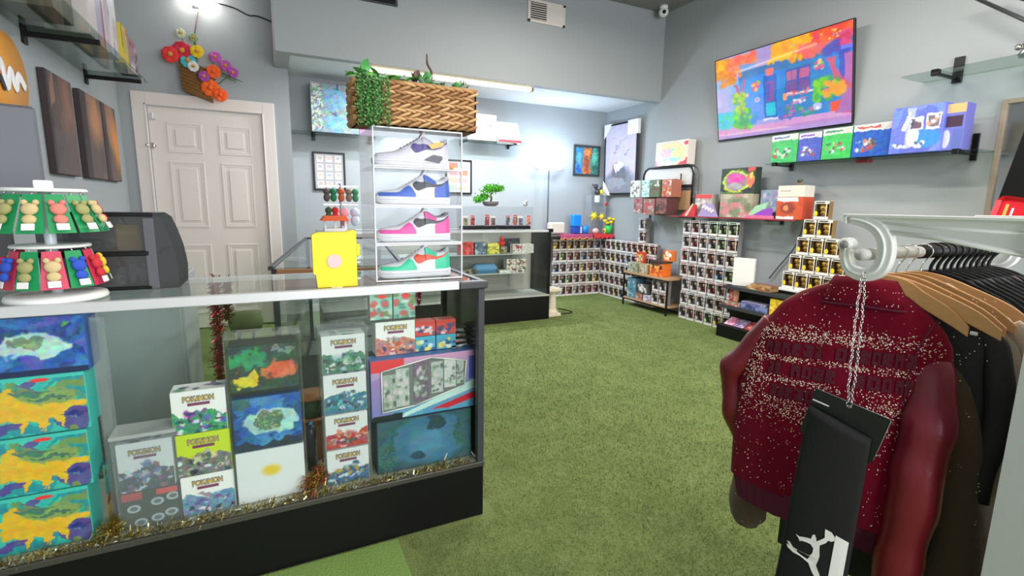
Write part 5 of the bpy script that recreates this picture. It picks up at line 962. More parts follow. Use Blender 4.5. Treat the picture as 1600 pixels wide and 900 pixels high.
rb('board_game', 'flat tan game box on the middle gondola shelf at left', 'box', 3.42, .332, .20, .13, .035, (140, 126, 110), [(180, 70, 60), (200, 190, 180)], 14, x=4.14); rb('board_game', 'slate blue flat game box on the middle gondola shelf', 'box', 3.18, .332, .30, .13, .05, (84, 96, 150), [(130, 140, 190), (60, 66, 110)], 15, x=4.14); rb('board_game', 'light grey flat box on top of the slate blue one', 'box', 3.19, .383, .26, .12, .022, (150, 150, 170), [(110, 110, 160)], 16, x=4.14)
rb('card_pack', 'yellow pack standing at the right of the middle gondola shelf', 'pack', 2.93, .332, .16, .05, .15, (232, 200, 50), [(246, 226, 100), (196, 150, 40), (220, 120, 40)], 17, x=4.14)
for i, (y, q, cs, nm) in enumerate(((3.46, (214, 150, 170), [(200, 60, 110), (240, 220, 226)], 'pink'), (3.34, (180, 150, 180), [(120, 90, 150), (230, 220, 230)], 'lilac'), (3.21, (206, 90, 80), [(240, 200, 190), (160, 50, 60)], 'coral'), (3.09, (226, 190, 60), [(250, 230, 120), (190, 90, 50)], 'yellow'), (2.97, (150, 160, 90), [(220, 210, 90), (80, 120, 70)], 'olive'))):
    t = rb('card_pack', nm+' pack lying on the gondola base deck, %s from the left' % ORD[i], 'pack', y, .155, .11, .03, .13, q, cs, 18+i, x=4.15, group='packs on the gondola base'); t.rotation_euler = (-1.1, 0, -PI/2)
    t.location.z = .133
for i, (y, q) in enumerate(((3.49, (190, 60, 60)), (3.44, (210, 150, 110)))): rb('comic_pack', ['red pack leaning at the left of the gondola top shelf', 'tan pack leaning beside the red one on the gondola'][i], 'pack', y, .369, .05, .02, .14, q, [(230, 200, 190)], 30+i, x=4.20)
tag(MB().tube(catmull([(4.57, 3.05, 1.20), (4.575, 3.12, .95), (4.575, 3.28, .72), (4.57, 3.36, .60)]), .006, dkgrey, 6).obj('hanging_cable'), 'dark cable hanging on the wall below the red edged shelf', 'cord')
# ================================================================== RED EDGED SHELF AND STOCK
t = thing('wall_shelf', 'glass wall shelf with red front edge above the tall figurine stack', 'shelf', (XR, 0, 1.195)); MB().box(-.27, 2.98, 0, -.002, 4.64, .008, MATS['shelf_glass']).obj('glass_shelf', t); MB().cbox(-.275, 2.98, -.004, -.27, 4.64, .010, M('red_edge', (150, 50, 60), .4), .001).obj('edge_strip', t)
for y in (3.30, 4.45): MB().cbox(-.26, y-.012, -.014, -.002, y+.012, -.005, blackm).cbox(-.02, y-.015, -.05, -.002, y+.015, .03, blackm).obj('bracket', t)
SZ = 1.2045
t = thing('fan_pack', 'red fan shaped pack spread on the red edged shelf', 'pack', (4.36, 4.27, SZ), -PI/2); MB().prism([(-.16, 0), (.05, 0), (.05, .13), (.0, .13)], 0, .03, M('fan_red', (206, 44, 58), .45)).obj('red_leaf', t); MB().prism([(-.10, .0), (-.06, .0), (.03, .14), (.01, .14)], -.004, -.001, M('fan_cream', (226, 206, 170), .5)).obj('cream_stripe', t)
t = thing('fan_pack', 'white and violet fan shaped pack beside the red one', 'pack', (4.36, 4.05, SZ), -PI/2); MB().prism([(-.12, 0), (.14, 0), (.06, .14), (-.05, .14)], 0, .03, M('fan_lilac', (170, 150, 200), .45)).obj('violet_leaf', t); b = MB()
for i in range(8): b.ball((-.05+.02*i, -.004, .10-.008*i+.02*(i % 2)), .018, M('fan_white', (230, 226, 236), .5), 6, 5, (1, .2, 1))
b.obj('white_spots', t)
rb('figure_box', 'tall pale box with red top corner behind the red fan', 'box', 4.16, SZ, .24, .10, .245, (186, 178, 170), [(210, 110, 130), (140, 150, 140), (220, 216, 210)], 40, x=4.42, head=(220, 70, 76), k=14)
rb('collection_box', 'beige green box with window under the neon rimmed box', 'card box', 3.71, SZ, .40, .10, .245, (170, 160, 136), [(130, 140, 110), (214, 130, 140), (200, 190, 170), (110, 130, 90)], 41, x=4.40, k=26)
c = Cv(80, 56, (44, 60, 50)).seed(42); c.ell(.45, .52, .40, .44, (206, 226, 70)); c.ell(.45, .52, .33, .37, (150, 130, 140)); c.ell(.45, .40, .24, .18, (236, 80, 170)); c.ell(.45, .7, .24, .14, (170, 160, 170)); c.ell(.88, .5, .12, .3, (230, 120, 90)); c.rect(.78, 0, 1, .14, (230, 80, 70)); c.rect(.0, .92, .7, 1, (90, 130, 60)); c.ell(.9, .3, .06, .1, (220, 210, 90))
c.warp(.03, 2.5, 7).mottle(30, 6)
carton('collection_box', 'dark box with neon yellow ring and pink centre, upper of stack', 'card box', (4.40, 3.71, SZ+.247), .42, .09, .26, c, None, None, (50, 66, 54), rz=-PI/2)
rb('collection_box', 'silver blue round picture box left of the orange red box', 'card box', 3.38, SZ+.06, .20, .06, .22, (150, 168, 190), [(200, 210, 220), (120, 140, 180), (170, 150, 190)], 43, x=4.48, k=16)
t = thing('fan_pack', 'violet and mint glossy pack leaning on the right part of the shelf', 'pack', (4.36, 3.38, SZ), -PI/2); MB().prism([(-.16, 0), (.02, 0), (.08, .16), (-.06, .12)], 0, .02, M('fan_mint', (160, 210, 170), .35)).obj('mint_leaf', t); MB().prism([(-.14, 0), (.14, 0), (.14, .10), (.04, .09)], -.006, -.001, M('fan_violet', (150, 70, 190), .4)).obj('violet_leaf', t); MB().prism([(-.18, 0), (.16, 0), (.16, .03), (-.14, .03)], -.010, -.007, M('fan_pink', (226, 110, 150), .4)).obj('pink_leaf', t)
c = Cv(40, 36, (206, 86, 46)).seed(44); c.rect(.0, 0, .8, .2, (236, 230, 226)); c.rect(.0, .85, .7, 1, (236, 224, 220)); c.ell(.45, .5, .3, .25, (150, 60, 50)); c.ell(.35, .5, .12, .12, (226, 150, 90))
c.warp(.03, 3, 2).mottle(14, 4)
carton('figure_box', 'orange red box at the right end of the red edged shelf', 'box', (4.38, 3.09, SZ), .26, .15, .205, c, Cv(14, 20, (190, 66, 36)), None, (200, 76, 40), rz=-PI/2)
carton('white_box', 'plain cream box on top of the orange red box', 'box', (4.38, 3.09, SZ+.207), .26, .15, .105, Cv(40, 16, (226, 218, 204)).rect(.1, .42, .5, .5, (150, 146, 140)), None, None, (224, 216, 202), rz=-PI/2)
t = thing('succulent_plant', 'tiny succulent on top of the cream box', 'plant', (4.45, 3.06, SZ+.3135)); MB().lathe([(.025, 0), (.03, .02)], M('tiny_pot', (120, 100, 80), .7), 12).obj('pot', t); Lq = leaf_mesh(.04, .012, M('dusty_leaf', (110, 110, 80), .7), .4, -.3)
for k in range(12): put_leaf(t, Lq, (0, 0, .022), k*2.4, .2+.08*k)
# wire rack with hung boxes and the pastel box above
t = thing('wire_display_rack', 'black wire frame wall rack with wood slats by the poster', 'rack', (XR, 4.85, 0)); R0 = [(-.10, .43, 1.25), (-.10, .43, 1.70), (-.10, .40, 1.76), (-.10, .34, 1.79), (-.10, -.34, 1.79), (-.10, -.40, 1.76), (-.10, -.43, 1.70), (-.10, -.43, 1.25)]
b = MB().tube(R0, .011, blackm, 8); b.obj('frame', t); MB().bar((-.02, .36, .46), (-.02, .36, 1.27), .012, dkgrey, 8).obj('pole', t); MB().tube([(-.0, y, z) for _, y, z in R0], .008, MATS['grey_stand'], 8).obj('wall_frame', t)
MB().cbox(-.10, -.42, 1.27, -.085, .42, 1.50, wt).obj('slat', t); MB().cbox(-.10, -.42, 1.54, -.085, .42, 1.56, blackm).obj('rail', t); MB().cbox(-.092, -.42, 1.57, -.08, .42, 1.77, M('rack_white', (210, 208, 204), .5)).obj('back_card', t); MB().bar((-.10, .38, 1.63), (-.20, -.28, 1.63), .006, blackm).bar((-.12, -.26, 1.56), (-.12, -.26, 1.70), .008, blackm).obj('hook_arm', t)
for i, (y, z, h, w_, q, cs, nm, xx) in enumerate(((5.18, 1.42, .21, .17, (210, 214, 210), [(110, 90, 80), (180, 200, 196)], 'white and brown', 4.28), (5.0, 1.42, .21, .14, (176, 206, 206), [(220, 226, 224), (100, 150, 150)], 'pale teal', 4.30), (4.83, 1.42, .21, .16, (90, 110, 80), [(226, 226, 220), (60, 90, 50), (150, 60, 60)], 'green', 4.30), (4.65, 1.42, .21, .16, (180, 110, 90), [(226, 210, 190), (190, 40, 46), (200, 180, 60)], 'red and cream', 4.32), (5.10, 1.22, .19, .16, (150, 110, 110), [(214, 60, 70), (190, 180, 170), (90, 80, 80)], 'rose', 4.28), (4.90, 1.20, .20, .20, (140, 110, 100), [(196, 60, 66), (180, 160, 150), (100, 110, 90)], 'brown red', 4.28), (4.68, 1.22, .19, .18, (100, 60, 60), [(60, 50, 50), (150, 90, 84)], 'dark maroon', 4.28))):
    rb('figure_box', nm+' figure box hung on the wire rack, %s row' % ('upper' if i < 4 else 'lower'), 'box', y, z, w_, .16 if i < 4 else .18, h, q, cs, 50+i, x=xx, group='boxes on the wire rack', k=12)
c = Cv(70, 46, (230, 214, 190)).seed(60); c.ell(.5, .55, .42, .45, (240, 220, 160)); c.ell(.5, .6, .3, .3, (150, 220, 206)); c.ell(.35, .5, .2, .2, (236, 180, 200)); c.ell(.7, .5, .18, .2, (220, 226, 150)); c.poly([(0, .7), (.12, 1), (0, 1)], (210, 40, 60)); c.poly([(.72, 1), (1, .66), (1, 1)], (206, 36, 56)); c.rect(.9, 0, 1, .2, (214, 70, 80)); c.rect(0, 0, 1, .04, (240, 236, 232))
c.warp(.03, 2, 5).mottle(26, 5)
carton('collection_box', 'pastel rainbow box with red corners on top of the wire rack', 'card box', (4.44, 4.74, 1.803), .54, .12, .285, c, None, None, (226, 216, 206), rz=-PI/2)
# poster with corner protectors
t = thing('framed_poster', 'large lilac framed poster with white corner protectors leaning by the corner', 'poster', (XR-.07, 5.82, 1.47), -PI/2)
t.rotation_euler = (.02, 0, -PI/2)
c = Cv(80, 110, (196, 186, 208)).seed(70); c.ell(.5, .98, .55, .36, (130, 132, 142), soft=.3); c.ell(.45, .72, .24, .16, (112, 114, 124), soft=.3); c.ell(.5, .6, .1, .05, (236, 230, 236)); c.ell(.36, .62, .06, .04, (236, 230, 236)); c.ell(.38, .85, .3, .08, (150, 150, 160))
for k in range(16): x, y = .25+.5*((k*.37) % 1), .18+.26*((k*.61) % 1); c.ell(x, y, .03, .006, (140, 132, 160)); c.ell(x+.03, y-.008, .02, .006, (140, 132, 160))
c.warp(.03, 2.5, 9).mottle(8, 5)
MB().cbox(-.36, 0, 0, .36, .03, .98, M('poster_back', (60, 60, 66), .5)).obj('backing', t); mobj('printed_poster', print_mesh(c, .68, .94, PRINTG), t, (0, -.003, .02))
MB().cbox(-.36, -.012, 0, -.342, 0, .98, blackm).cbox(.342, -.012, 0, .36, 0, .98, blackm).cbox(-.342, -.012, 0, .342, 0, .018, blackm).cbox(-.342, -.012, .962, .342, 0, .98, blackm).obj('frame', t)
for i, P in enumerate((((-.37, .79), (-.37, .99), (-.20, .99)), ((.37, .80), (.37, .99), (.16, .99), (.16, .80)), ((-.37, -.01), (-.37, .2), (-.2, -.01)))): MB().prism(P, -.016, .032, cardw).obj('corner_protector', t)
# ================================================================== TV
TW, TH = 1.435, .845
t = thing('television', 'large flat television tilted from the right wall showing a blue cafe', 'television', (4.585, 3.447, 2.03)); t.rotation_euler = (0, 0, -PI/2)
tv = bpy.data.objects.new('television_panel', None)
bpy.data.objects.remove(tv)
R = Matrix.Rotation(.178, 4, 'X')
def tvp(b): return b
TVW, TVH = 240, 140
c = Cv(TVW, TVH, (150, 190, 240)).seed(5)
def bl(n, cols, bx, r0=.012, r1=.03): c.blobs(n, cols, bx, r0, r1)
c.grad((190, 170, 220), (150, 190, 240)); c.rect(0, .30, .24, .70, (140, 190, 240)); c.ell(.06, .55, .12, .18, (180, 176, 226), soft=.8); c.rect(0, .66, .2, .90, (70, 200, 230)); c.rect(.3, .0, .5, .2, (170, 150, 210)); c.rect(.20, .10, .34, .24, (110, 160, 230))
c.poly([(.20, .27), (.55, .24), (1, .18), (1, .92), (.24, .90)], (44, 136, 222)); c.poly([(.20, .22), (.5, .20), (1, .14), (1, .24), (.55, .30), (.20, .32)], (60, 120, 180))
c.ell(.32, .52, .16, .22, (66, 160, 250), .8, .9); c.ell(.34, .72, .14, .16, (110, 150, 250), .8, .9); c.rect(.57, .30, .80, .34, (70, 120, 170)); c.ell(.72, .62, .18, .3, (36, 128, 190), .7, .9)
c.rect(0, .86, 1, 1, (214, 156, 206)); c.rect(.26, .82, .56, .88, (160, 160, 226)); c.ell(.8, .95, .3, .03, (190, 140, 200)); c.ell(.3, .95, .3, .02, (230, 180, 215)); c.rect(0, .96, 1, 1, (180, 150, 214))
c.rect(.405, .33, .505, .82, (34, 110, 196)); c.rect(.425, .40, .485, .63, (130, 90, 160)); c.rect(.435, .42, .455, .60, (90, 90, 190)); c.rect(.42, .64, .492, .79, (24, 196, 220)); c.rect(.42, .26, .485, .335, (240, 120, 110)); c.rect(.39, .82, .53, .84, (220, 220, 245))
for x0 in (.58, .665): c.rect(x0-.008, .32, x0+.078, .58, (60, 90, 180)); c.rect(x0, .34, x0+.07, .44, (190, 100, 150)); c.rect(x0+.033, .34, x0+.037, .56, (90, 90, 180)); c.rect(x0, .455, x0+.07, .56, (120, 80, 160))
c.rect(.56, .585, .77, .605, (226, 226, 240)); bl(30, [(240, 90, 90), (220, 220, 240), (230, 110, 130)], (.58, .57, .74, .62), .006, .012); c.rect(.555, .57, .585, .65, (236, 160, 130)); bl(14, [(230, 230, 245), (210, 120, 170)], (.60, .66, .71, .70), .008, .014)
bl(26, [(60, 150, 110), (90, 110, 200), (200, 110, 150), (70, 180, 190), (110, 190, 90)], (.56, .74, .80, .84), .01, .02); bl(16, [(90, 100, 200), (190, 110, 170)], (.52, .70, .64, .86), .008, .016); c.ell(.79, .77, .03, .045, (180, 190, 240)); c.ell(.79, .79, .012, .02, (240, 240, 250))
bl(12, [(240, 90, 120), (120, 200, 80), (250, 200, 90), (220, 80, 160)], (.325, .36, .365, .46), .012, .02); c.ell(.355, .58, .02, .03, (226, 190, 210)); c.ell(.355, .58, .01, .014, (100, 180, 190)); c.ell(.275, .50, .012, .02, (230, 190, 200)); bl(12, [(220, 90, 150), (240, 210, 130), (120, 190, 80)], (.77, .30, .82, .40), .010, .018)
c.rect(.915, .24, .985, .62, (60, 90, 200)); c.rect(.95, .30, 1, .66, (190, 110, 180))
c.poly([(.195, .9), (.21, .6), (.175, .40), (.155, .36), (.19, .36), (.225, .5), (.235, .30), (.255, .32), (.245, .6), (.26, .9)], (190, 100, 140)); c.poly([(.93, .88), (.955, .70), (.885, .52), (.86, .36), (.83, .30), (.87, .31), (.90, .30), (.89, .40), (.93, .52), (1, .60), (1, .9)], (214, 90, 130)); c.poly([(.90, .88), (.96, .62), (1, .66), (1, .88)], (176, 110, 180))
bl(80, [(250, 170, 10), (240, 140, 20), (255, 190, 30), (235, 150, 40)], (-.01, .02, .13, .22)); bl(30, [(230, 140, 30), (240, 150, 60)], (.05, .2, .17, .34), .012, .022); bl(50, [(255, 120, 70), (255, 100, 90), (250, 140, 80)], (.13, .02, .33, .12)); bl(26, [(250, 120, 80), (255, 140, 100)], (.12, .1, .22, .26), .010, .02)
bl(90, [(255, 190, 0), (250, 170, 10), (255, 150, 40)], (.47, .0, .78, .13)); bl(50, [(255, 160, 30), (255, 120, 70), (255, 190, 20)], (.60, .1, .78, .24), .012, .022); bl(20, [(250, 190, 20)], (.44, .14, .60, .20), .008, .02)
bl(110, [(250, 80, 30), (240, 70, 60), (230, 60, 110), (255, 110, 60)], (.76, -.01, 1.01, .13)); bl(40, [(240, 110, 110), (250, 100, 90)], (.68, .12, .86, .24), .012, .022); bl(26, [(220, 60, 110), (230, 80, 140)], (.90, .08, 1, .22), .012, .024); bl(7, [(255, 220, 80)], (.78, .03, .95, .12), .005, .01)
bl(20, [(80, 100, 180), (90, 90, 190)], (.83, .17, .92, .27), .015, .03); c.rect(.93, .22, 1, .26, (110, 130, 240))
bl(40, [(150, 210, 40), (110, 190, 60), (190, 220, 60)], (.155, .46, .27, .68), .01, .022); bl(46, [(130, 220, 30), (90, 200, 60), (60, 170, 110)], (.15, .68, .30, .88), .012, .026); bl(26, [(60, 220, 160), (60, 200, 220), (90, 190, 240)], (.0, .70, .14, .88), .012, .026); bl(10, [(60, 150, 220)], (.30, .72, .36, .84), .012, .02)
bl(40, [(130, 220, 10), (90, 200, 50), (60, 170, 80)], (.77, .50, .92, .72), .012, .028); bl(26, [(255, 160, 40), (250, 130, 70), (240, 170, 60)], (.84, .55, .95, .68), .012, .024); c.poly([(.865, .76), (.935, .75), (.925, .85), (.875, .86)], (244, 80, 50))
c.warp(.004, 3, 3); c.mottle(8, 6)
def tvpart(name, b_or_me, loc=(0, 0, 0)):
    me = b_or_me.mesh(name) if isinstance(b_or_me, MB) else b_or_me
    me.transform(R @ Matrix.Translation(loc)); return mobj(name, me, t)
tvpart('casing', MB().cbox(-TW/2, .0, 0, TW/2, .03, TH, blackm, .004).cbox(-.4, .03, .1, .4, .055, .5, black, .01)); tvpart('bezel', MB().cbox(-TW/2, -.006, 0, TW/2, .0, .018, blackm, .001).cbox(-TW/2, -.006, TH-.008, TW/2, 0, TH, blackm, .001).cbox(-TW/2, -.006, .018, -TW/2+.008, 0, TH-.008, blackm, .001).cbox(TW/2-.008, -.006, .018, TW/2, 0, TH-.008, blackm, .001))
tvpart('lit_screen', print_mesh(c, TW-.016, TH-.026, SCREEN), (0, -.003, .018))
MB().cbox(-.2, -.03, .35, .2, .012, .55, blackm).obj('wall_mount', t)
# ================================================================== SPORTS CARD SHELF
t = thing('wall_shelf', 'glass wall shelf on black brackets below the television', 'shelf', (XR, 0, 1.715)); MB().box(-.25, 1.74, 0, -.002, 3.36, .010, MATS['shelf_glass']).obj('glass_shelf', t)
for y in (1.86, 3.26): MB().cbox(-.26, y-.014, -.014, -.002, y+.014, -.002, blackm).cbox(-.015, y-.02, -.05, -.002, y+.02, .14, blackm).cbox(-.275, y-.02, -.016, -.24, y+.02, .018, black).obj('bracket', t)
tag(MB().cbox(-.03, -.05, 0, .03, .05, .02, M('red_clip', (150, 34, 44), .4)).obj('red_clip', None, (4.50, 2.55, 1.692)), 'small red clip under the glass shelf below the television', 'clip')
def sport(lb, y, w, h, base, rgb2, seed, wh=True, x=4.36, z=1.727, d=.12, pic=None):
    c = Cv(int(w*230), int(h*230), base).seed(seed)
    if wh: c.rect(0, 0, 1, .20, (226, 222, 220)); c.rect(.08, .07, .7, .14, rgb2); c.rect(.72, .04, .95, .2, (206, 200, 198))
    x0, x1, y0, y1 = pic or (.08, .82, .40, .86)
    c.rect(x0, y0, x1, y1, tuple(min(255, v*1.12) for v in base), .5); c.blobs(26, [(216, 216, 216), (80, 80, 84), (170, 80, 80), (180, 146, 126), (230, 230, 230), base], (x0+.06, y0+.10, x1-.06, y1-.05), .03, .08); c.warp(.02, 2, seed+3).mottle(16, 4)
    return carton('sports_card_box', lb, 'card box', (x, y, z), w, d, h, c, None, None, base, rz=-PI/2, group='sports card boxes below the television')
sport('green sports card box with white header at the left shelf end', 3.19, .265, .255, (60, 178, 96), (90, 110, 170), 1); sport('blue purple sports card box between the two green ones', 2.945, .21, .245, (70, 86, 180), (130, 90, 190), 2)
sport('second green sports card box, centre left of the shelf', 2.71, .245, .255, (64, 184, 92), (90, 150, 110), 3); sport('wide royal blue sports card box with white header', 2.43, .30, .255, (40, 90, 180), (190, 90, 80), 4, pic=(.05, .60, .36, .86))
c = Cv(80, 80, (106, 122, 214)).seed(5); c.swirl([(130, 150, 236), (90, 100, 190)], .8, al=.6); c.ell(.72, .7, .26, .2, (70, 140, 236)); c.rect(.30, .02, .46, .9, (196, 204, 236), .7); c.poly([(.22, .5), (.32, .1), (.36, .14), (.30, .52)], (236, 236, 240)); c.rect(.36, .22, .62, .52, (226, 228, 236)); c.rect(.39, .25, .59, .49, (110, 90, 110)); c.rect(.68, .20, .95, .52, (226, 228, 240)); c.rect(.71, .24, .92, .48, (120, 110, 120)); c.blobs(10, [(236, 236, 240), (70, 70, 90), (200, 160, 140)], (.4, .27, .9, .46), .03, .06); c.ell(.45, .68, .12, .2, (216, 220, 236)); c.blobs(12, [(240, 240, 246), (80, 90, 120)], (.08, .78, .7, .9), .03, .05)
c.warp(.015, 2, 2).mottle(12, 5)
carton('sports_card_box', 'large periwinkle sports card box with two portrait frames', 'card box', (4.33, 2.12, 1.727), .33, .12, .335, c, None, None, (106, 120, 210), rz=-PI/2)
c = Cv(40, 80, (110, 116, 196)).seed(6); c.rect(.1, 0, 1, .2, (206, 176, 120)); c.rect(.1, .26, .9, .5, (70, 50, 70)); c.ell(.2, .75, .2, .2, (200, 204, 226)); c.rect(.5, .55, 1, 1, (96, 110, 180))
carton('sports_card_box', 'narrow purple sports card box with tan header at the right shelf end', 'card box', (4.36, 1.905, 1.727), .12, .12, .32, c, None, None, (110, 110, 190), rz=-PI/2)
t = thing('wall_shelf', 'empty glass shelf on black bracket high on the right wall', 'shelf', (XR, 0, 2.27)); MB().box(-.32, .9, 0, -.002, 2.24, .010, MATS['shelf_glass']).obj('glass_shelf', t); MB().cbox(-.30, 2.02, -.02, -.002, 2.045, -.002, blackm, .003).cbox(-.02, 2.0, -.04, -.002, 2.06, .14, blackm).cbox(-.32, 2.01, -.024, -.28, 2.055, .018, black).obj('bracket', t)
t = thing('silver_ornament', 'small silver ornament on the empty high glass shelf', 'ornament', (4.42, 1.60, 2.283)); MB().lathe([(.04, 0), (.05, .02), (.03, .05), (.035, .08), (.01, .11)], chrome, 14).obj('body', t); MB().ball((0, .05, .07), .02, chrome).obj('handle', t)
# picture frame and black panel at the right edge
t = thing('wood_framed_mirror', 'tall mirror in a grey wood frame on the right wall edge', 'mirror', (XR-.003, 1.52, 1.28), -PI/2)
fw = M('frame_grey_wood', (140, 128, 112), .6, var=.15, bscale=30)
MB().cbox(-.22, -.03, 0, -.19, 0, .78, fw).cbox(.22, -.03, 0, .25, 0, .78, fw).cbox(-.19, -.03, .75, .22, 0, .78, fw).cbox(-.19, -.03, 0, .22, 0, .03, fw).obj('frame', t)
MB().box(-.19, -.012, .03, .22, -.008, .75, M('mirror_silver', (200, 204, 204), .06, .95)).obj('mirror_glass', t)
t = thing('hanging_tote', 'black board with a red rounded tag in front of the mirror', 'sign', (4.30, 1.50, 1.30), -PI/2); t.rotation_euler = (0, .16, -PI/2)
MB().cbox(-.09, 0, .0, .25, .02, .60, black, .004).obj('board', t); MB().cbox(-.085, -.012, -.12, .16, -.002, .10, M('tag_red', (206, 30, 44), .4), .03).obj('red_tag', t); 
for k in range(2): MB().cbox(-.035+.035*k, -.015, -.05+.01*k, -.018+.030*k, -.0125, .05-.02*k, INKG if k == 0 else INKW, .001).obj('lettering', t)
# ================================================================== CLOTHES RAIL, FOREGROUND
# garment frame: origin at the collar, u to the right as seen, n towards the camera, z up
RX, RY, RZ = 1.30, .70, 1.195
Ud = Vector((.33, -.944, 0)).normalized(); Nd = Vector((Ud.y, -Ud.x, 0))
G0 = Vector((1.30, .722, 1.110))-Nd*.065
def gw(u, z, n, o=G0, ud=Ud, nd=Nd): return o+ud*u+nd*n+Vector((0, 0, z))
def bracket(x, lb, full=True):
    t = thing('closet_bracket', lb, 'shelf bracket', (x, RY, RZ), group='white closet brackets')
    # hook: J profile in the YZ plane, thickness along x
    def prof(ks, n=7): return catmull([(0, y, z) for y, z in ks], n)
    ctr = prof([(.045, .084), (.012, .078), (-.018, .062), (-.036, .034), (-.040, .0), (-.030, -.034), (.0, -.050), (.034, -.040), (.048, -.010), (.046, .012)])
    wd = [.012, .014, .016, .017, .017, .0165, .016, .014, .012, .010]
    b = MB(); N = len(ctr); vs_ = []
    for i, p in enumerate(ctr):
        q = ctr[min(i+1, N-1)]-ctr[max(i-1, 0)]; nn = Vector((0, -q.z, q.y)).normalized(); w = lerpk([(k/9, v) for k, v in enumerate(wd)], i/(N-1))
        for a, c_ in ((-1, -1), (1, -1), (1, 1), (-1, 1)): vs_.append(p+nn*w*a+Vector((.011*c_, 0, 0)))
    fs = [(i*4+k, i*4+(k+1) % 4, i*4+4+(k+1) % 4, i*4+4+k) for i in range(N-1) for k in range(4)]+[(0, 1, 2, 3), ((N-1)*4+3, (N-1)*4+2, (N-1)*4+1, (N-1)*4)]
    b.add(vs_, fs, white); o = recalc(b.obj('hook', t)); bv = o.modifiers.new('b', 'BEVEL'); bv.width = .003; bv.segments = 2
    for s in (-1, 1):
        b = MB(); b.tube([(s*.012, p.y, p.z) for p in ctr], .0035, white, 6); b.obj('hook_rib', t)
    b = MB(); b.lathe([(.017, -.014), (.017, .014)], white, 20).lathe([(.011, -.0145), (.011, .0145)], M('screw_grey', (150, 152, 150), .4), 16); o = b.obj('rod_cap', t, (0, .050, .02)); o.rotation_euler.y = PI/2
    # arm running towards the camera side and back to the partition
    zt, zb0, zb1 = .092, .056, .022
    pr = [(.055, zt), (-.30, zt+.003), (-.30, zb1), (-.13, zb1+.028), (-.035, zb0), (.02, .064), (.040, .078)]
    b = MB(); b.add([(-.004, y, z) for y, z in pr]+[(.004, y, z) for y, z in pr], [tuple(range(7)), tuple(range(13, 6, -1))]+[(i, i+7, (i+1) % 7+7, (i+1) % 7) for i in range(7)], white); recalc(b.obj('arm_web', t))
    b = MB(); b.cbox(-.014, -.30, zt-.004, .014, .062, zt+.004, white, .0015).cbox(-.014, .052, zt-.020, .014, .062, zt, white, .0015); b.obj('top_flange', t)
    MB().cbox(-.014, -.298, zb1-.03, .030, -.288, zt+.01, white, .002).obj('wall_plate', t)
    b = MB(); b.tube([(0, -.035, zb0), (0, -.13, zb1+.028), (0, -.30, zb1)], .007, white, 6); b.obj('bottom_flange', t)
    b = MB(); b.tube([(0, .0, .078), (0, -.12, .070), (0, -.30, .066)], .006, white, 6); b.obj('mid_rib', t)
    MB().lathe([(.006, 0), (.006, .003)], M('screw_grey', (150, 152, 150), .4), 10, (0, -.11, zt+.001)).obj('screw', t)
    return t
bracket(RX, 'white plastic closet bracket with hook, nearest the camera')
bracket(RX+.66, 'second white closet bracket further along the clothes rail')
t = thing('clothes_rail', 'white metal clothes rail resting in the plastic bracket hooks', 'clothes rail', (RX-.03, RY, RZ)); MB().tube([(0, 0, 0), (1.5, 0, 0)], .0145, M('rail_white', (200, 200, 194), .35), 16).obj('rod', t); MB().tube([(.26, 0, 0), (.60, 0, 0)], .018, black, 16).obj('black_grip', t)
# hangers
def hanger(x, label, m, rot=0, half=.215, y=RY, grp='hangers on the clothes rail', drop=-.055, name='clothes_hanger'):
    t = thing(name, label, 'hanger', (x, y, RZ), rot, grp)   # local +x is the right shoulder
    top = [(-half, -.155), (-half*.8, -.118), (-half*.5, -.085), (-.05, -.060), (0, -.052), (.05, -.060), (half*.5, -.085), (half*.8, -.118), (half, -.155)]
    bot = [(half, -.178), (half*.8, -.155), (half*.5, -.124), (.05, -.098), (0, -.092), (-.05, -.098), (-half*.5, -.124), (-half*.8, -.155), (-half, -.178)]
    P = [(p.x, p.y) for p in catmull([(a, b_, 0) for a, b_ in top], 4)]+[(p.x, p.y) for p in catmull([(a, b_, 0) for a, b_ in bot], 4)]
    b = MB(); b.prism(P, -.006, .006, m); o = recalc(b.obj('shoulder_bar', t)); bv = o.modifiers.new('b', 'BEVEL'); bv.width = .002; bv.segments = 2
    a = [(.019*math.cos(q), 0, .0+.019*math.sin(q)) for q in [x_*PI/8 for x_ in range(-3, 9)]]
    MB().tube(catmull([(0, 0, -.055), (0, 0, -.040), (.006, 0, -.024)]+a[1:], 3), .0018 if m != black else .005, chrome if m != black else black, 6).obj('hook', t); return t
rzG = math.atan2(Ud.y, Ud.x)
# ------------ garment builder
def garment_body(o, ud, nd, m, L, ul, ur, thick, seed, z0=0.0, amp=.008):
    NZ, NK = 44, 56; vs_ = []
    for i in range(NZ+1):
        z = z0-L*i/NZ; l, r_, T = lerpk(ul, -z), lerpk(ur, -z), lerpk(thick, -z)
        cx, hw = (l+r_)/2, (r_-l)/2
        for k in range(NK):
            a = 2*PI*k/NK; ca, sa = math.cos(a), math.sin(a)
            u = cx+hw*math.copysign(abs(ca)**.75, ca); n = T*math.copysign(abs(sa)**.8, sa)*(1 if sa > 0 else .65)
            q = Vector((u*5, z*3, n*4+seed)); w = noise.noise(q)*amp*(1+2*(-z)/.6)+noise.noise(q*2.7)*amp*.5
            vs_.append(gw(u, z, n+w*(1 if sa > 0 else -.5), o, ud, nd))
    fs = [(i*NK+k, i*NK+(k+1) % NK, (i+1)*NK+(k+1) % NK, (i+1)*NK+k) for i in range(NZ) for k in range(NK)]
    fs.append(tuple(range(NK))[::-1]); return vs_, fs
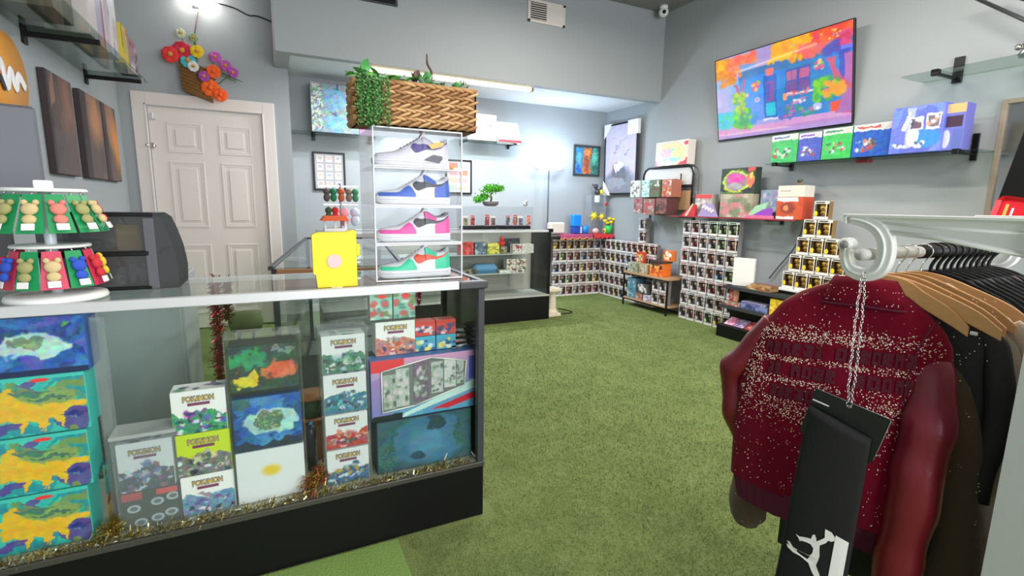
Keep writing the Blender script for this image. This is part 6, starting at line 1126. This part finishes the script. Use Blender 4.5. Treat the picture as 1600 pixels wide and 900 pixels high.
def back_n(u, z, ul, ur, thick, seed, amp=.008):
    l, r_, T = lerpk(ul, -z), lerpk(ur, -z), lerpk(thick, -z); cx, hw = (l+r_)/2, (r_-l)/2
    x = min(.999, abs((u-cx)/hw)); ca = x**(1/.75); sa = math.sqrt(max(0, 1-ca*ca)); n = T*sa**.8
    q = Vector((u*5, z*3, n*4+seed)); return n+noise.noise(q)*amp*(1+2*(-z)/.6)+noise.noise(q*2.7)*amp*.5
def sleeve(par, pts, rad, m, o, ud, nd, seed, name='sleeve', flat=.8, nz=.5):
    P = catmull([gw(u, z, n, o, ud, nd) for u, z, n in pts], 8); N = len(P); R_ = [lerpk([(k/(len(rad)-1), v) for k, v in enumerate(rad)], i/(N-1)) for i in range(N)]
    R_ = [r_*(1+.02*math.sin(i*.55+seed)*min(1, i/8)) for i, r_ in enumerate(R_)]
    b = MB(); b.tube(P, R_, m, 28, flat=flat, up=nd, nz=nz, seed=seed); return recalc(b.obj(name, par))
mar = M('maroon_wool', (112, 4, 32), .9, bump=.35, bscale=500, var=.10, sheen=.05, spec=.15); leather = M('maroon_leather', (112, 10, 32), .38, bump=.10, bscale=50, var=.06, coat=.1)
rib = M('maroon_rib_knit', (92, 22, 52), .9, bump=.5, bscale=150, stretch=(1, 1, 6)); patch = M('dark_maroon_letter', (84, 8, 34), .85, bump=.5, bscale=300)
ULm = [(0, -.060), (.02, -.104), (.045, -.142), (.071, -.176), (.143, -.222), (.225, -.250), (.33, -.268), (.50, -.270), (.72, -.266)]
URm = [(0, .075), (.02, .108), (.046, .140), (.09, .180), (.13, .200), (.20, .206), (.35, .200), (.60, .21), (.72, .21)]
THm = [(0, .022), (.05, .040), (.15, .060), (.35, .070), (.60, .075), (.72, .07)]
J = thing('varsity_jacket', 'maroon studded jacket with leather sleeves, back facing the camera', 'jacket', (0, 0, 0))
vs_, fs = garment_body(G0, Ud, Nd, mar, .615, ULm, URm, THm, 3.0); b = MB(); b.add(vs_, fs, mar, True); recalc(b.obj('body', J))
# waistband
def hemz(u): return -.615-.035*math.sin((u+.25)*4)
NB_ = 72; vs_ = []
for j in range(4):
    for k in range(NB_):
        a = 2*PI*k/NB_; ca, sa = math.cos(a), math.sin(a); u = -.03+.235*math.copysign(abs(ca)**.75, ca)*(1-.03*j); n = (.068-.004*j)*math.copysign(abs(sa)**.8, sa)+.0025*math.cos(k*PI)
        vs_.append(gw(u, -.603-.028*j, n, G0, Ud, Nd))
b = MB(); b.add(vs_, [(j*NB_+k, j*NB_+(k+1) % NB_, (j+1)*NB_+(k+1) % NB_, (j+1)*NB_+k) for j in range(3) for k in range(NB_)], rib, True); recalc(b.obj('rib_waistband', J))
# collar: folded flat over the neckline
b = MB(); vs_ = []; NC = 36; CR = ((.80, .008, .012), (.86, .016, .024), (.95, .026, .026), (1.08, .038, .008), (1.22, .048, -.018), (1.34, .055, -.042))
def cpt(a, su, nn, dz): return gw(.012-.072*su*math.cos(a)+(.004 if dz < 0 else 0), dz-.006*abs(math.cos(a)), nn*max(-.4, math.copysign(abs(math.sin(a))**.6, math.sin(a))))
for i in range(NC+1):
    a = PI*(-.10+1.20*i/NC)
    for su, nn, dz in CR: vs_.append(cpt(a, su, nn, dz))
b.add(vs_, [(i*6+k, i*6+6+k, i*6+7+k, i*6+1+k) for i in range(NC) for k in range(5)], mar, True); o = recalc(b.obj('collar', J)); so = o.modifiers.new('s', 'SOLIDIFY'); so.thickness = .003
MB().tube([cpt(PI*(-.06+1.12*i/36), 1.345, .057, -.044) for i in range(37)], .0026, rib, 6).obj('collar_edge', J)
sleeve(J, [(.130, -.11, -.02), (.156, -.16, -.004), (.172, -.225, .022), (.178, -.32, .048), (.175, -.42, .056), (.170, -.55, .062), (.166, -.68, .066), (.164, -.82, .07)], [.026, .038, .048, .054, .055, .053, .050, .048], leather, G0, Ud, Nd, 2.0, flat=.9, nz=.16)
sleeve(J, [(-.190, -.13, .0), (-.240, -.21, .0), (-.292, -.295, -.005), (-.292, -.36, -.01), (-.276, -.44, -.012), (-.245, -.54, -.02)], [.032, .034, .044, .044, .038, .028], leather, G0, Ud, Nd, 5.0, flat=.9, nz=.4)
b = MB(); b.tube([gw(u, z, back_n(u, z, ULm, URm, THm, 3.0)+.001) for u, z in [(p.x, p.y) for p in catmull([(.165, -.060, 0), (.142, -.12, 0), (.128, -.20, 0), (.130, -.28, 0)], 6)]], .0018, rib, 5); b.obj('armhole_seam', J)
# embroidered dark letter patches in three rows on the back
r = random.Random(21)
for (ua, ub, zc, sl_) in ((-.190, .13, -.192, .09), (-.178, .13, -.250, .07), (-.165, -.02, -.312, .05)):
    u = ua
    while u < ub:
        w = r.uniform(.014, .026); h = .034
        if r.random() < .86:
            zz = zc+sl_*(u+.19); P = []
            # letter like shape: block with notches
            kk = r.choice([0, 1, 2, 3]); nx_ = 5; cells = []
            for a in range(3):
                for c_ in range(4):
                    if kk == 0 and a == 1 and c_ in (1, 2): continue
                    if kk == 1 and a == 2 and c_ in (1,): continue
                    if kk == 2 and a == 1 and c_ in (0, 1): continue
                    if kk == 3 and a == 0 and c_ == 2: continue
                    cells.append((a, c_))
            b = MB()
            for a, c_ in cells:
                q = []
                for (uu, hh) in ((a, c_), (a+1, c_), (a+1, c_+1), (a, c_+1)): U_ = u+w*uu/3; Z_ = zz-h/2+h*hh/4; q.append(gw(U_, Z_, back_n(U_, Z_, ULm, URm, THm, 3.0)+.0022))
                b.add(q, [(0, 1, 2, 3)], patch)
            b.obj('letter_patch', J)
        u += w+r.uniform(.003, .008)
# rhinestones
def stones(par, n, dens, ul, ur, th, seed, mats, box, amp=.008, o=G0, ud=Ud, nd=Nd, rr=(.0008, .0018)):
    r = random.Random(seed); b = MB(); c = 0; tries = 0
    while c < n and tries < n*60:
        tries += 1; u = r.uniform(box[0], box[1]); z = r.uniform(box[2], box[3])
        if not (lerpk(ul, -z)+.012 < u < lerpk(ur, -z)-.012): continue
        if r.random() > dens(u, z): continue
        p = gw(u, z, back_n(u, z, ul, ur, th, seed if 0 else 3.0, amp)+.0012, o, ud, nd); s = r.uniform(*rr)
        ax = (nd+Vector((r.gauss(0, .25), r.gauss(0, .25), r.gauss(0, .25)))).normalized(); e = ax.cross(Vector((0, 0, 1))).normalized(); f = ax.cross(e)
        vs_ = [p+ax*s*.8]+[p+(e*math.cos(k*PI/3)+f*math.sin(k*PI/3))*s for k in range(6)]
        b.add(vs_, [(0, 1+k, 1+(k+1) % 6) for k in range(6)], mats[r.randrange(len(mats))]); c += 1
    o_ = b.obj('rhinestones', par); o_['kind'] = 'stuff'; o_['label'] = 'tiny silvery rhinestones scattered over the fabric'; return o_
gem = [M('gem_silver', (255, 250, 240), .2, .15, spec=1), M('gem_gold', (250, 230, 186), .2, .2, spec=1), M('gem_rose', (255, 226, 214), .25, .1, spec=1)]
def dens1(u, z):
    z1, z2, z3 = -.192+.09*(u+.19), -.250+.07*(u+.19), -.312+.05*(u+.19)
    inside = (-.195 < u < .135 and (abs(z-z1) < .021 or abs(z-z2) < .020)) or (-.17 < u < -.015 and abs(z-z3) < .020)
    g = lambda x, s: math.exp(-(x/s)**2)
    d = max(g(z-z1-.038, .020)*(1 if u < .09 else .5), 1.0*g(z-(z1+z2)/2, .008)*(-.2 < u < .14), .95*g(z-(z2+z3)/2, .010)*(-.2 < u < .0), .8*g(z-z3+.045, .035)*g(u+.10, .10), .9*g(u+.225, .035)*g(z+.27, .085), .8*g(u-.10, .05)*g(z+.30, .05), .7*g(u-.155, .03)*g(z+.24, .06))
    if inside: d *= .04
    return (.012 if inside else .035)+d
stones(J, 2900, dens1, ULm, URm, THm, 17, gem, (-.26, .215, -.60, -.02))
b = MB(); r = random.Random(5)
for k in range(60):
    a = PI*r.uniform(.0, 1); t_ = r.random(); p = cpt(a, 1.08+.22*t_, .040+.014*t_, .004-.040*t_)+Nd*.002; b.ball(p, .0013, gem[k % 3], 5, 3)
o = b.obj('rhinestones', J); o['kind'] = 'stuff'
# brown rhinestone jacket behind
brn = M('olive_brown_wool', (86, 70, 50), .92, bump=.4, bscale=400, var=.14, sheen=.1); G1 = G0-Nd*.085+Vector((.0, -.0, -.005))
B = thing('rhinestone_jacket', 'dark brown jacket dotted with rhinestones behind the maroon one', 'jacket', (0, 0, 0))
ULb = [(a, v+.0) for a, v in ULm]; ULb = [(0, -.085), (.03, -.12), (.09, -.18), (.2, -.20), (.9, -.20)]
URb = [(0, .085), (.03, .12), (.09, .17), (.15, .19), (.3, .21), (.9, .22)]
vs_, fs = garment_body(G1, Ud, Nd, brn, .60, ULb, URb, [(0, .02), (.1, .028), (.9, .030)], 3.0, amp=.004); b = MB(); b.add(vs_, fs, brn, True); recalc(b.obj('body', B))
sleeve(B, [(.16, -.11, .0), (.195, -.20, .005), (.225, -.32, .012), (.246, -.48, .02), (.262, -.70, .02), (.27, -.88, .02)], [.030, .038, .044, .048, .050, .05], brn, G1, Ud, Nd, 9.0, flat=.8, nz=.3)
sleeve(B, [(-.18, -.15, .0), (-.215, -.35, .01), (-.225, -.55, .02), (-.228, -.68, .025), (-.224, -.78, .03), (-.215, -.815, .03)], [.036, .040, .046, .058, .056, .022], brn, G1, Ud, Nd, 12.0, flat=.8, nz=.3)
b = MB(); r = random.Random(9)
for k in range(110):
    z = r.uniform(-.84, -.07); u0 = lerpk([(.08, .15), (.2, .195), (.32, .225), (.48, .246), (.70, .262), (.88, .27)], -z); rr_ = lerpk([(.08, .03), (.32, .044), (.88, .05)], -z); q_ = r.uniform(-.5, .98); u = u0+rr_*q_
    p = gw(u, z, .014+rr_*.8*math.sqrt(1-q_*q_)-.002, G1); b.ball(p+Nd*.004, r.uniform(.0012, .0024), gem[k % 3], 5, 3)
for k in range(26): q_ = r.uniform(-.9, .9); p = gw(-.226+.054*q_, r.uniform(-.79, -.68), .028+.058*.8*math.sqrt(1-q_*q_), G1); b.ball(p, .0015, gem[k % 3], 5, 3)
o = b.obj('rhinestones', B); o['kind'] = 'stuff'; o['label'] = 'small rhinestones on the brown jacket'
MB().cbox(-.006, -.012, -.004, .012, .004, .006, chrome).obj('shoulder_clip', B, gw(.225, -.085, .055, G1))
# hangers and further garments along the rail
hanger(G0.x+.01, 'light wooden hanger inside the maroon studded jacket', woodl, rzG, .175)
specs = [(.085, -.02, 'second light wooden hanger, carrying the brown jacket', woodl, (.225)), (.135, -.02, 'wooden hanger holding the black sequined top', woodl, .215), (.185, .0, 'wooden hanger holding the beige top', woodl, .215), (.25, .03, 'wooden hanger with a squared bright wood tip holding black trousers', woodl, .225)]
for dx, dr, lb, m, hf in specs: hanger(RX+dx, lb, m, rzG+dr, hf)
def simple_top(dx, lb, cat, col, w, L, seed, rz=0, stones_=0, rough=.9, neck=.08, name='knit_shirt', z0=-.06, y=0):
    o = Vector((RX+dx+.012, RY+y, RZ+z0-.012)); a = rzG+rz; ud = Vector((math.cos(a), math.sin(a), 0)); nd = Vector((ud.y, -ud.x, 0)); m = M('fabric_%d_%d_%d' % col, col, rough, bump=.2, bscale=200, var=.1)
    t = thing(lb.split()[-1] if 0 else name, lb, cat, (0, 0, 0)); ur = [(0, neck), (.03, w*.55), (.07, w*.85), (.12, w), (.25, w*1.05), (1, w*1.08)]; ul = [(a_, -v) for a_, v in ur]
    vs_, fs = garment_body(o, ud, nd, m, L, ul, ur, [(0, .008), (.06, .012), (1, .014)], seed, amp=.002); b = MB(); b.add(vs_, fs, m, True); recalc(b.obj('body', t))
    for s in (-1, 1): sleeve(t, [(s*w*.85, -.085, 0), (s*(w+.015), -.15, .0), (s*(w+.03), -.30, .0), (s*(w+.025), -.52, .0)], [.02, .026, .028, .024], m, o, ud, nd, seed+s, flat=.5, nz=.3)
    if stones_:
        b = MB(); r = random.Random(seed)
        for k in range(stones_): uu, zz = r.uniform(.05, w), r.uniform(-.2, -.02); p = gw(uu, zz, .024, o, ud, nd); b.ball(p, .0016, gem[k % 3], 5, 3)
        o_ = b.obj('sequins', t); o_['kind'] = 'stuff'
    return t
simple_top(.135, 'black sequined top on a wooden hanger behind the brown jacket', 'top', (20, 20, 24), .190, .85, 31, stones_=70, rough=.6, name='sequined_shirt')
simple_top(.185, 'pale beige knit top between the black garments', 'top', (196, 178, 160), .235, .75, 33, .0, name='knit_shirt')
simple_top(.25, 'plain black top with wide shoulders near the second bracket', 'top', (16, 16, 18), .235, .9, 35, .03, name='black_shirt')
dk_ = [(30, 30, 32), (44, 40, 42), (24, 24, 28), (70, 62, 60), (20, 20, 22), (52, 50, 54), (28, 26, 28), (96, 84, 84), (18, 18, 20), (110, 40, 60)]
nm_ = ['charcoal', 'dark grey', 'black blue', 'taupe', 'jet black', 'slate', 'soft black', 'mauve grey', 'deep black', 'plum red']
for i in range(10):
    x = .30+i*.036; q = dk_[i]
    hanger(RX+x, 'black plastic hanger, %s from the last wooden one along the rail' % ORD[i], black, rzG+.1+.04*math.sin(i*2), .20, name='clothes_hanger')
    simple_top(x, nm_[i]+' garment on a black hanger, %s past the wooden hangers' % ORD[i], 'garment', q, .20+.01*(i % 3), .8, 40+i, .1+.04*math.sin(i*2), name='hanging_garment')
# chain, tag card and folded black garment with emblem, in front of the jacket
TO = gw(-.022, -.0, .17); 
topc = Vector((RX-.013, RY-.004, RZ-.046)); botc = gw(.033, -.285, .13)
ch = thing('hanging_chain', 'doubled silver chain hanging from the hook over the maroon jacket', 'chain', tuple(topc)); tl = .0085
link = MB().tube([(.0026*math.cos(a), 0, .0048*math.sin(a)*1.0) for a in [k*PI/5 for k in range(10)]], .00085, chrome, 5, closed=True).mesh('chain_link')
dirv = (botc-topc); Ln = dirv.length; q0 = dirv.to_track_quat('Z', 'Y'); nl = int(Ln/.0072)
for s in (-1, 1):
    for k in range(nl):
        f = k/nl; p = topc+dirv*f+Ud*s*(.0015+.005*math.sin(PI*f)**.5+.0012*math.sin(k*.9+s)); o = mobj('chain_link', link, ch); o.rotation_mode = 'QUATERNION'
        from mathutils import Quaternion
        o.rotation_quaternion = q0 @ Quaternion((0, 0, 1), PI/2*(k % 2)+.5*s); o.location = p-topc
# tag card
def tilt_frame(o, ud, nd, tz):   # ud slopes down by tz
    U2 = (ud+Vector((0, 0, -tz))).normalized(); V2 = (Vector((0, 0, 1))-U2*U2.z); V2 = (V2-nd*V2.dot(nd)).normalized(); return U2, V2, U2.cross(V2)*-1
Ut, Vt, Nt = tilt_frame(botc, Ud, Nd, .21); Nt = Nd.copy()
def tg(u, v, n): return botc+Ut*u+Vt*v+Nt*n
T = thing('hang_tag', 'large black cardboard tag with thin white edge on the chain', 'tag', (0, 0, 0)); tagm = M('tag_black', (12, 13, 14), .35)
P = [(-.078, .012), (.080, .012), (.084, .008), (.084, -.105), (.078, -.115), (-.078, -.115)]
b = MB(); b.add([tg(u, v, .0) for u, v in P]+[tg(u, v, -.0015) for u, v in P], [tuple(range(6)), tuple(range(11, 5, -1))]+[(i, i+6, (i+1) % 6+6, (i+1) % 6) for i in range(6)], tagm); recalc(b.obj('card', T))
MB().tube([tg(-.078, .0125, -.0008), tg(.080, .0125, -.0008), tg(.0845, .008, -.0008), tg(.0845, -.100, -.0008)], .0007, M('tag_edge', (150, 160, 160), .5), 4).obj('white_edge', T)
MB().tube([tg(.0045*math.cos(a), .002+.0022*math.sin(a), .0012) for a in [k*PI/8 for k in range(16)]], .0009, chrome, 5, closed=True).obj('eyelet', T)
b = MB()
for k in range(11): b.add([tg(-.075+k*.0034, -.020, .0009), tg(-.0722+k*.0034, -.020, .0009), tg(-.0722+k*.0034, -.0165, .0009), tg(-.075+k*.0034, -.0165, .0009)], [(0, 1, 2, 3)], INKW)
o = b.obj('lettering', T); o['kind'] = 'stuff'
# folded black garment on the tag
Fd = thing('folded_black_sleeve', 'folded black fabric with white jumping man emblem hanging in front of the jacket', 'accessory', (0, 0, 0)); fm = M('black_jersey', (10, 11, 11), .85, bump=.1, bscale=500)
NZ, NU = 30, 22; vs_ = []
def fold_pt(uu, v, side=1): # uu 0..1, v 0..1 down
    z = -.034-.56*v-.016*uu*(1-v); hw = .071+.010*v; u = -.077+.088*v+(uu)*hw*2; n = .012+.012*math.sin(PI*min(1, uu*1.0))**.6+.003*math.sin(v*7+uu*3); return u-.006*v, z, n
for i in range(NZ+1):
    for k in range(NU+1): u, z, n = fold_pt(k/NU, i/NZ); vs_.append(tg(u, z-(.004*(k/NU) if i == 0 else 0), n))
    for k in range(NU, -1, -1): u, z, n = fold_pt(k/NU, i/NZ); vs_.append(tg(u, z, .003))
n2 = 2*(NU+1); b = MB(); b.add(vs_, [(i*n2+k, i*n2+(k+1) % n2, (i+1)*n2+(k+1) % n2, (i+1)*n2+k) for i in range(NZ) for k in range(n2)]+[tuple(range(n2)), tuple(NZ*n2+k for k in range(n2))[::-1]], fm, True); recalc(b.obj('folded_fabric', Fd))
whp = M('white_rubber_print', (232, 230, 226), .5)
b = MB(); N = 16; vs_ = []
for i in range(N+1):
    v = .50+.50*i/N
    for uu in (.76, .81, .88, .95): u, z, n = fold_pt(uu, v); vs_.append(tg(u, z, n+.0012))
b.add(vs_, [(i*4+k, i*4+k+1, i*4+5+k, i*4+4+k) for i in range(N) for k in range(3)], whp); b.obj('white_stripe', Fd)
# emblem outline in (u, v) metres, v measured down from its top
E_ = [(.054, .0), (.066, -.001), (.073, .006), (.073, .014), (.068, .020), (.063, .021), (.059, .031), (.050, .044), (.051, .055), (.053, .068), (.052, .080), (.050, .094), (.060, .112), (.068, .126), (.060, .130), (.046, .116), (.036, .100), (.020, .098), (.006, .102), (-.006, .100), (-.010, .094), (-.004, .093), (-.010, .086), (-.004, .084), (.004, .090), (.020, .087), (.036, .082), (.040, .072), (.040, .060), (.034, .055), (.026, .057), (.016, .062), (.014, .066), (.010, .060), (.004, .056), (.012, .055), (.022, .048), (.033, .042), (.034, .032), (.038, .027), (.042, .034), (.043, .040), (.050, .030), (.056, .020), (.055, .012)]
from mathutils.geometry import tessellate_polygon
pts = [Vector((u, v, 0)) for u, v in E_]; tri = tessellate_polygon([pts]); b = MB(); vs_ = []
for u, v in E_:
    uu = .06+(u+.012)*8.2; vv = .50+v*1.15/.56; U_, z, n = fold_pt(min(.98, max(.01, uu)), min(1, vv)); vs_.append(tg(U_, z, n+.0014))
b.add(vs_, [tuple(f) for f in tri], whp); b.obj('emblem', Fd)

# ================================================================== pieces of parts one level deeper
DEEP = {'collar_edge': 'collar', 'armhole_seam': 'body', 'sole_line': 'sole', 'bulb': 'lamp_shade', 'emblem': 'folded_fabric', 'white_stripe': 'folded_fabric', 'white_edge': 'card', 'eyelet': 'card', 'window_rim': 'window_inset', 'card_pack': 'window_inset', 'name_strip': 'carton', 'side_picture': 'carton', 'window_film': 'carton', 'title_strip': 'carton', 'mid_rib': 'arm_web', 'screw': 'arm_web', 'rod_cap': 'hook', 'hook_rib': 'hook', 'cream_stripe': 'red_leaf', 'white_spots': 'violet_leaf', 'insole': 'upper', 'tongue': 'upper', 'lens': 'housing', 'clasp': 'body', 'label_disc': 'round_label', 'letter_patch': 'body', 'spike': 'body', 'flower_centre': 'petals', 'shoulder_clip': 'body'}
base = lambda o: o.name.split('.')[0]
for th in [o for o in C.objects if o.parent is None and o.children]:
    kids = list(th.children); byn = {}
    for k in kids: byn.setdefault(base(k), []).append(k)
    for k in kids:
        tgt = byn.get(DEEP.get(base(k)), [])
        if base(k) == 'lettering' and byn.get('carton') and th.name.startswith('booster'): tgt = byn['carton']
        if not tgt or tgt[0] is k: continue
        sib = min(tgt, key=lambda q: (q.location-k.location).length)
        if sib.children and sib is k: continue
        k.parent = sib; k.matrix_parent_inverse = sib.matrix_basis.inverted()
